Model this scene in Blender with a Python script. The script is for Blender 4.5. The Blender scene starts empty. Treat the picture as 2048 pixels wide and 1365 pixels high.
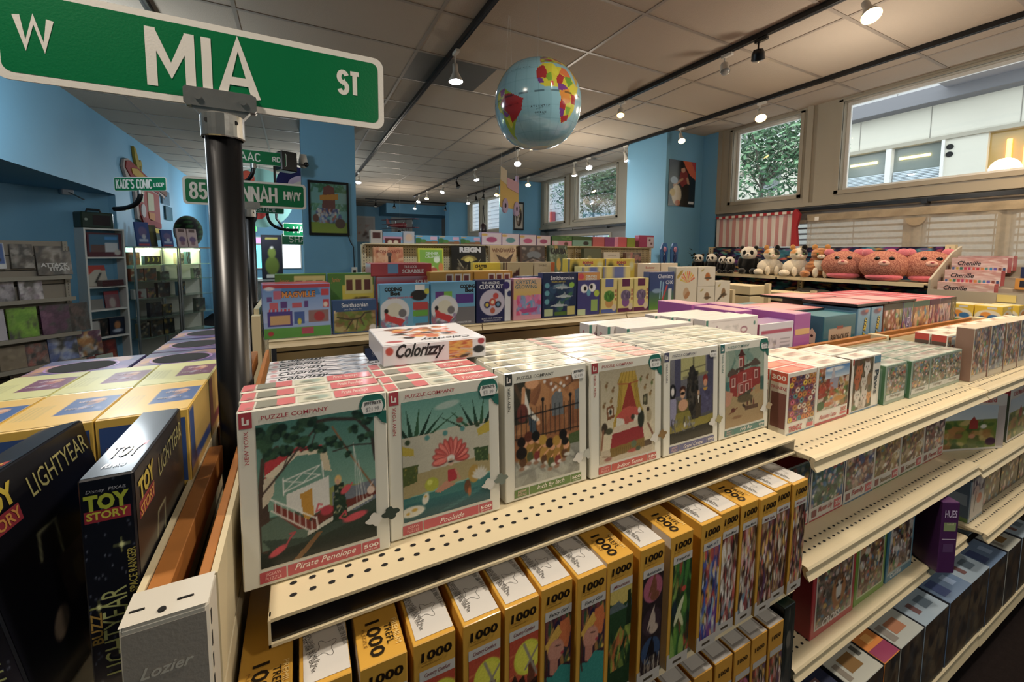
import bpy, math, random
import numpy as np
from mathutils import Vector, Matrix
sc = bpy.context.scene
COL = sc.collection
H = 1.64            # lens height over the floor; z values below are given relative to it
R = math.radians
# ------------------------------------------------------------------ camera
cam_d = bpy.data.cameras.new('camera'); cam = bpy.data.objects.new('camera', cam_d); COL.objects.link(cam)
cam_d.sensor_width = 36; cam_d.lens = 836.2175 / 2048 * 36
cam_d.shift_y = (573.976 - 682.5) / 2048
cam_d.clip_start = .02; cam_d.clip_end = 200
def _cam():
    yaw, pitch, roll = R(27.353), R(-4.6587), R(.34986)
    cy, sy, cp, sp = math.cos(yaw), math.sin(yaw), math.cos(pitch), math.sin(pitch)
    f = Vector((cp*sy, cp*cy, sp)); r = Vector((cy, -sy, 0)); u = r.cross(f)
    c, s = math.cos(roll), math.sin(roll)
    r2 = c*r + s*u; u2 = -s*r + c*u
    m = Matrix((r2, u2, -f)).transposed().to_4x4(); m.translation = (0, 0, H)
    cam.matrix_world = m
_cam(); sc.camera = cam
# ------------------------------------------------------------------ light and exposure
sc.view_settings.view_transform = 'Standard'; sc.view_settings.look = 'None'
sc.view_settings.gamma = 1; sc.view_settings.use_curve_mapping = False
sc.view_settings.exposure = 0.55
W = bpy.data.worlds.new('world'); sc.world = W; W.use_nodes = True
bg = W.node_tree.nodes['Background']; bg.inputs[0].default_value = (.86, .94, 1, 1); bg.inputs[1].default_value = 2.1
def lamp(kind, loc, energy, color, size=.05, spot=None, aim=None, parent=None):
    d = bpy.data.lights.new('lamp_or_fill_light', kind); d.energy = energy; d.color = color
    if kind == 'AREA': d.size = size
    else: d.shadow_soft_size = size
    if kind == 'SPOT': d.spot_size = spot or 1.6; d.spot_blend = .8
    o = bpy.data.objects.new('lamp_or_fill_light', d); COL.objects.link(o); o.location = loc
    if aim is not None:
        o.rotation_euler = (Vector(aim) - Vector(loc)).to_track_quat('-Z', 'Y').to_euler()
    return o
WARM = (1, .74, .46); SOFT = (1, .89, .75); COOL = (.86, .95, 1)
# ------------------------------------------------------------------ colours
def _x(c): return '#'+''.join(q*2 for q in c[1:]) if isinstance(c, str) and len(c) == 4 else c
def lin(c):
    c = _x(c)
    if isinstance(c, str): c = tuple(int(c[i:i+2], 16) for i in (1, 3, 5))
    return tuple(((v/255)/12.92 if v/255 <= .04045 else ((v/255+.055)/1.055)**2.4) for v in c)
def rgb(c):
    c = _x(c)
    if isinstance(c, str): return np.array([int(c[i:i+2], 16) for i in (1, 3, 5)], float)
    return np.array(c, float)
# ------------------------------------------------------------------ materials
MATS = {}
def mat(name, c=None, rough=.5, metal=0, spec=.5, coat=0, noise=0, nscale=8, bump=0, bscale=60, emit=0, attr=False, alpha=1, sheen=0, trans=0):
    if name in MATS: return MATS[name]
    m = bpy.data.materials.new(name); m.use_nodes = True; nt = m.node_tree; N = nt.nodes; L = nt.links
    b = N['Principled BSDF']
    b.inputs['Roughness'].default_value = rough; b.inputs['Metallic'].default_value = metal
    b.inputs['Specular IOR Level'].default_value = spec; b.inputs['Coat Weight'].default_value = coat
    b.inputs['Coat Roughness'].default_value = .12
    if sheen: b.inputs['Sheen Weight'].default_value = sheen
    if trans: b.inputs['Transmission Weight'].default_value = trans
    if alpha < 1: b.inputs['Alpha'].default_value = alpha
    tc = N.new('ShaderNodeTexCoord')
    if attr:
        a = N.new('ShaderNodeAttribute'); a.attribute_name = 'Col'; hs = N.new('ShaderNodeHueSaturation'); hs.inputs['Saturation'].default_value = .93; L.new(a.outputs['Color'], hs.inputs['Color']); src = hs.outputs['Color']
    else:
        rg = N.new('ShaderNodeRGB'); rg.outputs[0].default_value = (*lin(c), 1); src = rg.outputs[0]
    nz = N.new('ShaderNodeTexNoise'); nz.inputs['Scale'].default_value = nscale; nz.inputs['Detail'].default_value = 4
    L.new(tc.outputs['Object'], nz.inputs['Vector'])
    mr = N.new('ShaderNodeMapRange'); mr.inputs[3].default_value = 1-noise; mr.inputs[4].default_value = 1+noise
    L.new(nz.outputs['Fac'], mr.inputs[0])
    mx = N.new('ShaderNodeVectorMath'); mx.operation = 'SCALE'
    L.new(src, mx.inputs[0]); L.new(mr.outputs[0], mx.inputs['Scale'])
    L.new(mx.outputs[0], b.inputs['Base Color'])
    if bump:
        n2 = N.new('ShaderNodeTexNoise'); n2.inputs['Scale'].default_value = bscale; n2.inputs['Detail'].default_value = 3
        L.new(tc.outputs['Object'], n2.inputs['Vector'])
        bp = N.new('ShaderNodeBump'); bp.inputs['Strength'].default_value = bump; bp.inputs['Distance'].default_value = .003
        L.new(n2.outputs['Fac'], bp.inputs['Height']); L.new(bp.outputs[0], b.inputs['Normal'])
    if emit:
        L.new(mx.outputs[0], b.inputs['Emission Color']); b.inputs['Emission Strength'].default_value = emit
    MATS[name] = m; return m
M = dict(
 print=mat('printed_card', attr=True, rough=.38, coat=.25, noise=.03),
 matte=mat('matte_card', attr=True, rough=.75, spec=.2, noise=.04),
 cream=mat('cream_enamel', '#d3c3a0', rough=.42, noise=.05, nscale=5, bump=.04, bscale=220),
 cream2=mat('cream_panel', '#cdbf9d', rough=.55, noise=.06, nscale=3, bump=.05, bscale=160),
 pale=mat('pale_enamel', '#c9c4b8', rough=.4, noise=.05, bump=.05, bscale=200),
 grey=mat('grey_laminate', '#a09788', rough=.6, noise=.05),
 black=mat('black_plastic', '#08080a', rough=.35, noise=.1),
 blacks=mat('black_satin_metal', '#101012', rough=.32, metal=.3, noise=.1),
 dark=mat('dark_void', '#0d0c0c', rough=.8),
 steel=mat('cast_aluminium', '#a9a8a4', rough=.33, metal=.9, noise=.12, nscale=20, bump=.12, bscale=70),
 wood=mat('planed_wood', '#a56a33', rough=.5, noise=.25, nscale=14, bump=.1, bscale=40),
 white=mat('white_enamel', '#dedcd6', rough=.4, noise=.03),
 green=mat('sign_green_sheeting', '#00693c', rough=.3, noise=.05, coat=.3, bump=.1, bscale=300),
 signw=mat('sign_white_sheeting', '#d8d4cc', rough=.4, noise=.04, bump=.08, bscale=300),
 bwall=mat('blue_wall_paint', '#6fa4c3', rough=.6, noise=.04, nscale=2, bump=.12, bscale=90),
 frame=mat('window_frame_paint', '#9f9684', rough=.5, noise=.05, nscale=3, bump=.05),
 band=mat('grey_wall_paint', '#7a7570', rough=.6, noise=.04),
 carpet=mat('dark_carpet', '#1d1716', rough=1, noise=.35, nscale=60, bump=.8, bscale=300, spec=.1),
 plush=mat('plush_fur', attr=True, rough=.95, spec=.1, bump=1.0, bscale=120, sheen=.4, noise=.12, nscale=60),
 rubber=mat('glossy_vinyl', attr=True, rough=.16, coat=.5, noise=.02),
 leaf=mat('leaf_green', attr=True, rough=.5, noise=.2, nscale=3),
 stone=mat('facade_stone', attr=True, rough=.85, noise=.08, nscale=.8, bump=.2, bscale=12),
)
def emis(name, c, s):
    if name in MATS: return MATS[name]
    m = bpy.data.materials.new(name); m.use_nodes = True; nt = m.node_tree
    b = nt.nodes['Principled BSDF']; b.inputs['Base Color'].default_value = (*lin(c), 1)
    n = nt.nodes.new('ShaderNodeTexNoise'); n.inputs['Scale'].default_value = 3
    b.inputs['Emission Color'].default_value = (*lin(c), 1); b.inputs['Emission Strength'].default_value = s
    MATS[name] = m; return m
def glassmat():
    m = bpy.data.materials.new('window_glass'); m.use_nodes = True; nt = m.node_tree; N = nt.nodes; L = nt.links
    N.remove(N['Principled BSDF']); out = N['Material Output']
    t = N.new('ShaderNodeBsdfTransparent'); t.inputs[0].default_value = (.93, .96, .95, 1)
    g = N.new('ShaderNodeBsdfGlossy'); g.inputs['Roughness'].default_value = .02
    lw = N.new('ShaderNodeLayerWeight'); lw.inputs[0].default_value = .25
    mr = N.new('ShaderNodeMapRange'); mr.inputs[3].default_value = .04; mr.inputs[4].default_value = .6
    L.new(lw.outputs['Fresnel'], mr.inputs[0])
    x = N.new('ShaderNodeMixShader'); L.new(mr.outputs[0], x.inputs[0]); L.new(t.outputs[0], x.inputs[1]); L.new(g.outputs[0], x.inputs[2])
    L.new(x.outputs[0], out.inputs[0]); return m
M['glass'] = glassmat()
def sheermat(name, c, tr):
    m = bpy.data.materials.new(name); m.use_nodes = True; nt = m.node_tree; N = nt.nodes; L = nt.links
    N.remove(N['Principled BSDF']); out = N['Material Output']
    t = N.new('ShaderNodeBsdfTransparent'); d = N.new('ShaderNodeBsdfDiffuse'); d.inputs[0].default_value = (*lin(c), 1)
    l2 = N.new('ShaderNodeBsdfTranslucent'); l2.inputs[0].default_value = (*lin(c), 1)
    a = N.new('ShaderNodeMixShader'); a.inputs[0].default_value = .45; L.new(d.outputs[0], a.inputs[1]); L.new(l2.outputs[0], a.inputs[2])
    tc = N.new('ShaderNodeTexCoord'); nz = N.new('ShaderNodeTexNoise'); nz.inputs['Scale'].default_value = 30
    L.new(tc.outputs['Object'], nz.inputs['Vector'])
    mr = N.new('ShaderNodeMapRange'); mr.inputs[3].default_value = 1-tr-.12; mr.inputs[4].default_value = 1-tr+.12; L.new(nz.outputs['Fac'], mr.inputs[0])
    x = N.new('ShaderNodeMixShader'); L.new(mr.outputs[0], x.inputs[0]); L.new(t.outputs[0], x.inputs[1]); L.new(a.outputs[0], x.inputs[2])
    L.new(x.outputs[0], out.inputs[0]); MATS[name] = m; return m
# ------------------------------------------------------------------ mesh builder
_txt = {}
def text_geo(s, bold=0, shear=0, spacing=1.0):
    k = (s, bold, shear, spacing)
    if k in _txt: return _txt[k]
    c = bpy.data.curves.new('t', 'FONT'); c.body = s; c.align_x = 'LEFT'; c.offset = bold; c.shear = shear
    c.resolution_u = 2; c.space_character = spacing; c.fill_mode = 'FRONT'
    o = bpy.data.objects.new('t', c); COL.objects.link(o)
    dg = bpy.context.evaluated_depsgraph_get(); me = bpy.data.meshes.new_from_object(o.evaluated_get(dg))
    v = np.array([(p.co.x, p.co.y) for p in me.vertices]) if len(me.vertices) else np.zeros((0, 2))
    f = [tuple(p.vertices) for p in me.polygons]
    bpy.data.objects.remove(o); bpy.data.curves.remove(c); bpy.data.meshes.remove(me)
    if len(v):
        v = v - v.min(0); w = v[:, 0].max(); v = v / max(1e-6, .72)
        _txt[k] = (v, f, w/.72)
    else: _txt[k] = (v, f, 1)
    return _txt[k]
class MB:
    def __init__(s): s.v = []; s.f = []; s.c = []; s.m = []
    def add(s, vs, fs, c=(.8, .8, .8), m=0):
        n = len(s.v); s.v += [tuple(map(float, p)) for p in vs]
        for f in fs:
            s.f.append(tuple(i+n for i in f)); s.m.append(m); s.c.append([c]*len(f))
        return s
    def quad(s, a, b, c_, d, c=(.8, .8, .8), m=0): return s.add([a, b, c_, d], [(0, 1, 2, 3)], c, m)
    def box(s, x0, x1, y0, y1, z0, z1, c=(.8, .8, .8), m=0, ch=0):
        if not ch:
            v = [(x, y, z) for z in (z0, z1) for y in (y0, y1) for x in (x0, x1)]
            return s.add(v, [(0, 2, 3, 1), (4, 5, 7, 6), (0, 1, 5, 4), (2, 6, 7, 3), (0, 4, 6, 2), (1, 3, 7, 5)], c, m)
        vs = []; ix = {}
        for i, (x, sx) in enumerate(((x0, 1), (x1, -1))):
            for j, (y, sy) in enumerate(((y0, 1), (y1, -1))):
                for k, (z, sz) in enumerate(((z0, 1), (z1, -1))):
                    ix[i, j, k] = len(vs)
                    vs += [(x, y+sy*ch, z+sz*ch), (x+sx*ch, y, z+sz*ch), (x+sx*ch, y+sy*ch, z)]
        I = lambda i, j, k, a: ix[i, j, k]+a
        F = [(I(0,0,0,0), I(0,0,1,0), I(0,1,1,0), I(0,1,0,0)), (I(1,0,0,0), I(1,1,0,0), I(1,1,1,0), I(1,0,1,0)),
             (I(0,0,0,1), I(1,0,0,1), I(1,0,1,1), I(0,0,1,1)), (I(0,1,0,1), I(0,1,1,1), I(1,1,1,1), I(1,1,0,1)),
             (I(0,0,0,2), I(0,1,0,2), I(1,1,0,2), I(1,0,0,2)), (I(0,0,1,2), I(1,0,1,2), I(1,1,1,2), I(0,1,1,2))]
        for k in (0, 1):
            for j in (0, 1): F.append((I(0,j,k,1), I(1,j,k,1), I(1,j,k,2), I(0,j,k,2)))
            for i in (0, 1): F.append((I(i,0,k,0), I(i,1,k,0), I(i,1,k,2), I(i,0,k,2)))
        for j in (0, 1):
            for i in (0, 1): F.append((I(i,j,0,0), I(i,j,1,0), I(i,j,1,1), I(i,j,0,1)))
        for i in (0, 1):
            for j in (0, 1):
                for k in (0, 1): F.append((I(i,j,k,0), I(i,j,k,1), I(i,j,k,2)))
        return s.add(vs, F, c, m)
    def prism(s, pts, axis, a, b, c=(.8, .8, .8), m=0):
        # pts: outline in the two other axes (order x,y,z without axis)
        def mk(p, t):
            q = list(p); q.insert(axis, t); return tuple(q)
        n = len(pts); vs = [mk(p, a) for p in pts] + [mk(p, b) for p in pts]
        fs = [tuple(range(n))[::-1], tuple(range(n, 2*n))] + [(i, (i+1) % n, n+(i+1) % n, n+i) for i in range(n)]
        return s.add(vs, fs, c, m)
    def cyl(s, p0, p1, r0, r1=None, n=16, c=(.8, .8, .8), m=0, caps=True):
        r1 = r0 if r1 is None else r1; p0 = Vector(p0); p1 = Vector(p1); d = (p1-p0).normalized()
        a = d.orthogonal().normalized(); b = d.cross(a); vs = []
        for p, r in ((p0, r0), (p1, r1)):
            for i in range(n):
                t = 2*math.pi*i/n; vs.append(p+(a*math.cos(t)+b*math.sin(t))*r)
        fs = [(i, (i+1) % n, n+(i+1) % n, n+i) for i in range(n)]
        if caps: fs += [tuple(range(n))[::-1], tuple(range(n, 2*n))]
        return s.add(vs, fs, c, m)
    def tube(s, pts, r, n=8, c=(.8, .8, .8), m=0):
        pts = [Vector(p) for p in pts]
        rs = r if isinstance(r, (list, tuple)) else [r]*len(pts); vs = []; a = None
        for i, p in enumerate(pts):
            d = (pts[min(i+1, len(pts)-1)]-pts[max(i-1, 0)]).normalized()
            a = d.orthogonal().normalized() if a is None else (a-d*a.dot(d)).normalized()
            b = d.cross(a)
            for k in range(n):
                t = 2*math.pi*k/n; vs.append(p+(a*math.cos(t)+b*math.sin(t))*rs[i])
        fs = [(i*n+k, i*n+(k+1) % n, (i+1)*n+(k+1) % n, (i+1)*n+k) for i in range(len(pts)-1) for k in range(n)]
        fs += [tuple(range(n))[::-1], tuple(range((len(pts)-1)*n, len(pts)*n))]
        return s.add(vs, fs, c, m)
    def lathe(s, prof, o=(0, 0, 0), n=20, c=(.8, .8, .8), m=0, sx=1, sy=1, cf=None):
        vs = [(o[0]+r*sx*math.cos(2*math.pi*i/n), o[1]+r*sy*math.sin(2*math.pi*i/n), o[2]+z) for r, z in prof for i in range(n)]
        k = len(s.v); s.v += vs
        for j in range(len(prof)-1):
            for i in range(n):
                f = (j*n+i, j*n+(i+1) % n, (j+1)*n+(i+1) % n, (j+1)*n+i)
                s.f.append(tuple(q+k for q in f)); s.m.append(m); s.c.append([cf(vs[q]) if cf else c for q in f])
        return s
    def ball(s, o, r, c=(.8, .8, .8), m=0, n=16, h=10, cf=None):
        rx, ry, rz = (r, r, r) if not isinstance(r, (tuple, list)) else r
        k = len(s.v); vs = []
        for j in range(h+1):
            t = math.pi*j/h
            for i in range(n):
                a = 2*math.pi*i/n; vs.append((o[0]+rx*math.sin(t)*math.cos(a), o[1]+ry*math.sin(t)*math.sin(a), o[2]-rz*math.cos(t)))
        s.v += vs
        for j in range(h):
            for i in range(n):
                f = (j*n+i, j*n+(i+1) % n, (j+1)*n+(i+1) % n, (j+1)*n+i)
                s.f.append(tuple(q+k for q in f)); s.m.append(m); s.c.append([cf(vs[q]) if cf else c for q in f])
        return s
    def grid(s, o, ux, uy, cv, m=0):
        # printed picture: a fine grid whose corners carry the print colours
        o = Vector(o); ux = Vector(ux); uy = Vector(uy); im = cv.lin(); h, w = im.shape[:2]; k = len(s.v)
        for j in range(h):
            for i in range(w): s.v.append(tuple(o+ux*(i/(w-1))+uy*(j/(h-1))))
        fl = [[tuple(im[j, i]) for i in range(w)] for j in range(h)]
        for j in range(h-1):
            for i in range(w-1):
                a = k+j*w+i; s.f.append((a, a+1, a+w+1, a+w)); s.m.append(m)
                s.c.append([fl[j][i], fl[j][i+1], fl[j+1][i+1], fl[j+1][i]])
        return s
    def text(s, st, o, ux, uy, h, c, w=None, bold=0, shear=0, center=True, m=0, spacing=1.0):
        v, f, tw = text_geo(st, bold, shear, spacing)
        if not len(v): return s
        ux = Vector(ux).normalized(); uy = Vector(uy).normalized(); o = Vector(o)
        sx = (w/tw) if w else h; sy = h
        ox = -tw*sx/2 if center else 0; oy = -h/2 if center else 0
        return s.add([o+ux*(p[0]*sx+ox)+uy*(p[1]*sy+oy) for p in v], f, c, m)
    def mesh(s, name, mats):
        me = bpy.data.meshes.new(name); me.from_pydata(s.v, [], s.f)
        for q in mats: me.materials.append(q)
        me.polygons.foreach_set('material_index', s.m)
        at = me.color_attributes.new('Col', 'FLOAT_COLOR', 'CORNER')
        arr = np.ones((sum(len(f) for f in s.f), 4), np.float32)
        arr[:, :3] = np.array([q for f in s.c for q in f], np.float32).reshape(-1, 3)
        at.data.foreach_set('color', arr.ravel()); me.update(); return me
    def build(s, name, mats, parent=None, smooth=False, loc=None):
        if not isinstance(mats, (list, tuple)): mats = [mats]
        me = s.mesh(name, mats)
        if smooth: me.polygons.foreach_set('use_smooth', [True]*len(me.polygons))
        o = bpy.data.objects.new(name, me); COL.objects.link(o)
        if parent: o.parent = parent
        if loc: o.location = loc
        return o
def tag(o, label=None, cat=None, group=None, kind=None):
    if label: o['label'] = label
    if cat: o['category'] = cat
    if group: o['group'] = group
    if kind: o['kind'] = kind
    return o
def thing(name, label, cat, loc=(0, 0, 0), rz=0, group=None):
    o = bpy.data.objects.new(name, None); COL.objects.link(o); o.empty_display_size = .05
    o.location = (loc[0], loc[1], loc[2]+H); o.rotation_euler = (0, 0, rz); return tag(o, label, cat, group)
def struct(name, mb, m):
    o = mb.build(name, m); return tag(o, kind='structure')
def copy_tree(o, loc=None, rz=None, label=None, group=None, parent=None, rot=None):
    c = o.copy(); COL.objects.link(c)
    if parent: c.parent = parent
    if loc is not None: c.location = (loc[0], loc[1], loc[2]+H)
    if rz is not None: c.rotation_euler = (c.rotation_euler[0], c.rotation_euler[1], rz)
    if rot is not None: c.rotation_euler = rot
    if label: c['label'] = label
    if group: c['group'] = group
    for ch in list(o.children): copy_tree(ch, parent=c)
    return c
ORD = ['front', 'second', 'third', 'fourth', 'fifth', 'sixth', 'seventh', 'eighth', 'ninth', 'tenth']
# ------------------------------------------------------------------ print canvas
class Cv:
    def __init__(s, w, h, bgc='#ffffff'):
        s.w, s.h = w, h; s.a = np.zeros((h, w, 3)); s.a[:] = rgb(bgc)
        s.X, s.Y = np.meshgrid((np.arange(w)+.5)/w, (np.arange(h)+.5)/h); s.asp = w/h
    def lin(s):
        a = np.clip(s.a, 0, 255)/255; return np.where(a <= .04045, a/12.92, ((a+.055)/1.055)**2.4)
    def put(s, mask, c, al=1):
        k = (mask*al)[..., None]; s.a = s.a*(1-k)+rgb(c)*k; return s
    def rect(s, x0, y0, x1, y1, c, al=1): return s.put((s.X >= x0) & (s.X <= x1) & (s.Y >= y0) & (s.Y <= y1), c, al)
    def ell(s, cx, cy, rx, ry, c, rot=0, al=1):
        dx = s.X-cx; dy = s.Y-cy
        if rot:
            ca, sa = math.cos(rot), math.sin(rot); dx, dy = dx*ca+dy*sa, -dx*sa+dy*ca
        q = np.sqrt((dx/rx)**2+(dy/ry)**2); e = 1.2/(min(rx*s.w, ry*s.h)+.01)
        return s.put(np.clip((1+e/2-q)/e, 0, 1), c, al)
    def poly(s, pts, c, al=1):
        m = np.zeros(s.X.shape, bool); n = len(pts)
        for i in range(n):
            (x0, y0), (x1, y1) = pts[i], pts[(i+1) % n]
            if y0 == y1: continue
            cr = ((y0 > s.Y) != (y1 > s.Y)) & (s.X < (x1-x0)*(s.Y-y0)/(y1-y0)+x0); m ^= cr
        return s.put(m, c, al)
    def line(s, pts, wd, c, al=1):
        # wd in fraction of the width
        for i in range(len(pts)-1):
            (x0, y0), (x1, y1) = pts[i], pts[i+1]; k = 1/s.asp
            dx, dy = x1-x0, (y1-y0)*k; L2 = dx*dx+dy*dy+1e-9
            t = np.clip(((s.X-x0)*dx+(s.Y-y0)*k*dy)/L2, 0, 1)
            d = np.hypot(s.X-x0-t*dx, (s.Y-y0)*k-t*dy)
            s.put(np.clip((wd/2+.5/s.w-d)*s.w, 0, 1), c, al)
        return s
    def grad(s, x0, y0, x1, y1, c0, c1):
        m = ((s.X >= x0) & (s.X <= x1) & (s.Y >= y0) & (s.Y <= y1))[..., None]
        t = np.clip((s.Y-y0)/(y1-y0), 0, 1)[..., None]; s.a = np.where(m, rgb(c0)*(1-t)+rgb(c1)*t, s.a); return s
    def busy(s, seed, pal, n=120, x0=0, y0=0, x1=1, y1=1, big=.12, small=.02):
        r = random.Random(seed); m0 = (s.X >= x0) & (s.X <= x1) & (s.Y >= y0) & (s.Y <= y1); keep = s.a.copy()
        for i in range(n):
            f = big*(1-i/n)+small*(i/n); cx = r.uniform(x0, x1); cy = r.uniform(y0, y1)
            s.ell(cx, cy, f*r.uniform(.5, 1.6)*(x1-x0), f*r.uniform(.5, 1.6)*(y1-y0), r.choice(pal), r.uniform(0, 3), r.uniform(.5, 1))
        s.a = np.where(m0[..., None], s.a, keep); return s
    def speck(s, seed, amp, x0=0, y0=0, x1=1, y1=1):
        r = np.random.RandomState(seed); m = ((s.X >= x0) & (s.X <= x1) & (s.Y >= y0) & (s.Y <= y1))[..., None]
        s.a = s.a + m*(r.rand(s.h, s.w, 1)-.5)*2*amp; return s
# ------------------------------------------------------------------ boxed goods
def product(key, w, d, h, col='#e8e4d8', faces={}, arts={}, texts=(), ch=.0012, rects=(), mats=None, under=()):
    """mesh of one box, origin at the middle of its base; front is -Y"""
    mb = MB(); x0, x1, y0, y1 = -w/2, w/2, -d/2, d/2; c = lin(col); mb.box(x0, x1, y0, y1, 0, h, c, 0, ch)
    e = .0004; q = ch
    fr = dict(F=((x0, y0-e, 0), (1, 0, 0), (0, 0, 1), w, h), T=((x0, y0, h+e), (1, 0, 0), (0, 1, 0), w, d),
              L=((x0-e, y1, 0), (0, -1, 0), (0, 0, 1), d, h), R=((x1+e, y0, 0), (0, 1, 0), (0, 0, 1), d, h))
    def P(f, u, v, l=0):
        o, ux, uy, a, b = fr[f]; n = Vector(ux).cross(Vector(uy)); return Vector(o)+Vector(ux)*u*a+Vector(uy)*v*b+n*l
    def rc(f, u0, v0, u1, v1, cc, l=0):
        o, ux, uy, a, b = fr[f]; mu, mv = q/a, q/b; u0, u1 = max(u0, mu), min(u1, 1-mu); v0, v1 = max(v0, mv), min(v1, 1-mv)
        mb.quad(P(f, u0, v0, l), P(f, u1, v0, l), P(f, u1, v1, l), P(f, u0, v1, l), lin(cc))
    for f, cc in faces.items(): rc(f, 0, 0, 1, 1, cc)
    for i, r in enumerate(under): rc(r[0], *r[1:6], l=.00008+.00003*i)
    for f, a in arts.items():
        cv, u0, v0, u1, v1 = a if isinstance(a, tuple) else (a, 0, 0, 1, 1)
        o, ux, uy, A, B = fr[f]; mu, mv = q/A, q/B; u0, u1 = max(u0, mu), min(u1, 1-mu); v0, v1 = max(v0, mv), min(v1, 1-mv)
        mb.grid(P(f, u0, v0, .0002), Vector(ux)*A*(u1-u0), Vector(uy)*B*(v1-v0), cv)
    for i, r in enumerate(rects): rc(r[0], *r[1:6], l=.0003+.00003*i)
    for ti, t in enumerate(texts):
        f, st, u, v, hh, cc = t[:6]; o = t[6] if len(t) > 6 else {}
        F = fr[f]; ux, uy = Vector(F[1]), Vector(F[2]); a = o.get('rot', 0)
        if a: n = ux.cross(uy); ux, uy = Matrix.Rotation(a, 3, n) @ ux, Matrix.Rotation(a, 3, n) @ uy
        mb.text(st, P(f, u, v, .0009+.00002*ti), ux, uy, hh*F[4], lin(cc), w=o['w']*F[3] if 'w' in o else None, bold=o.get('b', 0), shear=o.get('s', 0))
    return mb.mesh(key, mats or [M['print']])
def place(me, x, y, z, label, cat='box', group=None, name='puzzle_box', rz=0, rx=0, ry=0):
    o = bpy.data.objects.new(name, me); COL.objects.link(o); o.location = (x, y, z+H); o.rotation_euler = (rx, ry, rz)
    return tag(o, label, cat, group)

# highway style stroke lettering for the street signs
def _arc(cx, cy, rx, ry, a0, a1, n=8): return [(cx+rx*math.cos(R(a0+(a1-a0)*k/n)), cy+ry*math.sin(R(a0+(a1-a0)*k/n))) for k in range(n+1)]
SF = {'A': (.62, [[(0, 0), (.31, 1), (.62, 0)], [(.12, .3), (.5, .3)]]), 'C': (.56, [_arc(.28, .7, .25, .27, 20, 180)+_arc(.28, .3, .25, .27, 180, 340)]), 'D': (.56, [[(.03, 0), (.03, 1)], [(.03, .97), (.25, .97)]+_arc(.25, .7, .28, .27, 90, 0)+_arc(.25, .3, .28, .27, 0, -90)+[(.03, .03)]]),
 'E': (.48, [[(.03, 0), (.03, 1)], [(.03, .97), (.46, .97)], [(.03, .5), (.4, .5)], [(.03, .03), (.46, .03)]]), 'H': (.58, [[(.03, 0), (.03, 1)], [(.55, 0), (.55, 1)], [(.03, .5), (.55, .5)]]), 'I': (.14, [[(.07, 0), (.07, 1)]]), 'J': (.44, [[(.4, 1), (.4, .25)]+_arc(.2, .25, .2, .22, 0, -180)]),
 'K': (.56, [[(.03, 0), (.03, 1)], [(.52, 1), (.03, .42)], [(.2, .6), (.55, 0)]]), 'L': (.46, [[(.03, 1), (.03, .03), (.45, .03)]]), 'M': (.70, [[(.04, 0), (.04, 1)], [(.04, .96), (.35, .3), (.66, .96)], [(.66, 1), (.66, 0)]]), 'N': (.58, [[(.03, 0), (.03, 1)], [(.03, .97), (.55, .03)], [(.55, 1), (.55, 0)]]),
 'O': (.58, [_arc(.29, .7, .26, .27, 0, 180)+_arc(.29, .3, .26, .27, 180, 360)+[(.55, .7)]]), 'P': (.54, [[(.03, 0), (.03, 1)], [(.03, .97), (.3, .97)]+_arc(.3, .74, .21, .23, 90, -90)+[(.03, .51)]]), 'R': (.56, [[(.03, 0), (.03, 1)], [(.03, .97), (.3, .97)]+_arc(.3, .74, .21, .23, 90, -90)+[(.03, .51)], [(.3, .5), (.54, 0)]]),
 'S': (.54, [_arc(.27, .74, .23, .23, 20, 270, 12)+_arc(.27, .27, .23, .24, 90, -160, 12)]), 'T': (.52, [[(0, .97), (.52, .97)], [(.26, .97), (.26, 0)]]), 'U': (.56, [[(.03, 1), (.03, .28)]+_arc(.28, .28, .25, .25, 180, 360)+[(.53, 1)]]), 'W': (.84, [[(0, 1), (.19, 0), (.42, .95), (.65, 0), (.84, 1)]]), 'Y': (.58, [[(0, 1), (.29, .45), (.58, 1)], [(.29, .45), (.29, 0)]]),
 '8': (.52, [_arc(.26, .75, .2, .22, 0, 360, 14), _arc(.26, .27, .23, .25, 0, 360, 14)]), '5': (.52, [[(.46, .97), (.07, .97), (.05, .52)]+_arc(.26, .3, .23, .27, 130, -160, 12)]), "'": (.12, [[(.06, 1), (.06, .78)]]), ' ': (.3, [])}
def hwy(mb, st, x, z, h, w, th=.13, y=-.0022):
    kk = 0; gap = .17; tot = sum(SF[c][0] for c in st)+gap*(len(st)-1); sx = (w/tot) if w else h*.8; px_ = x-tot*sx/2
    for c in st:
        wd, strokes = SF[c]
        for s_ in strokes:
            q = [Vector((px_+a*sx, z-h/2+b*h)) for a, b in s_]; t = th*h/2*1.0
            n_ = len(q); nn = []
            for i in range(n_):
                a = q[max(0, i-1)]; b = q[min(n_-1, i+1)]
                if 0 < i < n_-1:
                    d1 = (q[i]-a).normalized(); d2 = (b-q[i]).normalized(); m = Vector((-(d1+d2).y, (d1+d2).x)); m = m.normalized() if m.length > .01 else Vector((-d1.y, d1.x)); k = 1/max(.35, m.dot(Vector((-d1.y, d1.x)))); nn.append(m*t*min(k, 1.9))
                else: d = (b-a).normalized(); nn.append(Vector((-d.y, d.x))*t)
            kk += 1
            for i in range(n_-1): mb.quad(*[(p.x, y-kk*.00009, p.y) for p in (q[i]-nn[i], q[i+1]-nn[i+1], q[i+1]+nn[i+1], q[i]+nn[i])], (1, 1, 1))
        px_ += (wd+gap)*sx
    return mb
# ================================================================== the room
CE = 1.6
WX = 5.02
def sbox(name, bs, m, c='#ffffff'):
    mb = MB()
    for b in bs: mb.box(b[0], b[1], b[2], b[3], b[4]+H, b[5]+H, lin(c))
    return struct(name, mb, m)
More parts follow.
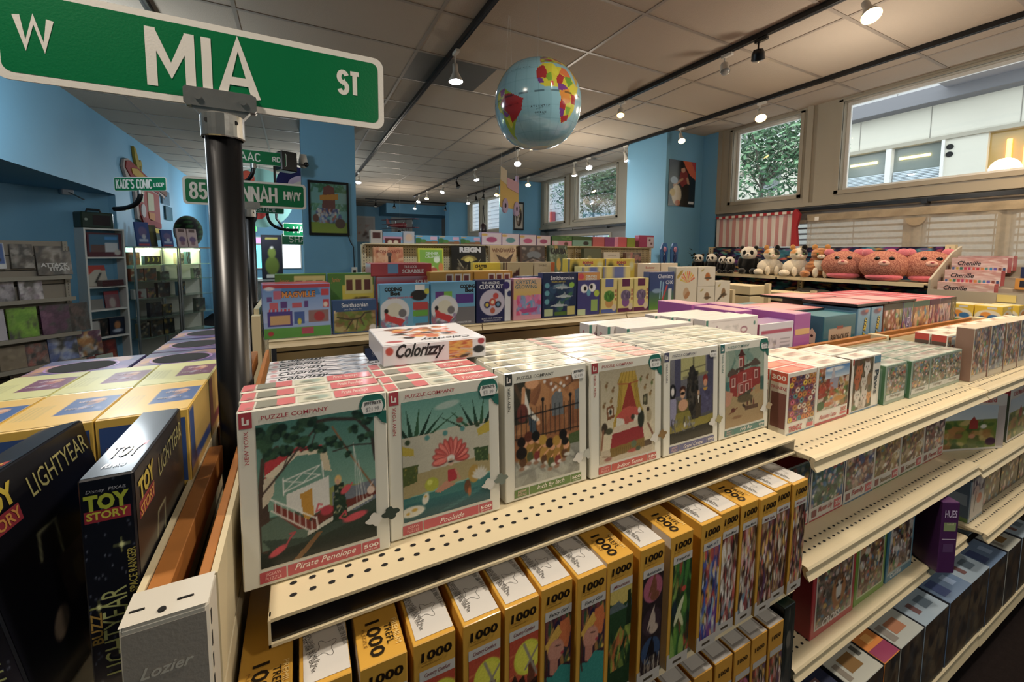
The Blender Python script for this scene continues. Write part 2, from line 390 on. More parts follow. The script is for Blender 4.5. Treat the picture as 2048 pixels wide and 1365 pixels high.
# floor
sbox('floor', [(-5, WX, -3, 15.6, -H-.05, -H)], M['carpet'])
# ceiling with lay-in tiles
def tilemat():
    m = mat('ceiling_tile', '#b5a898', rough=.85, noise=.07, nscale=1.3, bump=.6, bscale=140, spec=.15); return m
mb = MB()
for i in range(-3, 4):
    for j in range(-9, 23):
        x0 = max(-2.0, .912+1.22*i); x1 = min(WX, .912+1.22*(i+1)); y0 = 2.206+.608*j; y1 = y0+.608
        if x1 <= x0: continue
        if i == 0 and j == 2: continue
        mb.box(x0, x1, y0, min(y1, 15.6), CE+H, CE+.02+H, (.5, .5, .5))
struct('ceiling', mb, tilemat())
mb = MB()
for i in range(-2, 4):
    x = .912+1.22*i; mb.box(x-.012, x+.012, -3, 15.6, CE-.004+H, CE+.001+H)
for j in range(-8, 23):
    y = 2.206+.608*j; mb.box(-2, WX, y-.012, y+.012, CE-.0045+H, CE+.0005+H)
struct('trim_1', mb, mat('ceiling_grid_metal', '#9d9184', rough=.45, metal=.15, noise=.05))
mb = MB(); mb.box(.925, 1.62, 3.43, 4.01, CE-.002+H, CE+.02+H); mb.box(1.62, 2.12, 3.43, 4.01, CE+H, CE+.02+H, m=1)
o = mb.build('ceiling_vent_panel', [mat('vent_grey', '#77736c', rough=.4, metal=.4, noise=.08), tilemat()])
tag(o, 'flat grey metal ceiling panel beside the black track, left of the globe', 'ceiling panel')
# walls
sbox('wall_left', [(-2.12, -2, -3, 7.07, .70, CE), (-2.12, -2, 7.07, 15.6, -H, CE)], M['bwall'])
mb = MB(); s = math.sqrt(.5)
a0 = Vector((-2.02, 7.12, 0)); a1 = a0+Vector((-s, -s, 0))*3.8; n_ = Vector((-s, s, 0))*.1
for z0, z1 in ((0, .70+H),):
    q = [a0, a1, a1+n_, a0+n_]
    mb.add([(p.x, p.y, z0) for p in q]+[(p.x, p.y, z1) for p in q], [(0, 1, 2, 3), (4, 5, 6, 7), (0, 1, 5, 4), (2, 3, 7, 6), (1, 2, 6, 5), (0, 3, 7, 4)])
mb.box(-4.7, -2.12, 2.5, 7.2, .70+H, .75+H)
struct('wall_alcove', mb, M['bwall'])
sbox('wall_back', [(-2.1, WX, 15.6, 15.7, -H, CE), (2.7, WX, 14.2, 15.6, 1.28, CE)], M['bwall'])
sbox('wall_rear', [(-5, WX, -3.1, -3, -H, CE), (-5, -4.9, -3, 7, -H, CE), (-5, -2.12, -3, 2.5, .7, .75)], M['bwall'])
sbox('wall_column', [(.10, .72, 5.8, 6.45, -H, CE)], M['bwall'])
sbox('wall_pillar_near', [(4.31, WX+.1, 4.0, 4.72, -H, CE)], M['bwall'])
sbox('wall_pillar_far', [(4.30, WX+.1, 8.3, 9.0, -H, CE), (4.4, WX, 12.9, 13.3, -H, CE)], M['bwall'])
sbox('wall_strip_right', [(WX-.02, WX+.1, 3.76, 4.0, -H, CE)], M['bwall'])
# window wall: casings round every pane
panes = [(-2.6, -.2), (.15, 2.36), (2.76, 3.57), (4.78, 5.30), (5.75, 6.99), (7.35, 8.12), (9.1, 10.0), (10.4, 11.5), (11.9, 12.7)]
mb = MB(); z0, z1 = .665, 1.555
edges = [-3]+[e for p in panes for e in p]+[12.9]
for k in range(0, len(edges), 2): mb.box(WX, WX+.12, edges[k], edges[k+1], .52+H, CE+H, ch=0)
for a, b in panes:
    mb.box(WX, WX+.12, a, b, .52+H, z0+H); mb.box(WX, WX+.12, a, b, z1+H, CE+H)
    for (ya, yb, za, zb) in ((a-.035, a, z0-.035, z1+.02), (b, b+.035, z0-.035, z1+.02), (a-.035, b+.035, z0-.04, z0), (a-.035, b+.035, z1, z1+.02)):
        mb.box(WX-.015, WX+.01, ya, yb, za+H, zb+H)
for y in (3.74, 2.66, -.02, 5.5, 7.18): mb.box(WX-.022, WX+.0, y-.03, y+.03, .53+H, CE+H)
mb.box(WX-.03, WX, -3, 3.76, .525+H, .565+H); mb.box(WX-.03, WX, 4.72, 8.3, .525+H, .565+H)
struct('trim_2', mb, M['frame'])
for k, (a, b) in enumerate(panes):
    mb = MB(); w = .03
    for q in ((a, a+w, z0, z1), (b-w, b, z0, z1), (a+w, b-w, z0, z0+w), (a+w, b-w, z1-w, z1)): mb.box(WX+.08, WX+.11, q[0], q[1], q[2]+H, q[3]+H, m=0)
    mb.quad((WX+.095, a+w, z0+w+H), (WX+.095, b-w, z0+w+H), (WX+.095, b-w, z1-w+H), (WX+.095, a+w, z1-w+H), m=1)
    struct('window_%d' % (k+1), mb, [M['white'], M['glass']])
# wall below the high windows with the lower windows
low = [(-1.6, -.1), (.35, 1.15), (1.22, 1.68), (1.80, 3.45), (4.76, 5.36), (5.9, 7.6)]
mb = MB(); e = [-3]+[q for p in low for q in p]+[12.9]
for k in range(0, len(e), 2): mb.box(WX, WX+.12, e[k], e[k+1], H-.72, .52+H)
for a, b in low: mb.box(WX, WX+.12, a, b, .34+H, .52+H)
mb.box(WX, WX+.12, -3, 12.9, 0, H-.72); mb.box(WX, WX+.12, 12.9, 15.7, 0, H+CE)
struct('wall_right', mb, M['band'])
mb = MB()
for a, b in low:
    for q in ((a-.05, a, -.72, .38), (b, b+.05, -.72, .38), (a, b, .34, .38)): mb.box(WX-.02, WX+.03, q[0], q[1], q[2]+H, q[3]+H)
struct('trim_3', mb, M['frame'])
for k, (a, b) in enumerate(low):
    mb = MB(); mb.quad((WX+.1, a, H-.72), (WX+.1, b, H-.72), (WX+.1, b, .34+H), (WX+.1, a, .34+H))
    struct('window_%d' % (k+10), mb, M['glass'])
    t = thing('window_blind', ['pale slatted blind far behind the grey display rack', 'pale slatted blind above the marker display', 'narrow slatted blind strip beside the sheer curtain', 'slatted blind behind the sheer curtain', 'white slatted blind left of the near blue pillar', 'slatted blind behind the pink notebooks'][k], 'blind', (WX+.06, (a+b)/2, .34))
    m2 = MB(); nsl = 16
    for i in range(nsl):
        z = -.06-i*.062; m2.add([(-.018, a-(a+b)/2+.01, z), (-.018, b-(a+b)/2-.01, z), (.018, b-(a+b)/2-.01, z+.022), (.018, a-(a+b)/2+.01, z+.022)], [(0, 1, 2, 3)])
    m2.build('slats', mat('blind_slat', '#6e6a6c', rough=.5, noise=.03), t)
    m3 = MB(); nn = max(1, int((b-a)/.4))
    for i in range(nn+1):
        y = a-(a+b)/2+.03+(b-a-.06)*i/nn; m3.cyl((0, y, -1), (0, y, 0), .004, n=5)
    m3.build('cords', mat('blind_cord', '#6b6673', rough=.8), t)
# long black curtain rails under the high windows
def rail(y0, y1, lab):
    t = thing('curtain_rail', lab, 'rail', (WX-.05, (y0+y1)/2, .49)); h = (y1-y0)/2
    mb = MB(); mb.box(-.014, .014, -h, h, -.017, .017); mb.build('track', M['blacks'], t)
    for k in range(4):
        y = -h+.12+k*(2*h-.24)/3; m = MB(); m.box(-.02, .045, y-.02, y+.02, -.03, .006); m.build('bracket', M['black'], t)
rail(-1.5, 3.29, 'long black rail under the near windows above the curtains')
rail(4.75, 8.15, 'long black rail under the tree-view windows beyond the blue pillar')
# striped awning cloth and sheer curtain
def cloth(x, y0, y1, zt, zb, ny, nz, amp, colf, z_of=None):
    mb = MB(); n = len(mb.v)
    for j in range(nz+1):
        for i in range(ny+1):
            u, v = i/ny, j/nz; y = y0+(y1-y0)*u; zz = zb+((z_of(u) if z_of else zt)-zb)*v
            mb.v.append((x+amp*math.sin(u*31)*(1-.4*v)+amp*.5*math.sin(u*77+v*3), y, zz+H))
    for j in range(nz):
        for i in range(ny):
            a = j*(ny+1)+i; mb.f.append((a, a+1, a+ny+2, a+ny+1)); mb.m.append(0); mb.c.append([colf((i+.5)/ny, (j+.5)/nz)]*4)
    return mb
wt, rd, pk = lin('#d9cfc6'), lin('#a3202a'), lin('#c08a88')
t = thing('striped_awning', 'red and white striped cloth awning above the panda toys', 'awning', (0, 0, -H))
cloth(4.95, 2.72, 3.70, .45, .09, 88, 4, .006, lambda u, v: wt if int(u*22) % 2 else pk, lambda u: .475-.06*math.sin(u*3.1)*.3-.035*u*0).build('cloth_panel', [mat('awning_cloth', attr=True, rough=.9, spec=.1, bump=.3, bscale=200)], t)
mb = MB()
for k in range(22):
    y = 2.72+k*.98/22; mb.box(4.925, 4.96, y, y+.98/22, .452+H, .482+H, rd if k % 2 else wt)
mb.build('scalloped_top_edge', [MATS['awning_cloth']], t)
mb = MB(); mb.prism([(2.66, .09+H), (2.73, .09+H), (2.73, .47+H), (2.70, .50+H), (2.655, .44+H), (2.685, .3+H)], 0, 4.90, 4.94, rd); mb.build('end_panel', [MATS['awning_cloth']], t)
t = thing('sheer_curtain', 'sheer off white curtain with a faint logo over the lower windows', 'curtain', (0, 0, -H))
cloth(4.96, .2, 2.6, .43, -.45, 160, 10, .008, lambda u, v: (1, 1, 1)).build('sheer_cloth', sheermat('sheer_voile', '#cfc6b6', .30), t, smooth=True)
cloth(4.945, .2, 2.6, .43, .36, 160, 3, .010, lambda u, v: (1, 1, 1)).build('gathered_header', sheermat('voile_header', '#c6b8a0', .15), t, smooth=True)
mb = MB()
mb.prism([(1.70+.07*math.cos(R(a)), .335+H+.07*math.sin(R(a))) for a in range(180, 361, 12)], 0, 4.934, 4.936); mb.build('printed_emblem', MATS['voile_header'], t)
mb = MB(); mb.box(4.93, 4.936, 2.48, 2.52, .36+H, .40+H); mb.build('price_tag', M['white'], t)

# ------------------------------------------------------------------ outside the windows
t = thing('building_facade', 'pale stone building across the street with office windows', 'building', (12, 4, -H))
mb = MB(); cs = lin('#cfcabb'); cs2 = lin('#b9b6b4'); dk = lin('#6f6d70')
def fb(y0, y1, z0, z1, c, dx=0, m=0): mb.box(-dx, .3, y0-4, y1-4, z0+H, z1+H, c, m)
fb(-8, 9.0, 2.45, 3.13, cs); fb(-8, 9.0, 3.42, 3.85, cs2); fb(-8, 9, 4.9, 7.5, cs2, 0)
fb(-8, 9, -1.6, 1.25, lin('#a5a29a')); fb(-8, 9, 2.38, 2.46, lin('#a39c8c'), .06)
for a, b in ((3.15, 3.75), (5.62, 9.0), (-8, -.2)): fb(a, b, 1.25, 2.4, cs)
for a, b in ((4.62, 4.72), (5.55, 5.62), (3.75, 3.8), (.9, 1.0)): fb(a, b, 1.25, 2.4, lin('#dcdad4'), .05)
for k in range(9): fb(-6.2+k*1.9, -5.9+k*1.9, 3.85, 4.9, cs2)
for k in range(12): fb(-6+k*1.25, -5.985+k*1.25, 2.47, 3.12, lin('#8a867c'), .004); fb(-5.4+k*1.25, -5.385+k*1.25, 3.43, 3.84, lin('#85827e'), .004)
mb.build('stone_wall', [M['stone']], t)
mb = MB(); fb(-8, 5.6, 3.13, 3.42, lin('#77767a'), .35); mb.build('canopy_band', [M['stone']], t)
mb = MB(); fb(2.2, 3.7, 3.34, 3.42, lin('#8b8b92'), 1.2)
for k in range(12): fb(2.25+k*.12, 2.31+k*.12, 3.43, 3.47, lin('#d8d8de'), 1.15)
mb.build('fire_escape_grating', [M['stone']], t)
for n, (a, b, z0, z1) in enumerate(((3.8, 4.62, 1.25, 2.38), (4.72, 5.55, 1.25, 2.38), (1.0, 3.15, 1.25, 2.4), (-.2, .9, 1.25, 2.4))):
    mb = MB(); mb.box(.1, .14, a-4, b-4, z0+H, z1+H, lin('#7d8580' if n < 2 else '#a88a4a')); f = mb.build('office_window', [mat('office_glass', attr=True, rough=.1, noise=.1, nscale=2)], t)  # gold glass colour on the last two panes stands in for interior light
    mb = MB()
    if n < 2:
        for k in range(18): mb.box(.04, .07, a-4+.02, b-4-.02, 1.27+k*.033+H, 1.292+k*.033+H, lin('#c6d2da'))
        mb.build('office_blind', [M['print']], f)
        m2 = MB(); m2.box(.07, .09, a-3.8, b-4.1, 2.12+H, 2.17+H); m2.build('office_light', emis('office_glow', '#ffe08a', 4), f)
    else:
        for k in range(9): mb.cyl((.05, a-4+.12+k*.22, 1.55+H), (.05, a-4+.12+k*.22, 1.9+.3*((k*7) % 3)/2+H), .035, n=6)
        mb.build('lit_candles', emis('shop_glow', '#ffc85a', 3), f)
for n in range(8):
    mb = MB(); a = -5.9+n*1.9; mb.box(.12, .16, a-4, a-4+1.6, 3.85+H, 4.9+H, lin('#5f6668')); mb.build('upper_window', [MATS['office_glass']], t)
mb = MB(); mb.cyl((-.02, -.32, 2.22+H), (0.02, -.32, 2.22+H), .055); mb.cyl((-.02, -.32, 2.07+H), (0.02, -.32, 2.07+H), .055); mb.build('wall_vents', M['dark'], t)
t = thing('shop_building', 'white and red fronted building far down the street', 'building', (12, 18.8, -H))
mb = MB(); mb.box(0, .4, -9, 12, 0, 8, lin('#c8ccd2'))
for k in range(30): mb.box(-.03, 0, -9, 12, .4+k*.27, .42+k*.27, lin('#a2a6ad'))
mb.build('panelled_wall', [M['stone']], t)
mb = MB(); mb.box(-.3, -.05, -.5, 2.2, H+.2, H+2.1); mb.build('red_awning_panel', mat('red_panel', '#b8242c', rough=.6, noise=.05), t)
mb = MB(); mb.box(7.5, 40, -10, 40, -.12, -.08); tag(mb.build('street', mat('asphalt', '#6d6d6e', rough=.9, noise=.2)), kind='structure')
def tree(x, y, zb, r, seed, label):
    rr = random.Random(seed); t = thing('street_tree', label, 'tree', (x, y, -H), 0, 'trees outside the windows')
    mb = MB(); br = lin('#5a5148'); mb.tube([(0, 0, 0), (.05, .05, 1.5), (0, .1, zb+H)], [.07, .045, .03], 8, br)
    tips = []
    for k in range(9):
        a = k*2.4; p = [(0, .1, zb+H-.3), (.4*r*math.cos(a), .4*r*math.sin(a), zb+H+.3*r), (.8*r*math.cos(a), .8*r*math.sin(a), zb+H+.2*r+.9*r*rr.random())]
        mb.tube(p, [.016, .012, .006], 5, br); tips.append(p[2])
    mb.build('trunk', [M['leaf']], t)
    mb = MB(); cols = [lin(c) for c in ('#35603f', '#4a7a50', '#284a31', '#648f62', '#7da57a')]
    for k in range(5200):
        th = rr.uniform(0, 6.28); ph = math.acos(rr.uniform(-1, 1)); q = r*(rr.random()**.4)
        c = Vector((q*math.sin(ph)*math.cos(th), q*math.sin(ph)*math.sin(th), zb+H+.35*r+.9*q*math.cos(ph)))
        if rr.random() < .35: c = c.lerp(Vector(tips[k % 9]), .5)
        a = Vector((rr.uniform(-1, 1), rr.uniform(-1, 1), rr.uniform(-1, 1))).normalized(); b = a.orthogonal().normalized(); l = rr.uniform(.045, .085)
        mb.add([c-a*l, c-b*l*.4, c+a*l, c+b*l*.4], [(0, 1, 2, 3)], cols[rr.randrange(5)])
    mb.build('crown', [M['leaf']], t)
tree(8.2, 5.1, 1.6, 1.25, 3, 'leafy street tree seen through the narrow window right of the blue pillar')
tree(8.0, 8.2, 1.7, 1.3, 5, 'leafy tree outside the window just left of the blue pillar')
tree(8.4, 10.6, 1.6, 1.5, 8, 'dense leafy tree filling the wide window beyond the pillar')
t = thing('street_lamp', 'grey street lamp outside the narrow near window', 'street lamp', (9, 5.5, -H))
mb = MB(); mb.cyl((0, 0, 0), (0, 0, 1.3+H), .06, .05); mb.build('post', M['grey'], t)
mb = MB(); mb.lathe([(.05, 1.3+H), (.16, 1.42+H), (.2, 1.75+H), (.23, 1.78+H), (.2, 1.84+H), (.03, 1.92+H)]); mb.build('lantern', mat('lantern_grey', '#b9bec2', rough=.4), t, smooth=True)
# ================================================================== shelving
def shelf(label, x0, x1, yf, depth, z, style='curve', holes=True, rz=0, group=None, mt='cream', name='gondola_shelf', drop=.035):
    w = x1-x0; cx, cy = (x0+x1)/2, yf
    t = thing(name, label, 'shelf', (cx, cy, z) if not rz else (x0, yf, z), rz, group)
    a, b = -w/2+.002, w/2-.002; mb = MB(); lip = .03 if style != 'black' else .037
    mb.box(a, b, .002, depth, -.012, 0, (1, 1, 1), 0, .001)
    if holes:
        n = int((w-.06)/.0254)
        for r_, (yy, off) in enumerate(((.030, 0), (.054, .0))):
            for i in range(n+1):
                x = a+.03+i*.0254
                if x > b-.02: break
                q = [(x+.0052*math.cos(k*math.pi/4), yy+.0036*math.sin(k*math.pi/4), .0006) for k in range(8)]
                mb.add(q, [tuple(range(8))], (0, 0, 0), 1)
    mb.build('deck', [M[mt], M['dark']], t)
    mb = MB()
    if style == 'black':
        mb.box(a, b, -.002, .004, -.0045, .0004, m=0); mb.box(a, b, -.004, .004, -lip-.002, -lip+.0025, m=0)
        mb.box(a, a+.003, -.004, .012, -lip-.002, 0, m=0); mb.box(a+.003, b, .0, .004, -lip+.0025, -.0045, m=1)
        mb.build('price_rail', [M[mt], mat('label_channel', '#07080b', rough=.22, coat=.4)], t)
    else:
        prof = [(.004, .0004), (-.006, -.001), (-.010, -.006), (-.004, -.014), (-.006, -.024), (-.014, -drop), (-.0125, -drop-.002), (0, -drop+.006), (.006, -.012)]
        mb.prism(prof, 0, a, b); mb.build('price_rail', [M[mt]], t)
    for sx in (a+.004, b-.007):
        mb = MB(); mb.prism([(.012, -.012), (depth, -.012), (depth, -.07), (depth-.03, -.07)], 0, sx, sx+.003); mb.build('bracket', M[mt], t)
    return t
def upright(x, y, z0, z1, label, d=.07, w=.032, rz=0):
    t = thing('gondola_upright', label, 'upright', (x, y, -H), rz); mb = MB()
    mb.box(-w/2, w/2, -d/2, d/2, z0+H, z1+H, m=0, ch=.002)
    for s_ in (-1, 1):
        n = int((z1-z0)/.0254/1)
        for k in range(0, min(n, 70)):
            zz = z1-.03-k*.0254+H
            for xx in (-w/4, w/4): mb.box(xx-.003, xx+.003, s_*(d/2+.0004)-.0004, s_*(d/2+.0004)+.0004, zz-.018, zz-.004, m=1)
    mb.build('slotted_post', [M['cream'], M['dark']], t); return t
def slatwall(label, x0, x1, y, z0, z1, pitch=.152, mt='cream2', rz=0, name='slatwall', groove=.010):
    w = x1-x0; t = MB(); n = int((z1-z0)/pitch)+1; zt = z1
    while zt > z0:
        zb = max(z0, zt-pitch+groove); t.box(-w/2, w/2, -.006, .006, zb+H, zt+H, m=0); t.box(-w/2, w/2, 0, .006, max(z0, zt-pitch)+H, zb+H, m=1); zt -= pitch
    o = t.build(name, [M[mt], mat('slat_groove', '#2b241c', rough=.8)]); o.location = ((x0+x1)/2 if not rz else x0, y, 0); o.rotation_euler = (0, 0, rz)
    return tag(o, label, 'panel')
# ---- gondola with the puzzles (runs along X), three bays
shelf('near top shelf with black label strip under the boxed picture puzzles', -.05, 1.168, .61, .265, -.49, 'black')
shelf('top shelf of the middle bay under the donut, autumn and kitten puzzles', 1.172, 2.388, .57, .31, -.525)
shelf('top shelf of the far bay at the right under the tall art puzzles', 2.392, 3.61, .57, .31, -.525)
shelf('second shelf down in the middle bay, mostly empty deck before red banner puzzles', 1.172, 2.388, .57, .31, -.825)
shelf('third shelf down in the middle bay with red, green and blue puzzles', 1.172, 2.388, .585, .295, -1.135)
shelf('bottom base shelf of the middle bay with the low row of puzzle boxes', 1.172, 2.388, .53, .35, -1.51, drop=.05)
shelf('second shelf down in the far bay carrying the red lidded farm box', 2.392, 3.61, .565, .315, -.845)
shelf('yellowish protruding third shelf in the far bay under the grey blue box', 2.392, 3.61, .535, .345, -1.10)
shelf('bottom base shelf of the far bay at the right edge', 2.392, 3.61, .53, .35, -1.52, drop=.05)
shelf('shelf behind the upper row of yellow spined puzzles', -.05, 1.168, .60, .28, -.868, holes=False)
shelf('shelf under the lower row of silver topped puzzles', -.05, 1.168, .575, .305, -1.258, holes=False)
shelf('base shelf of the near bay under the yellow puzzles', -.05, 1.168, .53, .35, -1.51, drop=.05)
t = thing('puzzle_gondola', 'back panels of the long puzzle gondola topped by a wooden strip', 'shelving', (0, .92, -H))
for k, (a, b) in enumerate(((-.05, 1.15), (1.19, 2.37), (2.41, 3.6))):
    for yy in (-.036, .036):
        mb = MB(); zt = -.38+H
        while zt > .05: mb.box(a, b, yy-.004, yy+.004, max(.02, zt-.142), zt, m=0); mb.box(a, b, yy-.003, yy+.003, zt-.152, zt-.142, m=1); zt -= .152
        mb.build('slat_panel', [M['cream2'], mat('slat_groove', '#2b241c')], t)
    if k: 
        for yy in (-.03, .03): mb = MB(); mb.box(a, b, yy-.009, yy+.009, -.40+H, -.372+H, ch=.001); mb.build('wood_strip', M['wood'], t)
for k, x in enumerate((1.17, 2.39, 3.61)): upright(x, .92, -H, -.367, ['slotted post between the near and middle bays of the puzzle gondola', 'slotted post with cream cap showing behind the kitten puzzle', 'slotted post at the far right end of the puzzle gondola'][k])
# ---- end run (along Y) at the left, with the embossed cap
t = thing('end_gondola', 'cream end gondola with embossed cap beside the flamingo puzzle', 'shelving', (-.129, .51, -H))
mb = MB(); mb.box(-.036, .036, 0, .05, 0, -.369+H, m=0, ch=.003)
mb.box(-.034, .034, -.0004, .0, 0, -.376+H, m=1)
mb.add([(-.036, .0, -.3675+H), (.036, 0, -.3675+H), (.036, .046, -.3655+H), (-.036, .046, -.3655+H)], [(0, 1, 2, 3)])
for x, y, l in ((-.026, .018, .012), (.014, .017, .014)): mb.box(x-l/2, x+l/2, y-.001, y+.001, -.369+H, -.3655+H, m=2)
mb.cyl((-.004, .009, -.368+H), (-.004, .009, -.3655+H), .0035, n=12, m=2)
for k in range(36):
    mb.box(.036, .0364, .009, .013, H-.40-k*.0254, H-.40-k*.0254+.016, m=2); mb.box(-.0364, -.036, .009, .013, H-.40-k*.0254, H-.40-k*.0254+.016, m=2)
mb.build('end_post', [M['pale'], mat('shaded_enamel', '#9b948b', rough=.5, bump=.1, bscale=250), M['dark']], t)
mb = MB(); mb.text('Lozier', (0, -.0016, -.422+H), (1, .0, .0), (0, 0, 1), .012, (1, 1, 1), w=.044, bold=.02, shear=.4); mb.build('embossed_mark', M['pale'], t)
mb = MB(); zt = -.372+H
while zt > .05: mb.box(.030, .037, .052, .455, max(.02, zt-.142), zt, m=0); mb.box(.030, .035, .052, .455, zt-.152, zt-.142, m=1); zt -= .152
mb.build('slat_panel', [M['cream2'], MATS['slat_groove']], t)
mb = MB(); zt = -.372+H
while zt > .05: mb.box(-.037, -.030, .052, 1.3, max(.02, zt-.142), zt, m=0); mb.box(-.037, -.030, .052, 1.3, zt-.152, zt-.142, m=1); zt -= .152
mb.build('slat_panel', [M['cream2'], MATS['slat_groove']], t)
for x0, x1, zt in ((-.029, -.008, -.374), (.018, .029, -.372)):
    mb = MB(); mb.box(x0, x1, .052, .44, zt-.05+H, zt+H, ch=.001); mb.box(x0, x1, .54, 1.3, zt-.05+H, zt+H, ch=.001); mb.build('wood_strip', M['wood'], t)
t = thing('gondola_shelf', 'left side shelf carrying the dark space boxes and yellow kits', 'shelf', (-.17, 1.15, -.515))
mb = MB(); mb.box(-.40, 0, -.6, .75, -.012, 0, ch=.001); mb.build('deck', M['cream'], t)
mb = MB(); mb.box(-.405, -.40, -.6, .75, -.04, 0); mb.build('price_rail', M['cream'], t)
mb = MB(); mb.box(-.38, -.01, -.58, .73, -H+.515+.02, -.02); mb.build('shelf_body', M['cream2'], t)
# ---- middle gondola (y 2.47), three bays
xs = [-.14, 1.06, 2.285, 3.53]
for k in range(3):
    shelf(['left bay top shelf of the science kit gondola under the castle block box', 'middle bay top shelf of the science kit gondola under the clock and crystal kits', 'right bay top shelf of the science kit gondola under the chemistry kit'][k], xs[k]+.002, xs[k+1]-.002, 2.47, .38, -.46, drop=.04, holes=False)
    slatwall('slat back panel below the %s bay of the science kit gondola' % ['left', 'middle', 'right'][k], xs[k]+.02, xs[k+1]-.02, 2.88, -1.5, -.47, pitch=.15)
    shelf(['lower left shelf under the dinosaur skeleton kit, mostly in shade', 'lower middle shelf with small boxed kits beneath the crystal kit', 'lower right shelf in shade beneath the chemistry kit'][k], xs[k]+.002, xs[k+1]-.002, 2.47, .38, -.84, holes=False)
for k, x in enumerate(xs[1:3]): upright(x, 2.87, -H, -.47, 'slotted post under the science kit gondola at its %s joint' % ['left', 'right'][k])
def endframe(x, lab):
    t = thing('gondola_end', lab, 'panel', (x, 2.9, -H)); mb = MB(); zt = -.30+H
    mb.box(-.02, .02, -.42, -.36, 0, -.33+H, ch=.002); mb.box(-.02, .02, .36, .42, 0, -.33+H); mb.build('side_post', M['cream'], t)
    mb = MB()
    while zt > .1: mb.box(-.012, .012, -.36, .36, max(.02, zt-.14), zt, m=0); mb.box(-.01, .01, -.36, .36, zt-.15, zt-.14, m=1); zt -= .15
    mb.build('slat_panel', [M['cream2'], MATS['slat_groove']], t)
endframe(-.19, 'cream end panel behind the second black pole, left of the castle block box')
endframe(3.60, 'cream slatted end panel right of the white plant kit boxes')
# crates of pale slats right of the science kits
for k, (x, y, zt) in enumerate(((3.95, 2.6, -.30), (4.25, 2.35, -.36))):
    t = thing('slatted_cabinet', ['cream slatted cabinet side next to the white plant kit boxes', 'small cream slatted cabinet before the striped awning shelf'][k], 'cabinet', (x, y, -H)); mb = MB(); z = zt+H
    while z > .1: mb.box(-.16, .1, -.15, .2, max(.02, z-.085), z, m=0, ch=.003); mb.box(-.15, .09, -.14, .19, z-.1, z-.085, m=1); z -= .1
    mb.build('slatted_body', [M['cream2'], MATS['slat_groove']], t)
    mb = MB(); mb.box(.06, .10, -.19, -.15, 0, zt+.02+H); mb.build('corner_post', M['cream'], t)
# ---- pegboard gondola (y 4.13)
def pegmat():
    m = mat('pegboard', '#cdbd98', rough=.6, noise=.04); nt = m.node_tree; N = nt.nodes; L = nt.links; b = N['Principled BSDF']
    tc = N.new('ShaderNodeTexCoord'); sx = N.new('ShaderNodeSeparateXYZ'); L.new(tc.outputs['Object'], sx.inputs[0]); outs = []
    for a in ('X', 'Z'):
        d = N.new('ShaderNodeMath'); d.operation = 'MULTIPLY'; d.inputs[1].default_value = 1/.0254; L.new(sx.outputs[a], d.inputs[0])
        f = N.new('ShaderNodeMath'); f.operation = 'FRACT'; L.new(d.outputs[0], f.inputs[0])
        g = N.new('ShaderNodeMath'); g.operation = 'SUBTRACT'; g.inputs[1].default_value = .5; L.new(f.outputs[0], g.inputs[0])
        p = N.new('ShaderNodeMath'); p.operation = 'POWER'; p.inputs[1].default_value = 2; 
        ab = N.new('ShaderNodeMath'); ab.operation = 'ABSOLUTE'; L.new(g.outputs[0], ab.inputs[0]); L.new(ab.outputs[0], p.inputs[0]); outs.append(p)
    s_ = N.new('ShaderNodeMath'); L.new(outs[0].outputs[0], s_.inputs[0]); L.new(outs[1].outputs[0], s_.inputs[1])
    c = N.new('ShaderNodeMath'); c.operation = 'GREATER_THAN'; c.inputs[1].default_value = .035; L.new(s_.outputs[0], c.inputs[0])
    src = b.inputs['Base Color'].links[0].from_socket; mx = N.new('ShaderNodeMix'); mx.data_type = 'RGBA'
    L.new(c.outputs[0], mx.inputs['Factor']); mx.inputs['A'].default_value = (.05, .04, .025, 1); L.new(src, mx.inputs['B']); L.new(mx.outputs['Result'], b.inputs['Base Color']); return m
pm = pegmat(); px = [.57, 1.78, 3.0, 4.2]
t = thing('pegboard_gondola', 'tall pegboard gondola behind the science kits holding board games', 'shelving', (0, 4.15, -H))
for k in range(3): mb = MB(); mb.box(px[k]+.02, px[k+1]-.02, -.01, .01, .1, .07+H); mb.build('pegboard', pm, t)
for k in range(4):
    mb = MB(); mb.box(px[k]-.02, px[k]+.02, -.03, .03, 0, .07+H, m=0)
    for j in range(40): mb.box(px[k]-.004, px[k]+.004, -.031, -.0298, H+.03-j*.03, H+.045-j*.03, m=1)
    mb.build('post', [M['cream'], M['dark']], t)
for k in range(3):
    shelf(['left shelf holding the orange train game and the green card game', 'middle shelf holding the dark kingdom game and the dragon ship game', 'right shelf holding the red lettered white game'][k], px[k]+.004, px[k+1]-.004, 3.83, .30, -.27, holes=False)
    t2 = thing('top_ledge', ['cream top ledge under the small park scene boxes', 'cream top ledge under the purple edged craft kits', 'cream top ledge under the pink notebooks'][k], 'shelf', ((px[k]+px[k+1])/2, 4.15, .07)); mb = MB(); mb.box(-.6, .6, -.09, .09, 0, .012, ch=.001); mb.build('deck', M['cream'], t2)
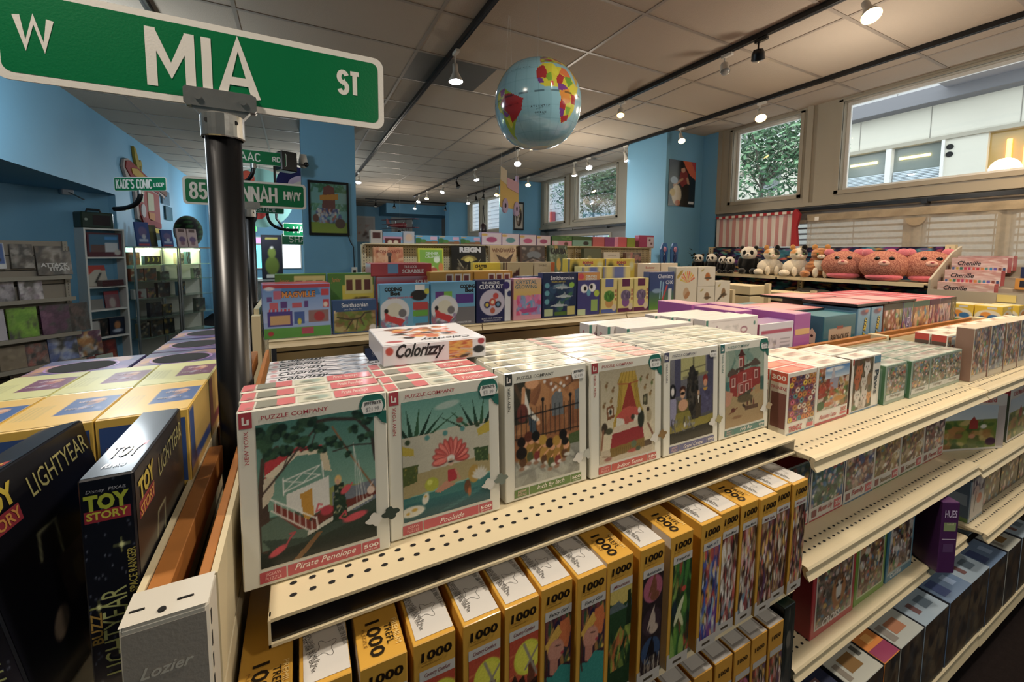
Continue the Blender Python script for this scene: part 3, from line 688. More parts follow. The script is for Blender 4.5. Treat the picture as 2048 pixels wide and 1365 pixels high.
# ---- plush shelving on the window side (faces -X)
def starpat():
    cv = Cv(220, 60, '#1a1633'); cv.busy(5, ['#1f2f5a', '#2d6a80', '#3e8f8a', '#b8484c', '#6a2f78', '#d7a84a', '#2a7f9e', '#221a44', '#14122a', '#5aa2a8'], 420, big=.05, small=.012); return cv
sp = starpat()
t = thing('plush_gondola', 'wall gondola with starry printed back panels behind the plush toys', 'shelving', (4.9, 2.6, -H))
for k, (a, b) in enumerate(((2.62, 3.70), (1.47, 2.56))):
    mb = MB(); mb.box(-.01, .01, a-2.6, b-2.6, .3, .075+H, lin('#1a1633')); mb.grid((-.0105, b-2.6, -.26+H), (0, a-b, 0), (0, 0, .335), sp)
    mb.grid((-.0105, b-2.6, -.62+H), (0, a-b, 0), (0, 0, .335), sp); mb.build('starry_back_panel', M['matte'], t)
for y in (3.72, 2.59, 1.44):
    mb = MB(); mb.box(-.03, .03, y-2.6-.03, y-2.6+.03, 0, .09+H, m=0)
    for j in range(40): mb.box(-.031, -.0298, y-2.6-.004, y-2.6+.004, H+.05-j*.03, H+.065-j*.03, m=1)
    mb.build('post', [M['cream2'], M['dark']], t)
for k, (a, b, z, dp) in enumerate(((2.6, 3.72, -.225, .45), (1.44, 2.58, -.225, .45), (2.6, 3.72, -.50, .42), (1.44, 2.58, -.56, .42))):
    w = b-a; t = thing('plush_shelf', ['upper shelf under the pandas and calico cats', 'upper shelf under the round pink plush bears', 'lower shelf with small spotted toys in shade', 'lower shelf under the round owl plush'][k], 'shelf', (4.88, (a+b)/2, z))
    mb = MB(); mb.box(-dp, 0, -w/2, w/2, -.014, 0, ch=.001); mb.build('deck', M['cream'], t)
    mb = MB(); mb.box(-dp-.006, -dp, -w/2, w/2, -.03, .002); mb.build('price_rail', M['cream'], t)
    for yy in (-w/2+.005, w/2-.008): mb = MB(); mb.prism([(-dp+.03, -.014), (0, -.014), (0, -.07)], 1, yy, yy+.003); mb.build('bracket', M['cream'], t)
# ================================================================== street signs
def rrect(w, h, r, n=6):
    p = []
    for cx, cy, a0 in ((w/2-r, h/2-r, 0), (-w/2+r, h/2-r, 90), (-w/2+r, -h/2+r, 180), (w/2-r, -h/2+r, 270)):
        for k in range(n+1): a = R(a0+90*k/n); p.append((cx+r*math.cos(a), cy+r*math.sin(a)))
    return p
def street_sign(label, loc, rz, w, h, letters, post=True, bracket=True, border=.012, pole_r=.030, name='street_sign', grp=None, bold=.028):
    t = thing(name, label, 'sign', (loc[0], loc[1], loc[2]), rz, grp)
    mb = MB(); mb.prism(rrect(w, h, .02), 1, -.0015, .0015, m=0)
    q = rrect(w-2*border, h-2*border, .014); mb.add([(x, -.0018, z) for x, z in q], [tuple(range(len(q)))], m=1); mb.add([(x, .0018, z) for x, z in q], [tuple(range(len(q)))[::-1]], m=1)
    mb.build('sign_blade', [M['signw'], M['green']], t)
    for st, x, z, hh, ww in letters:
        hwy(MB(), st, x, z, hh, ww, .15 if hh > .07 else .2).build('lettering', M['signw'], t)
    if bracket:
        b = MB(); b.prism([(-.055, -h/2-.004), (.055, -h/2-.004), (.058, -h/2), (.058, -h/2+.026), (.05, -h/2+.03), (-.055, -h/2+.03), (-.058, -h/2+.026), (-.058, -h/2)], 1, -.011, -.0025); b.prism([(-.055, -h/2-.004), (.055, -h/2-.004), (.058, -h/2), (.058, -h/2+.026), (-.055, -h/2+.03), (-.058, -h/2)], 1, .0025, .011)
        b.prism([(-.05, -h/2), (-.034, -h/2-.02), (.034, -h/2-.02), (.05, -h/2)], 1, -.009, .009)
        b.lathe([(0, -h/2-.014), (.028, -h/2-.014), (.036, -h/2-.018), (.036, -h/2-.058), (.0335, -h/2-.060), (.0335, -h/2-.057)], n=32)
        b.build('clamp_bracket', M['steel'], t, smooth=False)
        for bx in (-.036, .036): m = MB(); m.cyl((bx, -.0145, -h/2+.012), (bx, -.011, -h/2+.012), .0055, n=12); m.build('bolt', M['steel'], t)
        for bx in (-.022, .024): m = MB(); m.cyl((bx, -math.sqrt(.036**2-bx*bx)-.001, -h/2-.032), (bx, -math.sqrt(.036**2-bx*bx)+.004, -h/2-.032), .0038, n=10); m.build('set_screw', M['dark'], t)
    if post: m = MB(); m.cyl((0, 0, -loc[2]-H+.001), (0, 0, -h/2-.045), pole_r, n=40); m.build('pole', M['blacks'], t, smooth=True)
    return t
street_sign('large green street sign reading W MIA ST on a black pole', (-.117, 1.0, .352), 0, .61, .1524, [('W', -.252, .004, .046, .040), ('MIA', -.024, -.002, .102, .165), ('ST', .232, .012, .046, .042)])
street_sign('green street sign reading 85 and HANNAH HWY on the second black pole', (-.235, 2.92, .335), R(2), .61, .1524, [('85', -.235, 0, .085, .075), ('S HANNAH', -.022, 0, .088, .335), ('HWY', .231, .002, .050, .088)])
def bent_arm(parent, pts, r=.022): m = MB(); m.tube(pts, r, 12); m.build('bent_pipe', M['black'], parent, smooth=True)
def curve3(a, c, b, n=10): return [tuple(Vector(a).lerp(Vector(c), k/n).lerp(Vector(c).lerp(Vector(b), k/n), k/n)) for k in range(n+1)]
t = street_sign('small green sign reading KADE\'S COMIC LOOP on a bent black arm', (-1.31, 5.3, .64), R(-30), .53, .135, [('KADE\'S COMIC', -.06, 0, .085, .36), ('LOOP', .19, -.008, .036, .1)], post=False, bracket=False, border=.006)
bent_arm(t, curve3((0.0, 0, -.07), (0, 0, -.24), (-.26, -.02, -.24)))
m = MB(); m.cyl((0, 0, -.095), (0, 0, -.06), .026, n=16); m.build('clamp_bracket', M['steel'], t)
t = street_sign('green sign reading ISAAC RD partly hidden by the big pole', (-.36, 5.5, 1.035), R(2), .61, .1524, [('ISAAC', -.09, 0, .085, .28), ('RD', .205, -.004, .05, .075)], post=False, bracket=False, border=.005)
bent_arm(t, curve3((-.02, .05, -.08), (-.02, .05, -.3), (-.3, .3, -.3)))
m = MB(); m.cyl((-.02, .0, -.12), (-.02, .0, -.07), .03, n=16); m.build('clamp_bracket', M['steel'], t)
t = street_sign('distant green sign reading S MAR beside the blue column', (.13, 9.0, .41), R(2), .64, .25, [('S', -.24, 0, .07, .05), ('MARY', .02, 0, .12, .34)], post=False, bracket=False, border=.012)
bent_arm(t, [(-.3, .1, .02), (-.42, .1, .2), (-.42, .1, 1.17)])
t = street_sign('lower distant green sign reading SHAY below the S MAR sign', (.1, 9.4, .24), R(-2), .66, .22, [('SHAY', .0, 0, .12, .4)], post=False, bracket=False, border=.01)
bent_arm(t, [(.2, .1, .0), (.3, .1, .2), (.3, .1, 1.34)])
t = street_sign('thin green sign hidden just under the HANNAH sign', (-.37, 6.6, .56), R(2), .5, .10, [('JUSTICE', 0, 0, .05, .3)], post=False, bracket=False, border=.006)
bent_arm(t, curve3((.05, 0, -.05), (.05, 0, -.3), (.42, 0, -.26)), .02)
# ================================================================== track lighting
def track(x, y0, y1, label, d=.018):
    t = thing('light_track', label, 'track', (x, (y0+y1)/2, CE-.0046-.02)); h = (y1-y0)/2; mb = MB(); mb.box(-d, d, -h, h, -.016, .0195, m=0); mb.box(-.005, .005, -h, h, -.0164, -.016, m=1)
    mb.build('rail', [M['black'], M['dark']], t)
    return t
track(1.155, -2.4, 9.4, 'long black light track left of the globe'); track(3.04, -2.4, 12, 'long black light track right of the globe')
track(4.30, -2.4, 11, 'long black light track nearest the windows'); track(-.80, -2.4, 4.2, 'short black light track above the big street sign')
def xtrack(x0, x1, y, lab):
    t = thing('light_track', lab, 'track', ((x0+x1)/2, y, CE-.025)); mb = MB(); h = (x1-x0)/2; mb.box(-h, h, -.018, .018, -.016, .0195); mb.build('rail', M['black'], t)
xtrack(1.9, 5.0, 13.2, 'black cross track near the far blue wall')
BULB = {'w': emis('bulb_warm', '#ffd07a', 26), 'c': emis('bulb_cool', '#f4f7ff', 26), 'd': emis('bulb_dim', '#ffc56a', 9)}
SPOTW = mat('spot_white', '#cfc9bd', rough=.4, noise=.04)
protos = {}
def spot(x, y, kind, bulb, aim=(0, 0), label='', ln=.11, energy=0, white=True, s=1.0):
    """kind: par (bare flood lamp), can, gim"""
    t = thing('track_spotlight', label, 'spotlight', (x, y, CE-.042)); mm = SPOTW if white else M['black']
    mb = MB(); mb.box(-.016, .016, -.045, .045, -.026, -.0015, ch=.003); mb.build('adapter', mm, t)
    mb = MB(); mb.cyl((0, .02, -.026), (0, .02, -.026-ln*.55), .006, n=8); mb.build('arm', mm, t)
    hd = bpy.data.objects.new('lamp_head', None)
    ax, ay = aim; p = Vector((0, .02, -.026-ln*.55)); d = Vector((ax, ay, -1)).normalized(); q = d.to_track_quat('-Z', 'Y').to_matrix()
    mb = MB()
    if kind == 'par': prof = [(.0, .02), (.02, .02), (.022, -.03), (.024, -.045), (.048*s, -.10), (.050*s, -.112)]
    elif kind == 'can': prof = [(0, .03), (.018, .028), (.03, .012), (.034, -.05), (.036, -.06)]
    else: prof = [(0, .02), (.03, .015), (.042, -.01), (.044, -.045), (.046, -.055)]
    mb.lathe(prof, n=20); mb.v = [tuple(p+q @ Vector(v)) for v in mb.v]; h = mb.build('head', mm, t, smooth=True)
    r, z = prof[-1]; mb = MB()
    mb.lathe([(r*.97, z+.004), (r*.8, z-.008), (r*.4, z-.014), (.0001, z-.016)], n=20); mb.v = [tuple(p+q @ Vector(v)) for v in mb.v]
    mb.build('bulb', BULB[bulb] if bulb in BULB else mat('unlit_lens', '#8f8f8a', rough=.15), h, smooth=True)
    if energy:
        c = {'w': WARM, 'c': COOL, 'd': WARM}[bulb]; o = p+d*.16+Vector((x, y, CE-.042+H))
        lamp('SPOT', o, energy, c, .05, spot=2.3, aim=o+d)
    return t
spot(1.155, 3.2, 'par', 'c', (.05, .0), 'white flood spotlight hanging over the grey ceiling panel', ln=.16, energy=38, s=1.1)
spot(3.04, 3.43, 'can', 'd', (-.35, -.35), 'white can spotlight glowing amber right of the globe', energy=20)
spot(3.04, 2.25, 'can', 'off', (-.3, -.4), 'unlit white can spotlight left of the black one')
spot(3.04, 1.98, 'gim', 'off', (.5, .3), 'black gimbal spotlight throwing light on the ceiling', white=False)
spot(3.04, 1.33, 'par', 'w', (-.4, -.5), 'bright warm spotlight at the top edge of the picture', energy=45)
spot(4.30, 2.76, 'par', 'w', (-.5, -.5), 'warm glaring spotlight above the narrow near window', energy=40)
spot(4.30, 3.76, 'par', 'w', (-.4, -.6), 'warm starry spotlight above the near blue pillar', energy=30, s=.8)
spot(4.30, 4.75, 'par', 'c', (.35, -.2), 'white flood spotlight over the right tree-view window', ln=.14, energy=25)
spot(4.30, 5.62, 'par', 'c', (-.2, -.7), 'round white glowing spotlight over the wide tree-view window', energy=22)
spot(4.30, 6.0, 'par', 'c', (.1, -.0), 'white flood spotlight beside the round glowing one', ln=.16)
spot(4.30, 7.6, 'par', 'w', (-.3, -.5), 'orange glowing spotlight right of the paper truck', energy=15)
spot(3.04, 5.7, 'par', 'c', (-.3, -.6), 'white glaring spotlight just below the globe', ln=.2, energy=22)
for k, (x, y, b, lab) in enumerate(((3.04, 7.4, 'c', 'white spotlight left of the paper truck'), (3.04, 9.3, 'c', 'small white flood spotlight further left along the right track'), (3.04, 8.4, 'off', 'black spotlight dangling between two white ones'),
        (4.30, 9.1, 'w', 'amber spotlight beside the paper truck front'), (4.30, 9.9, 'off', 'black spotlight pair right member by the far window'), (4.30, 10.4, 'off', 'black spotlight pair left member by the far window'),
        (4.30, 8.6, 'c', 'white spotlight above the far window row'), (3.04, 10.6, 'w', 'amber spotlight deep in the shop'), (3.04, 11.4, 'c', 'small white spotlight deep in the shop'), (1.155, 8.8, 'c', 'small white spotlight hanging beside the blue column edge'),
        (4.30, 11.0, 'c', 'faint white spotlight near the far blue pier'), (2.2, 13.2, 'off', 'leftmost small black spotlight on the far cross track'), (2.75, 13.2, 'off', 'second small black spotlight on the far cross track'),
        (3.4, 13.2, 'c', 'lit spotlight on the far cross track'), (4.4, 13.2, 'off', 'right small black spotlight on the far cross track'))):
    spot(x, y, 'par', b, (random.Random(k).uniform(-.5, .3), -.4), lab, ln=.14, white=(b != 'off'), energy=12 if k in (0, 3, 9, 13) else 0)
# the same track lamps carry on behind the photographer
for x, y, c in ((1.155, .3, SOFT), (1.155, -1.4, SOFT), (3.04, .2, SOFT), (-.8, .6, SOFT), (-.8, 2.6, COOL), (4.3, .6, WARM)):
    t = spot(x, y, 'par', 'd' if c != COOL else 'c', (.1, .3), {(1.155, .3): 'flood spotlight over the near shelf', (1.155, -1.4): 'flood spotlight behind the photographer', (3.04, .2): 'flood spotlight over the right aisle', (-.8, .6): 'flood spotlight over the left aisle', (-.8, 2.6): 'cool flood spotlight over the left displays', (4.3, .6): 'flood spotlight by the near windows'}[(x, y)])
    lamp('SPOT', (x, y, CE-.3+H), 62 if c != COOL else 22, c, .09, spot=2.5, aim=(x+.15, y+.4, 0))
for p, e, c in (((0.3, 8.6, CE-.9), 34, COOL), ((-1.2, 4.1, CE-.6), 22, COOL), ((2.2, 10.8, CE-.9), 30, SOFT), ((-.9, 11, CE-.8), 45, COOL), ((3.5, 4.9, CE-.9), 26, SOFT), ((3.6, 1.6, CE-.7), 16, SOFT)): lamp('POINT', (p[0], p[1], p[2]+H), e, c, .12)  # fill points without fixtures, added to brighten the far shop and window side
# ================================================================== hanging things
def globe():
    cv = Cv(300, 170, '#8ec3d6'); lon = lambda a: (a+180)/360; lat = lambda b: (b+90)/180
    for a in range(0, 24): cv.line([(a/24, 0), (a/24, 1)], .0016, '#6fa3b8', .6)
    for b in range(1, 12): cv.line([(0, b/12), (1, b/12)], .0016, '#6fa3b8', .6)
    pl = lambda pts, c: cv.poly([(lon(x), lat(y)) for x, y in pts], c)
    pl([(-17, 15), (-16, 28), (-6, 36), (10, 37), (12, 32), (32, 31), (37, 18), (43, 11), (51, 12), (40, -3), (40, -15), (34, -26), (25, -34), (18, -34), (12, -18), (13, -6), (9, 4), (-8, 4), (-14, 9)], '#d9d22a')
    pl([(-17, 15), (-16, 28), (-6, 33), (-3, 22), (-5, 14)], '#b02025'); pl([(-3, 20), (3, 22), (3, 12), (-2, 10), (-6, 14)], '#86b62a'); pl([(3, 22), (8, 36), (10, 37), (12, 32), (15, 23), (8, 18)], '#e2de2e')
    pl([(15, 23), (24, 32), (32, 31), (36, 20), (24, 18)], '#e07028'); pl([(8, 14), (15, 22), (22, 18), (16, 9), (9, 8)], '#b02025'); pl([(22, 18), (36, 20), (37, 12), (26, 6)], '#6ba52a'); pl([(9, 8), (16, 9), (26, 5), (20, 0), (10, 1)], '#7c3a92')
    pl([(12, 0), (28, 5), (30, -10), (20, -14), (13, -8)], '#e0902a'); pl([(30, 0), (40, -2), (40, -12), (32, -12)], '#b02025'); pl([(13, -8), (22, -14), (22, -20), (12, -18)], '#b02025'); pl([(12, -18), (20, -19), (20, -28), (15, -28)], '#7c3a92'); pl([(22, -16), (32, -16), (30, -24), (24, -24)], '#86b62a'); pl([(16, -28), (30, -24), (30, -31), (20, -35)], '#b02025')
    pl([(-17, 15), (-10, 14), (-8, 8), (-14, 9)], '#7c3a92'); pl([(-8, 10), (0, 10), (0, 5), (-8, 5)], '#d9d22a'); pl([(0, 10), (4, 11), (4, 5), (0, 5)], '#d33')
    pl([(-80, 8), (-72, 12), (-60, 10), (-50, 2), (-35, -6), (-39, -18), (-48, -26), (-58, -38), (-66, -46), (-70, -54), (-74, -50), (-72, -30), (-70, -18), (-80, -5)], '#9ab82a')
    pl([(-73, -5), (-60, 4), (-50, 2), (-35, -6), (-39, -18), (-48, -26), (-57, -30), (-58, -20), (-68, -10)], '#b02028'); pl([(-72, 11), (-60, 10), (-62, 3), (-70, 2)], '#8a3f98'); pl([(-80, 7), (-72, 11), (-70, 3), (-76, 0)], '#d9d22a'); pl([(-68, -11), (-58, -20), (-63, -23), (-69, -18)], '#7c3a92'); pl([(-81, -5), (-74, -3), (-72, -14), (-76, -14)], '#d9d22a'); pl([(-66, -22), (-58, -24), (-57, -32), (-64, -36)], '#d9d22a')
    pl([(-10, 37), (-9, 44), (0, 44), (4, 50), (10, 54), (25, 58), (40, 60), (45, 42), (28, 38), (18, 40), (10, 44), (0, 38)], '#d96f3a'); cv.busy(4, ['#b02025', '#d9d22a', '#86b62a', '#8a3f98', '#e0c080'], 40, lon(-8), lat(38), lon(45), lat(58), .2, .08)
    pl([(-125, 30), (-97, 18), (-80, 26), (-65, 45), (-60, 52), (-90, 65), (-140, 68), (-160, 60), (-130, 50)], '#8db64a'); pl([(45, 10), (60, 25), (75, 10), (90, 22), (110, 10), (120, 30), (140, 50), (170, 65), (60, 70), (40, 60), (45, 40)], '#c4a03a'); pl([(114, -22), (130, -12), (145, -12), (153, -28), (140, -38), (116, -34)], '#d98a2a')
    for k in range(18): cv.line([(k/18, .5), (k/18+.03, .5)], .003, '#20303a')
    cv.ell(.5, 0, 1, .07, '#b9c6c4')
    im = cv.lin(); h, w = im.shape[:2]; t = thing('inflatable_globe', 'inflatable world globe ball hanging from the ceiling', 'globe', (.945, 1.6, .632), R(0)); r = .188
    mb = MB()
    def pos(u, v):
        a = (u-.5)*2*math.pi; b = (v-.5)*math.pi; cr = math.cos(b); pk = 1-.035*abs(math.sin(a*3))*cr; rr = r*pk
        x = rr*cr*math.sin(a); y = -rr*cr*math.cos(a); return (x, y, r*1.03*math.sin(b)*(1-.07*abs(math.sin(b))**6))
    A = R(0)
    for j in range(h+1):
        for i in range(w):
            p = Vector(pos(i/w, j/h)); mb.v.append(tuple(Matrix.Rotation(A, 3, 'Z') @ (Matrix.Rotation(R(-4), 3, 'Y') @ (Matrix.Rotation(R(-14), 3, 'Z') @ p))))
    for j in range(h):
        for i in range(w):
            a = j*w+i; b = j*w+(i+1) % w; mb.f.append((a, b, b+w, a+w)); mb.m.append(0); mb.c.append([tuple(im[j, i])]*4)
    mb.build('ball', M['rubber'], t, smooth=True)
    mb = MB(); rot = Matrix.Rotation(R(-14), 3, 'Z')
    def wr(s_, lo, la, hh, dl):
        for k, chh in enumerate(s_):
            if chh == ' ': continue
            a = R(lo+dl*(k-(len(s_)-1)/2)); b = R(la); n = Vector((math.sin(a)*math.cos(b), -math.cos(a)*math.cos(b), math.sin(b))); e = Vector((math.cos(a), math.sin(a), 0)); u = n.cross(e)
            q = Matrix.Rotation(A, 3, 'Z') @ (Matrix.Rotation(R(-4), 3, 'Y')) @ rot
            mb.text(chh, q @ (n*r*1.012), q @ e, q @ u, hh, (.01, .01, .02), bold=.03)
    wr('ATLANTIC', -14, -17, .0065, 3.1); wr('OCEAN', -14, -24, .0065, 3.1); wr('ATLANTIC OCEAN', -40, 32, .004, 2.2); wr('SOUTH AMERICA', -55, -11, .004, 2.2)
    mb.build('map_lettering', M['matte'], t)
    mb = MB(); mb.cyl((0, 0, .19), (0, 0, 1.6-.632-.005), .0008, n=5); mb.build('string', M['signw'], t)
globe()
t = thing('paper_truck', 'yellow and pink cardboard truck hanging below the globe', 'mobile', (1.325, 2.6, .41), R(12)); ye = lin('#d9b866'); yp = lin('#d8cdb0'); pkc = lin('#d3a9b4'); li = lin('#b6a3c0')
mb = MB(); mb.prism([(-.085, .17), (-.03, .145), (-.03, .10), (.075, .045), (.075, -.11), (-.085, -.10)], 1, -.003, .003, ye); mb.prism([(-.085, .171), (-.03, .146), (-.03, .05), (-.085, .08)], 1, -.0045, .0045, yp); mb.build('truck_body', M['matte'], t)
mb = MB(); mb.prism([(-.03, .102), (.075, .075), (.075, -.0), (-.03, .035)], 1, -.0055, .0055, pkc); mb.prism([(.05, .08), (.075, .075), (.07, .125), (.052, .12)], 1, -.0055, .0055, li); mb.build('cab_window', M['matte'], t)
for x in (-.045, .055):
    mb = MB(); mb.prism([(x+.024*math.cos(k*.314), -.09-(.0 if x < 0 else .015)+.05*math.sin(k*.314)) for k in range(20)], 1, -.009, .009, li); mb.prism([(x+.006*math.cos(k*.52), -.09-(0 if x < 0 else .015)+.016*math.sin(k*.52)) for k in range(12)], 1, -.011, .011, lin('#3a3440')); mb.build('wheel', M['matte'], t)
mb = MB(); mb.cyl((-.08, 0, .168), (-.02, 0, 1.16), .0008, n=4); mb.cyl((.06, 0, .12), (-.01, 0, 1.16), .0008, n=4); mb.build('string', M['signw'], t)
t = thing('model_biplane', 'small red toy biplane hanging before the far blue wall', 'toy plane', (1.42, 6.6, .42), R(35)); rdp = lin('#7c2533')
mb = MB(); mb.cyl((-.2, 0, -.02), (.14, 0, 0), .018, .045, n=12, c=rdp); mb.ball((.14, 0, 0), (.04, .045, .045), rdp, n=12, h=8); mb.build('fuselage', M['print'], t)
for z in (-.05, .08): mb = MB(); mb.box(.0, .1, -.34, .34, z, z+.008, rdp); mb.build('wing', M['print'], t)
mb = MB(); mb.box(-.23, -.17, -.1, .1, -.01, -.004, rdp); mb.prism([(-.24, 0), (-.16, 0), (-.22, .08), (-.24, .08)], 1, -.003, .003, rdp); mb.build('tail', M['print'], t)
for y in (-.25, .25, -.08, .08): mb = MB(); mb.cyl((.05, y, -.05), (.05, y, .08), .004, n=5); mb.build('strut', M['black'], t)
mb = MB(); mb.cyl((.08, -.05, -.11), (.08, -.035, -.11), .03, n=12); mb.cyl((.08, .05, -.11), (.08, .035, -.11), .03, n=12); mb.cyl((.08, -.05, -.11), (.06, 0, -.02), .004, n=5); mb.cyl((.08, .05, -.11), (.06, 0, -.02), .004, n=5); mb.build('landing_gear', M['black'], t)
mb = MB(); mb.box(.182, .186, -.008, .008, -.09, .09); mb.build('propeller', M['black'], t)
mb = MB(); mb.cyl((.05, 0, .08), (.05, 0, 1.17), .001, n=4); mb.build('string', M['signw'], t)
t = thing('hanging_figure', 'dark red and black slim figure ornament hanging by the far blue pier', 'ornament', (3.55, 8.2, .55), 0)
mb = MB(); mb.lathe([(0, -.42), (.06, -.41), (.05, -.36), (.02, -.33), (.03, -.2), (.07, -.1), (.06, .02), (.03, .06), (0, .07)], n=12, c=lin('#2a1216')); mb.build('body', M['print'], t, smooth=True)
mb = MB(); mb.cyl((-.02, 0, .05), (-.005, 0, .36), .006, n=5); mb.cyl((.03, 0, .05), (.005, 0, .36), .006, n=5); mb.lathe([(0, .34), (.02, .36), (.012, .44), (0, .45)], n=8); mb.cyl((0, 0, .44), (0, 0, 1.04), .002, n=4); mb.build('sling', M['black'], t)
# ================================================================== boxed picture puzzles on the near shelf
def art_boat():
    c = Cv(118, 140, '#4f7f74'); c.grad(0, .35, 1, 1, '#7fa38f', '#3f7268').grad(0, 0, 1, .34, '#1e2420', '#4a5a48')
    c.poly([(.45, .40), (.62, .47), (1, .42), (1, .30), (.45, .32)], '#8a8f4e').poly([(.6, .42), (1, .45), (1, .25), (.6, .25)], '#6f7680')
    c.poly([(.0, .12), (.0, .5), (.03, .68), (.07, .6), (.09, .2), (.06, .1)], '#4a3a30')
    c.poly([(.02, .30), (.22, .36), (.40, .17), (.35, .13), (.02, .12)], '#5c6f60').poly([(.02, .2), (.38, .14), (1, .30), (1, .22), (.5, .12), (.1, .1)], '#3c4a40')
    c.poly([(.40, .18), (.62, .26), (1, .33), (1, .36), (.7, .34), (.42, .28)], '#6a2e24').poly([(.38, .15), (.7, .24), (.97, .31), (.97, .33), (.66, .26), (.38, .18)], '#c9c4b4')
    c.poly([(.06, .73), (.32, .80), (.55, .78), (.55, .75), (.3, .77), (.06, .62)], '#b5222a').poly([(.06, .64), (.3, .77), (.55, .755), (.55, .72), (.32, .74), (.1, .6)], '#d8cbb0')
    c.poly([(.05, .62), (.14, .62), (.12, .5), (.08, .45), (.03, .42)], '#c9bda4').poly([(.5, .74), (.56, .75), (.6, .58), (.53, .6)], '#cdbf9f')
    c.poly([(.22, .48), (.58, .55), (.58, .34), (.40, .28), (.22, .40)], '#d9d7cf').poly([(.33, .46), (.43, .485), (.44, .29), (.36, .25)], '#c08a24')
    c.poly([(.12, .44), (.46, .22), (.46, .18), (.3, .22), (.12, .38)], '#7c3328')
    for k in range(7): c.line([(.13+k*.048, .45-k*.034), (.13+k*.048, .38-k*.034)], .008, '#dcdad2')
    c.line([(.10, .47), (.46, .26)], .012, '#e6e4dc').line([(.10, .39), (.42, .17)], .012, '#dcd8cc').line([(.46, .27), (.47, .18)], .012, '#e6e4dc')
    for a, b in (((.2, .58), (.5, .64)), ((.2, .50), (.5, .57))): c.line([a, b], .010, '#e6e4dc')
    c.line([(.2, .58), (.36, .54), (.5, .64)], .008, '#e6e4dc').line([(.2, .50), (.36, .61), (.5, .57)], .008, '#e6e4dc').line([(.2, .6), (.2, .48)], .01, '#e6e4dc').line([(.52, .66), (.53, .55)], .01, '#e6e4dc')
    c.poly([(.62, .47), (.70, .48), (.74, .20), (.60, .20)], '#26382a').ell(.655, .505, .03, .035, '#d8b06a').ell(.65, .49, .018, .02, '#c89a80')
    c.busy(3, ['#d9d2b0', '#c9b870', '#3a5a36'], 26, .61, .22, .73, .46, .04, .03)
    c.line([(.62, .9), (.78, .66), (1, .36)], .014, '#8a5a34')
    for x in (.80, .83, .86): c.line([(.8, .75), (x+.02, .3)], .004, '#cfd0c8')
    for x in (.88, .92): c.line([(.84, .62), (x, .28)], .004, '#cfd0c8')
    c.line([(.02, .55), (.05, .75), (.16, .82)], .035, '#4b3a30').line([(.04, .52), (.2, .66), (.34, .80), (.5, .93)], .016, '#473830').line([(.2, .66), (.26, .78), (.44, .78)], .01, '#473830')
    c.line([(.34, .95), (.6, .96), (.84, .93), (.97, .8), (1, .6)], .03, '#3a312b').line([(.62, .72), (.8, .74), (.99, .72)], .012, '#3a312b').line([(.75, .72), (.68, .8)], .01, '#3a312b').line([(.5, .93), (.44, .8), (.35, .76)], .01, '#3a312b')
    r = random.Random(1)
    for x, y, s_ in ((.05, .86, .10), (.16, .93, .10), (.27, .88, .08), (.12, .78, .08), (.36, .83, .07), (.24, .79, .07), (.45, .78, .05), (.4, .97, .09), (.52, .9, .07), (.6, .80, .07), (.67, .76, .05), (.8, .86, .06), (.86, .96, .07), (.93, .9, .06), (.88, .78, .05), (.95, .79, .05), (.52, .75, .05), (.03, .95, .08), (.75, .68, .04), (.33, .92, .06)):
        for k in range(12): c.ell(x+r.uniform(-s_, s_)*.6, y+r.uniform(-s_, s_)*.35, s_*r.uniform(.25, .5), s_*r.uniform(.2, .35), r.choice(['#1f3a2a', '#2d4a34', '#16291e', '#34553a']))
    fl = '#c8424c'
    c.ell(.55, .30, .055, .035, '#b3303e').line([(.50, .32), (.46, .31), (.48, .36), (.51, .35)], .014, fl).ell(.72, .42, .05, .025, fl, .5).line([(.75, .42), (.78, .46)], .012, fl)
    c.ell(.80, .20, .11, .028, fl, .12).line([(.70, .20), (.66, .22), (.71, .26), (.72, .23)], .014, fl).ell(.14, .10, .075, .025, fl, .35).line([(.2, .12), (.24, .17), (.28, .2), (.24, .2)], .014, '#b84048')
    c.ell(.95, .37, .035, .03, '#d9bfae').line([(.92, .38), (.97, .43)], .01, '#d9bfae').poly([(.25, .0), (.32, .0), (.52, .16), (.47, .16)], '#7d5a36').speck(1, 5); return c
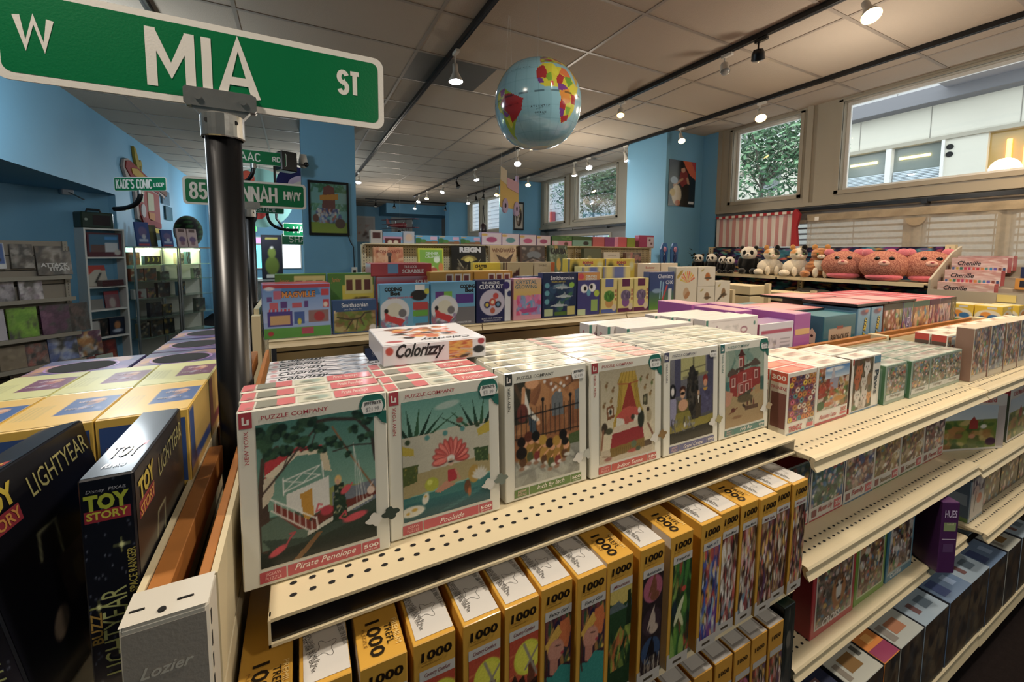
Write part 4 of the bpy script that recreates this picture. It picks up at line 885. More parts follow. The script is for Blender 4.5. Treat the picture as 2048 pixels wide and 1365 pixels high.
def art_pool():
    c = Cv(104, 134, '#7aa899'); c.grad(0, .72, 1, 1, '#7fab9a', '#5c9186').ell(.5, .92, .14, .03, '#9fb5ab', .1)
    c.poly([(0, .70), (1, .74), (1, .36), (0, .38)], '#b9b5a2').poly([(0, .38), (1, .42), (1, .26), (0, .20)], '#a39468').grad(0, 0, 1, .2, '#1d4a50', '#2f6f70').poly([(0, .18), (1, .25), (1, .15), (0, .15)], '#3a7470')
    for bx, n, sg in ((.12, 8, 1), (.86, 8, -1)):
        for k in range(n): a = (k-3.5)*.045; c.poly([(bx+a*1.2-.02, .70), (bx+a*1.2+.03, .70), (bx+a*3.2, .84+.12*(1-abs(k-3.5)/4))], ['#22432f', '#2f5638', '#1b3526'][k % 3])
    for k, (x, y) in enumerate(((.27, .67), (.47, .68), (.67, .69), (.06, .66), (.85, .70))): c.ell(x, y, .028, .022, '#4f8a86' if k < 3 else '#3a4a30')
    c.ell(.64, .77, .04, .025, '#7a4a3a').poly([(0, .64), (.12, .6), (.13, .54), (0, .56)], '#b9a433').poly([(.84, .66), (1, .72), (1, .62), (.86, .6)], '#b9a433')
    for k in range(11):
        a = R(-4+k*18.8); c.ell(.53+.125*math.cos(a), .45+.10*math.sin(a), .088, .034, '#8f2c2c', a).ell(.53+.125*math.cos(a), .452+.10*math.sin(a), .08, .026, ['#cc5548', '#dc6e60', '#bf4a42'][k % 3], a).line([(.56+.05*(math.cos(a)-.3), .47), (.53+.19*math.cos(a), .45+.155*math.sin(a))], .006, '#e89a8c', .8)
    c.ell(.53, .455, .045, .03, '#d8d2c8').ell(.53, .42, .033, .032, '#c9a58c').ell(.53, .425, .03, .008, '#20262a').poly([(.49, .36), (.58, .36), (.60, .26), (.49, .25)], '#a8202c').poly([(.47, .27), (.58, .22), (.40, .18), (.34, .2)], '#b98368').line([(.58, .35), (.63, .26)], .022, '#b98368')
    c.ell(.31, .27, .075, .058, '#a5aa30').ell(.29, .29, .03, .022, '#c6ca5a').poly([(0, .46), (.17, .46), (.15, .32), (0, .3)], '#4d5a2c').poly([(.80, .50), (.98, .49), (.98, .36), (.82, .38)], '#3d5230').busy(8, ['#b59a3a', '#6a7a3a', '#33452a'], 16, 0, .32, .16, .45, .05, .04).busy(9, ['#8a9a5a', '#6a7a3a', '#2a3a22'], 16, .81, .38, .97, .49, .05, .04)
    c.ell(.80, .27, .07, .08, '#a8873a').ell(.72, .17, .04, .06, '#6a4228').ell(.74, .12, .02, .04, '#b0602c')
    for k in range(8): a = R(20+k*20); c.ell(.87+.05*math.cos(a), .22+.05*math.sin(a), .055, .016, '#c9c6ba', a)
    c.ell(.10, .08, .13, .045, '#d6d2c2').ell(.24, .16, .035, .05, '#d6d2c2', -.4).ell(.12, .09, .03, .014, '#c09a34').ell(.05, .07, .02, .012, '#c09a34').ell(.24, .18, .014, .01, '#c09a34')
    for k in range(10): c.line([(.05*k+.4, .02+.013*k), (.05*k+.55, .03+.012*k)], .006, '#5f9a94', .5)
    return c.speck(2, 5)
def art_inch():
    c = Cv(96, 120, '#8f5b35'); c.busy(11, ['#a06a3c', '#8a5632', '#7a4a2c', '#b07a48'], 60, 0, .5, 1, 1, .2, .1)
    c.poly([(0, 0), (1, 0), (1, .30), (.5, .36), (0, .22)], '#8b8b80').busy(12, ['#9a9a8e', '#7f7f76', '#a8a89c'], 50, 0, 0, 1, .26, .2, .06)
    c.poly([(.5, .36), (1, .42), (1, .30), (.5, .30)], '#4a5a34').poly([(.55, .80), (.62, .86), (.72, .84), (.74, .62), (.56, .62)], '#6a6e70').poly([(.93, .84), (1, .85), (1, .64), (.92, .64)], '#6a6e70')
    c.poly([(0, 1), (.25, 1), (.2, .6), (0, .6)], '#3a3426').line([(.02, .97), (.3, .5)], .05, '#54402c').ell(.26, .97, .1, .05, '#d79a6a').line([(.14, .9), (.2, .72), (.34, .60)], .06, '#d8d4c8').line([(.14, .93), (.13, .8)], .05, '#c98f62').poly([(.2, .66), (.32, .6), (.34, .4), (.24, .4)], '#3e4a52').ell(.35, .58, .03, .02, '#d79a6a').ell(.12, .7, .08, .09, '#6a3226')
    c.line([(0, .66), (1, .70)], .016, '#17181a').line([(0, .46), (1, .46)], .012, '#17181a')
    for k in range(14): x = .03+k*.072; c.line([(x, .74), (x, .44)], .008, '#17181a')
    for x in (.42, .85): c.line([(x, .8), (x, .44)], .02, '#17181a').ell(x, .8, .025, .02, '#17181a')
    c.line([(.6, .95), (.75, .88), (.9, .93)], .008, '#4a3a2a')
    for x, y in ((.45, .97), (.55, .94), (.62, .9), (.7, .93), (.68, .86), (.58, .88), (.8, .97), (.75, .9)): c.ell(x, y, .022, .017, '#d9cfc8')
    r = random.Random(5); hair = ['#1d1512', '#5a2c1c', '#151515', '#b08a2c', '#231815', '#a8802a', '#141212']
    for k in range(7):
        x = .10+k*.105; y = .38+.05*math.sin(k*1.1)-.012*k*(.4); c.ell(x+.03, y-.10, .08, .09, ['#8a6420', '#a0762a', '#7d5a1c', '#b08434'][k % 4], -.2); c.ell(x+.02, y-.15, .05, .05, ['#5a3a22', '#4a5030', '#7a2a24'][k % 3])
        c.ell(x+.04, y+.01, .05, .045, '#d0946a').ell(x, y+.045, .062, .05, hair[k]); c.ell(x+.06, y-.21+.008*k, .05, .018, '#c8c4ba').ell(x+.0, y-.215, .04, .018, '#8f6a52').line([(x+.02, y-.1), (x+.09, y-.06)], .02, '#d0946a')
    c.ell(.78, .30, .05, .042, '#d0946a').ell(.76, .34, .055, .04, '#151313').ell(.1, .32, .08, .06, '#1b1513')
    return c.speck(3, 6)
def art_bed():
    c = Cv(88, 118, '#cdc1a2'); c.grad(0, .3, 1, 1, '#cfc4a6', '#a59a80').poly([(0, 0), (1, 0), (1, .12), (.55, .16), (0, .14)], '#b9ab94').rect(.93, 0, 1, .95, '#c8bfa5', .6).rect(0, .1, .03, .9, '#8a7d66', .7)
    r = random.Random(2)
    for x, y in ((.12, .83), (.23, .77), (.08, .62), (.2, .66), (.84, .85), (.93, .78), (.72, .84), (.9, .66), (.8, .74)): c.line([(x, y-.05), (x, y+.05)], .006, '#8f8a5a').ell(x, y, .022, .022, r.choice(['#7a5a34', '#8a6a3a', '#5f6a3a'])).ell(x+.02, y+.03, .014, .01, '#6a5030')
    c.poly([(.36, .95), (.62, .95), (.66, .86), (.70, .6), (.78, .48), (.7, .44), (.62, .6), (.52, .84), (.42, .6), (.34, .42), (.24, .30), (.24, .42), (.32, .6), (.33, .86)], '#b0912e')
    for x in (.38, .42, .47, .52, .57, .62): c.line([(x, .95), (x-.03+(x-.5)*.3, .84)], .012, '#8a6f1e')
    for k in range(5): c.line([(.345+k*.012, .85), (.28+k*.02, .42)], .007, '#8a6f1e').line([(.645-k*.012, .85), (.73-k*.02, .5)], .007, '#8a6f1e')
    c.line([(.32, .83), (.5, .815), (.67, .83)], .016, '#9a4a24').poly([(.50, .82), (.54, .82), (.66, .5), (.63, .44), (.42, .44), (.38, .54)], '#8f2c20').poly([(.30, .48), (.40, .55), (.52, .57), (.66, .54), (.72, .46), (.72, .36), (.30, .34)], '#b5473a')
    c.poly([(.30, .47), (.42, .44), (.44, .36), (.28, .36)], '#d0cbbb').poly([(.60, .46), (.72, .44), (.74, .36), (.6, .36)], '#cfc9b8').poly([(.25, .37), (.72, .40), (.78, .3), (.22, .25)], '#c9b9a2').poly([(.22, .30), (.75, .33), (.80, .15), (.18, .12)], '#8f2026').poly([(.18, .15), (.80, .18), (.80, .08), (.20, .05)], '#7d6228')
    for k in range(18): c.line([(.2+k*.034, .13), (.2+k*.034, .06)], .006, '#5a4518')
    c.ell(.48, .42, .04, .045, '#a5473a').ell(.58, .44, .035, .03, '#3a3a30').poly([(.12, .60), (.24, .62), (.26, .48), (.14, .46)], '#7a4c2a').poly([(.15, .58), (.22, .59), (.23, .51), (.16, .5)], '#cfc6b0').ell(.19, .545, .02, .03, '#2c2a26').poly([(.76, .66), (.85, .67), (.85, .54), (.76, .55)], '#4c4a36').ell(.80, .61, .022, .03, '#8a8664')
    c.ell(.09, .38, .05, .06, '#3d3428').line([(.07, .36), (.04, .16)], .03, '#8a5c40').ell(.17, .34, .06, .035, '#4a4a34').ell(.73, .40, .06, .10, '#2e3228').ell(.70, .5, .03, .035, '#cfcabf').ell(.88, .42, .05, .08, '#a89a7a').ell(.86, .49, .025, .025, '#33261e').line([(.86, .33), (.95, .2)], .03, '#7a4a34').ell(.6, .14, .05, .04, '#5a6a50')
    c.ell(.58, .07, .09, .02, '#a03a30').ell(.68, .075, .045, .025, '#3e4a38').rect(.8, .08, .93, .14, '#5a4838').line([(.06, .08), (.2, .06)], .01, '#5a3a2a').ell(.15, .04, .06, .02, '#8a5048')
    return c.speck(4, 6)
def art_grand():
    c = Cv(80, 112, '#57565e'); c.grad(0, .15, 1, 1, '#47474a', '#77757c').rect(.1, 0.55, .24, 1, '#46465e').rect(.84, .5, 1, 1, '#44445a').poly([(.24, 1), (.80, 1), (.80, .78), (.24, .74)], '#a8a46e').line([(.52, 1), (.52, .74)], .04, '#6f6c4c').line([(.24, .84), (.8, .88)], .02, '#6a674a').line([(.3, .76), (.84, .78)], .05, '#7d7a5c')
    c.poly([(.44, .88), (.52, .9), (.60, .78), (.64, .6), (.66, .2), (.36, .2), (.36, .6)], '#2b2826').busy(31, ['#3d3933', '#211f1d', '#4a453c', '#151413'], 60, .37, .3, .64, .82, .1, .05)
    c.ell(.06, .62, .07, .09, '#17161a').ell(.06, .62, .035, .05, '#d4cfca').poly([(0, .54), (.13, .54), (.15, .2), (0, .2)], '#8d8aa5')
    c.ell(.28, .62, .07, .05, '#3c221c').ell(.28, .575, .055, .055, '#c99a78').ell(.28, .58, .05, .018, '#1a1815').poly([(.18, .5), (.4, .5), (.42, .36), (.16, .36)], '#5f5a2c').ell(.29, .44, .11, .07, '#c39270').poly([(.14, .36), (.44, .36), (.5, .22), (.08, .2)], '#7f7632')
    c.ell(.80, .70, .06, .06, '#7e201c').ell(.80, .66, .045, .045, '#c58c6a').poly([(.68, .6), (.94, .6), (.98, .3), (.66, .28)], '#4a4866').poly([(.74, .6), (.86, .6), (.80, .54)], '#b58a2a').busy(33, ['#5a5878', '#3a3852', '#68658a'], 24, .68, .3, .96, .56, .08, .04)
    c.ell(.64, .55, .028, .032, '#b8906e').poly([(.58, .52), (.7, .52), (.7, .14), (.58, .14)], '#3e362a').poly([(.62, .52), (.66, .52), (.645, .42)], '#d6d2c6')
    c.poly([(0, .22), (1, .26), (1, .1), (0, .12)], '#8c8034').poly([(0, .13), (1, .16), (1, 0), (0, 0)], '#2a2922').busy(35, ['#55555c', '#6c6c74', '#3a3a40', '#8a8a90'], 46, .02, .12, .56, .30, .08, .04).ell(.33, .2, .02, .03, '#c6c6c6')
    return c.speck(5, 7)
def art_house():
    c = Cv(76, 110, '#6f8c80'); c.grad(0, .45, 1, 1, '#7f9483', '#4f7368').busy(41, ['#8a9c8c', '#6c8a7e', '#9aa896'], 18, 0, .6, 1, 1, .3, .1).grad(0, 0, 1, .44, '#9c8058', '#a38f66').poly([(0, .38), (.1, .5), (.1, .6), (0, .6)], '#3e6c68').poly([(.86, .6), (1, .58), (1, .4), (.86, .42)], '#3e6058')
    rdk = '#8c2a26'; c.poly([(.1, .68), (.22, .7), (.3, .68), (.3, .38), (.12, .42)], rdk).poly([(.3, .70), (.7, .74), (.70, .42), (.32, .36)], '#96302a').poly([(.68, .74), (.9, .72), (.9, .46), (.70, .46)], '#8a2824').poly([(.36, .97), (.40, 1), (.44, .97), (.46, .70), (.34, .70)], '#6e2420').poly([(.30, .91), (.40, .985), (.5, .91)], '#4a201c').poly([(.33, .9), (.47, .9), (.47, .74), (.33, .73)], rdk)
    c.poly([(.04, .70), (.16, .77), (.32, .72), (.3, .69), (.06, .66)], '#55483e').poly([(.62, .80), (.76, .86), (.9, .78), (.9, .75), (.62, .76)], '#55483e').poly([(.26, .75), (.62, .80), (.64, .76), (.26, .72)], '#4c3e36')
    w = '#c9a9a0'
    for x, y in ((.38, .82), (.2, .58), (.48, .62), (.78, .64), (.4, .48), (.55, .48)): c.rect(x-.045, y-.06, x+.045, y+.06, w).rect(x-.03, y-.045, x+.03, y+.045, '#7a3a34')
    c.line([(.33, .55), (.66, .58)], .012, w).line([(.33, .40), (.33, .56)], .012, w).line([(.66, .44), (.66, .58)], .012, w).poly([(.3, .38), (.68, .46), (.6, .34), (.38, .3)], '#4a4838').poly([(.74, .48), (.9, .5), (.9, .38), (.76, .36)], '#a3855a')
    c.poly([(0, .5), (.2, .44), (.12, .3), (0, .28)], '#b9856a').ell(.2, .22, .05, .03, '#5a2a20').line([(.1, .18), (.3, .24)], .02, '#6a3020').line([(.45, .26), (.55, .2)], .05, '#3a2c22').ell(.56, .28, .02, .05, '#5a2c24').ell(.66, .3, .02, .05, '#3a3028').ell(.72, .26, .02, .05, '#6a3a30').rect(.5, .18, .84, .24, '#5a4030').ell(.3, .12, .12, .02, '#7f5c3c').ell(.5, .34, .2, .05, '#5c5038')
    return c.speck(6, 6)
def puzzle(key, w, h, art, bar, title, logo, topc, topc2, side='#d8d5c8', d=.045, letter='l', pcs='500'):
    cr = '#dcd9cb'
    tx = [('F', 'PUZZLE COMPANY', .36, .952, .024, logo, {'w': .43, 'b': .006}), ('F', 'NEW YORK', .052, .80, .021, logo, {'rot': R(90), 'w': .235, 'b': .006}),
          ('F', title, .53, .052, .036, '#f0e6dc', {'s': .35, 'w': min(.42, .028*len(title)), 'b': .005}), ('F', pcs, .855, .057, .022, '#f0e6dc', {'w': .11, 'b': .02}), ('F', 'pieces', .855, .033, .012, '#f0e6dc', {'w': .09}),
          ('F', 'JIGSAW', .185, .062, .018, '#eabcb4', {'w': .10}), ('F', 'PUZZLE', .185, .042, .018, '#eabcb4', {'w': .10}), 
          ('T', title, .78, .45, .42, '#f2e8de', {'w': .2, 's': .3}), ('T', 'NEW YORK PUZZLE COMPANY', .15, .2, .2, '#9a968a', {'w': .2})]
    rc = [('F', .03, .925, .042, .97, '#e8e0d8'), ('F', .03, .925, .072, .934, '#e8e0d8'), ('F', .058, .934, .072, .955, '#e8e0d8'), ('F', .10, .022, .265, .085, bar), ('F', .275, .022, .78, .085, bar), ('F', .79, .022, .92, .085, bar), 
          ('T', .0, 0, .095, 1, topc), ('T', .11, .12, .24, .92, '#8b8a7c'), ('T', .24, .12, .36, .92, topc), ('T', .63, .06, .99, .94, topc)]
    cv = Cv(26, 10, topc2); cv.ell(.55, .5, .35, .3, '#9fb0a4').ell(.4, .4, .2, .2, '#8a8a7a')
    return product(key, w, d, h, cr, faces={'L': side, 'R': side}, arts={'F': (art, .11, .105, .90, .915), 'T': (cv, .38, .1, .61, .9)}, texts=tx, rects=rc, under=[('F', .012, .905, .09, .992, logo)], ch=.0018)
RED, GRN, PUR, TEA = '#b8434c', '#5d7a38', '#5c5d86', '#44776f'
P1 = puzzle('puzzle_boat', .205, .262, art_boat(), RED, 'Pirate Penelope', '#a92c3a', '#cf6a6e', '#d3d1bd')
P2 = puzzle('puzzle_pool', .204, .257, art_pool(), RED, 'Poolside', '#a92c3a', '#d0696c', '#d3d1bd')
P3 = puzzle('puzzle_walk', .196, .256, art_inch(), GRN, 'Inch by Inch', '#3c3c38', '#b9b59c', '#c9bfa6', side='#c9c6ba')
P4 = puzzle('puzzle_bed', .209, .255, art_bed(), '#b5443c', 'Indoor Tennis', '#9c2a2e', '#cf9a8c', '#d8c8ac')
P5 = puzzle('puzzle_grand', .196, .255, art_grand(), PUR, 'Grand Central', '#4c4c66', '#c6c2b2', '#cfc9ae', pcs='1000')
P6 = puzzle('puzzle_house', .208, .255, art_house(), TEA, 'Folly Bay', '#2e6a68', '#c6cab8', '#d2ceb4', pcs='1000')
DZ = -.489
heroes = [(P1, .0215, .672, 3, 'red roofed houseboat and flamingos', 'Pirate Penelope'), (P2, .2295, .684, 4, 'feathered lady by the pool', 'Poolside'), (P3, .446, .694, 6, 'row of stooping children', 'Inch by Inch'),
          (P4, .656, .690, 6, 'yellow canopied red bed', 'Indoor Tennis'), (P5, .866, .690, 5, 'dark masked crowd', 'Grand Central'), (P6, 1.074, .690, 5, 'red mansion on sand', 'Folly Bay')]
rr = random.Random(4)
def sticker(parent, x, z, w=.034, h=.020, col='#e6e4e0'):
    m = MB(); m.prism([(x-w/2+.003, z-h/2), (x+w/2-.003, z-h/2), (x+w/2, z), (x+w/2-.003, z+h/2), (x-w/2+.003, z+h/2), (x-w/2, z)], 1, -.0016, -.0008, lin(col))
    m.text('JEFFREYS', (x, -.0019, z+.005), (1, 0, 0), (0, 0, 1), .005, (.02, .02, .02), w=w*.75, bold=.03); m.text('$21.99', (x, -.0019, z-.004), (1, 0, 0), (0, 0, 1), .007, (.25, .25, .25), w=w*.6)
    o = m.build('price_sticker', M['print'], parent); return o
def piece(parent, x, z, s=.02, c='#dcd9d0', c2='#5c6a62'):
    m = MB()
    for k, (dx, cc) in enumerate(((-.35, c), (.45, c2))):
        X = x+dx*s*2
        pts = []
        for i in range(40):
            t = 2*math.pi*i/40; q = 1+.20*math.cos(4*t+.3)+.06*math.cos(8*t+2+k); pts.append((X+s*.82*q*math.cos(t+.3), z+s*.62*q*math.sin(t+.3)+dx*s*.3))
        m.add([(px_, -.001-.0003*k, pz) for px_, pz in pts], [tuple(range(40))], lin(cc))
    return m.build('jigsaw_piece_badge', M['print'], parent)
for k, (me, x, y, n, desc, ttl) in enumerate(heroes):
    for i in range(n):
        ty = R(-2.2)+rr.uniform(-.006, .002); dx = (0 if i == 0 else rr.uniform(-.003, .003)-.0012*i); 
        lab = ('front picture puzzle showing the %s, in a cream box' % desc) if i == 0 else '%s cream edged puzzle box behind the %s puzzle' % (ORD[i], desc)
        o = place(me, x+dx, y+.0225+i*.0475, DZ, lab, 'puzzle box', 'picture puzzles stacked on the near top shelf', rx=ty)
        if i == 0:
            w = me.vertices; 
            e = bpy.data.objects.new('x', None)
            hw = {0: .1025, 1: .102, 2: .098, 3: .1045, 4: .098, 5: .104}[k]; hh = .262 if k == 0 else .255
            pr = MB()
            if k in (0, 1, 3, 5):
                pts = [(hw-.022+.020*math.cos(t*.314)*(1 if 3 < t < 14 else 1.0), hh-.018+.020*math.sin(t*.314)) for t in range(20)]
                pts = [(min(a, hw-.0008), min(b, hh-.001)) for a, b in pts]
                pr.add([(a, -.0226-.0008, b) for a, b in pts], [tuple(range(20))], lin('#1f6a5c')); pr.quad((hw-.02, -.0234, hh-.03), (hw-.0008, -.0234, hh-.03), (hw-.0008, -.0234, hh-.052), (hw-.008, -.0234, hh-.048), lin('#1f6a5c'))
                b_ = pr.build('green_badge', M['print'], o)
            s_ = sticker(o, hw-.022, hh-.021, *( (.034, .019) if k < 4 else (.028, .016) )); s_.location = (0, -.0232, 0)
            q_ = piece(o, hw-.012, .058 if k != 2 else .056, .0155, '#d9d5cc', {0: '#39463e', 1: '#7a8478', 2: '#b9b9ae', 3: '#8a6a3c', 4: '#a59a66', 5: '#b09a78'}[k]); q_.location = (0, -.0238, 0)
# colouring kits standing behind, and one lying flat on top
def art_tiger(w, h, side=False):
    c = Cv(w, h, '#e4e2e6'); r = random.Random(3)
    for k in range(60): c.ell(.5+r.uniform(-.28, .28), .55+r.uniform(-.28, .3), r.uniform(.03, .1), r.uniform(.02, .06), r.choice(['#d2742a', '#b3451f', '#e0a04a', '#7a4a34', '#3c3230', '#d8c8b8', '#c85a3a']), r.uniform(-.6, .8))
    c.line([(0, .75), (.4, .9)], .006, '#8a8a92'); return c
col_edge = Cv(150, 22, '#dddbe0')
col_edge.busy(6, ['#8fa3c0', '#6a5a58', '#a3b4cc', '#3d3f4c', '#c9c3c0', '#7f93b0'], 90, .66, 0, 1, 1, .09, .03).rect(0, 0, .66, .12, '#bdbac6').ell(.06, .5, .03, .3, '#c99aa0').ell(.60, .45, .05, .25, '#595a66', .3)
CK = product('colouring_kit', .206, .036, .235, '#d3d0d8', arts={'T': col_edge, 'F': Cv(4, 4, '#c9c6cf')}, texts=[('T', 'Colorizzy', .33, .5, .75, '#20242c', {'w': .45, 's': .45, 'b': .01}), ('F', 'Colorizzy', .3, .93, .08, '#20242c', {'w': .5, 's': .45})])
for i in range(6): place(CK, .043, .882+i*.0375, DZ, '%s upright white colouring kit in the row behind the houseboat puzzles' % ORD[i], 'craft kit', 'upright colouring kits left of the flat one', name='colouring_kit', rx=R(-1))
for i in range(2):
    place(CK, .43, .985+i*.0375, DZ, '%s upright white colouring kit behind the stooping children puzzles' % ('nearer' if i == 0 else 'farther'), 'craft kit', name='colouring_kit'); place(CK, .64, .988+i*.0375, DZ, '%s upright white colouring kit behind the canopied bed puzzles' % ('nearer' if i == 0 else 'farther'), 'craft kit', name='colouring_kit')
    place(CK, .22, .945+i*.0375, DZ, '%s upright white colouring kit hidden under the flat tiger kit' % ('nearer' if i == 0 else 'farther'), 'craft kit', name='colouring_kit')
fr_ = Cv(120, 26, '#dcdadf'); fr_.busy(9, ['#d2742a', '#b3451f', '#e0a04a', '#2c2422', '#c9b8a8', '#d8b04a'], 60, .62, .05, .86, .98, .3, .1).ell(.055, .72, .035, .2, '#b53c2c').ell(.95, .84, .035, .16, '#a8303c').ell(.925, .42, .06, .2, '#23252a')
tp = art_tiger(90, 80)
tp.ell(.13, .14, .08, .05, '#b5565a')
FK = product('flat_colouring_kit', .222, .205, .043, '#dcdadf', arts={'F': fr_, 'T': tp}, faces={'L': '#b9b7bd'}, texts=[('F', 'Colorizzy', .345, .48, .62, '#17181c', {'w': .46, 's': .45, 'b': .03}), ('T', 'Colorizzy', .62, .16, .1, '#222', {'w': .5, 's': .3, 'rot': R(180), 'b': .01}), ('F', 'SentoSphere', .925, .42, .14, '#dddddd', {'w': .1})] if 0 else [('F', 'Colorizzy', .345, .48, .62, '#17181c', {'w': .46, 's': .45, 'b': .03}), ('T', 'Colorizzy', .62, .16, .1, '#222222', {'w': .5, 's': .3, 'rot': R(180), 'b': .01})])
place(FK, .262, .948, -.2305, 'white colouring kit with tiger lying flat on the upright boxes', 'craft kit', name='colouring_kit', rz=R(-1))
# white paint-by-number boxes
aq_f = Cv(120, 40, '#d6cfcb'); aq_f.busy(2, ['#cbbfbb', '#c6bab6', '#d9d3cf', '#b9b4b0'], 40, .3, .1, .62, .8, .1, .04).rect(0, 0, .045, 1, '#3d7a6c').ell(.72, .55, .07, .12, '#8a4a5a').ell(.72, .55, .055, .07, '#d6cfcb').ell(.93, .75, .02, .07, '#4d7a6c').line([(.1, .9), (.9, .93)], .003, '#9a8f8c')
AQ = product('paint_kit', .29, .05, .26, '#dcd6d0', arts={'F': (aq_f, 0, .6, 1, 1)}, faces={'L': '#cfc9c9'}, texts=[('F', 'Aquarellum', .155, .84, .085, '#7a3a60', {'w': .2, 's': .4, 'b': .01}), ('L', 'Aquarellum', .5, .7, .05, '#a03a5c', {'rot': R(90), 'w': 2.2, 's': .3, 'b': .02})])
for i in range(3): place(AQ, 1.036-.03*i, .985+i*.053, DZ, '%s white paint kit in the left row behind the dark crowd puzzles' % ORD[i], 'craft kit', 'white paint kits', name='paint_kit')
for i in range(4): place(AQ, 1.395-.025*i, .985+i*.053, DZ, '%s white paint kit in the right row behind the mansion puzzles' % ORD[i], 'craft kit', 'white paint kits', name='paint_kit')
# ================================================================== yellow spined 1000 piece puzzles below
def strip_art(kind, seed=0):
    c = Cv(34, 110, '#3a2a28'); r = random.Random(seed)
    if kind == 'mill': c.grad(0, 0, 1, 1, '#c05a28', '#b8401e'); [c.line([(0, .5+k*.09), (1, .55+k*.09)], .05, ['#d98a3a', '#a83c20'][k % 2], .6) for k in range(5)]; c.ell(.62, .80, .46, .15, '#d6d62e').ell(.62, .8, .38, .12, '#e4de3c'); c.poly([(.66, .75), (.86, .75), (.9, .5), (.6, .5)], '#6a3a24').line([(.5, .92), (.95, .62)], .08, '#9a8f80').line([(.98, .86), (.55, .7)], .06, '#9a8f80').poly([(0, .6), (.2, .7), (.3, .62), (.5, .66), (.6, .55), (1, .6), (1, .2), (0, .2)], '#3a241c').busy(7, ['#4a3a30', '#2a1a16', '#6a6a5a', '#8a7a4a'], 50, 0, .25, 1, .55, .2, .08).grad(0, 0, 1, .22, '#1d1512', '#4a3020')
    elif kind == 'girl': c.grad(0, 0, 1, 1, '#2c1f33', '#4a2a30'); c.busy(21, ['#5a2f3a', '#2a2040', '#7a3a3a', '#c08a3a', '#3a5a3a'], 50, 0, .55, 1, 1, .2, .06); c.poly([(.55, .94), (.9, .96), (.98, .84), (.86, .68), (.5, .74)], '#cf6a2c').poly([(.0, .78), (.5, .93), (.62, .84), (.1, .7)], '#d8a83a').ell(.42, .70, .30, .10, '#c98a74').ell(.62, .68, .1, .04, '#c98a74').poly([(.2, .64), (.5, .62), (.48, .46), (.2, .5)], '#bd7d68').poly([(0, .5), (.3, .47), (.6, .55), (1, .5), (1, 0), (0, 0)], '#2f8a80').line([(.06, .74), (.1, .6), (.04, .5), (.1, .42)], .05, '#4a1c18').ell(.66, .655, .06, .015, '#a8283a').line([(.42, .74), (.58, .73)], .03, '#2a1a18').ell(.92, .56, .05, .02, '#d8b83a')
    elif kind == 'lake': c.grad(0, 0, 1, 1, '#1c3a20', '#2a4a2c'); c.poly([(0, 1), (1, 1), (1, .86), (.5, .82), (0, .88)], '#c9b45a').poly([(0, .84), (.4, .88), (.7, .8), (1, .86), (1, .78), (0, .78)], '#5a6a6c').poly([(.8, .95), (.95, .95), (1, .5), (.75, .5)], '#1a2e1c').poly([(0, .4), (.5, .62), (.8, .5), (.1, .25)], '#a85a24').busy(23, ['#c2792e', '#3a5a2a', '#8a9a3a', '#18301c'], 30, 0, .2, 1, .6, .2, .06)
    elif kind == 'horse':
        c.rect(0, 0, 1, 1, '#2a2024')
        for y, b, h_ in ((.86, '#a8566e', '#7a4630'), (.52, '#3c2c34', '#b9a596'), (.22, '#2c4468', '#151318')): c.ell(.5, y, .46, .14, b).ell(.55, y-.01, .13, .11, h_, .2).ell(.45, y+.04, .2, .035, h_, .6).ell(.6, y-.08, .22, .05, h_)
        c.busy(3, ['#8a7a6a', '#5a5048', '#b0a494'], 24, 0, 0, 1, .16, .14, .06)
    elif kind == 'jungle': c.busy(25, ['#3f7a34', '#6a9a34', '#20401f', '#2c5a2a', '#88a84a', '#1a2c1c', '#a83a26', '#1a2a3a'], 110, big=.3, small=.08); c.ell(.4, .48, .28, .06, '#cfd0a8', .5).ell(.5, .40, .2, .05, '#c8cc9c', -.5).ell(.62, .7, .12, .03, '#c23a24')
    elif kind == 'fantasy': c.busy(27, ['#2c3a8a', '#3f5ab0', '#6a3a8a', '#c8a03a', '#b03a3a', '#1c2450', '#8ab0c8'], 110, big=.25, small=.06)
    elif kind == 'street': c.busy(29, ['#7a2a2a', '#b0343a', '#c9c4bc', '#e0dcd4', '#3a2420', '#a08a6a', '#50302a', '#6a8aa0'], 150, big=.22, small=.05)
    else: c.busy(31+seed, ['#4a2a24', '#6a4a34', '#8a6a4a', '#2a1a1a', '#a08050', '#c0a080', '#5a3a5a', '#3a4a34', '#8a3a2c'], 150, big=.2, small=.05)
    if kind not in ('mill', 'girl', 'horse', 'lake', 'jungle'): c.busy(seed+77, ['#e0d4c0', '#c85040', '#e0b050', '#2a2420', '#d8a0a0', '#f0ece4'], 50, big=.07, small=.03)
    return c.speck(seed+3, 9)
YE = '#d09a1c'
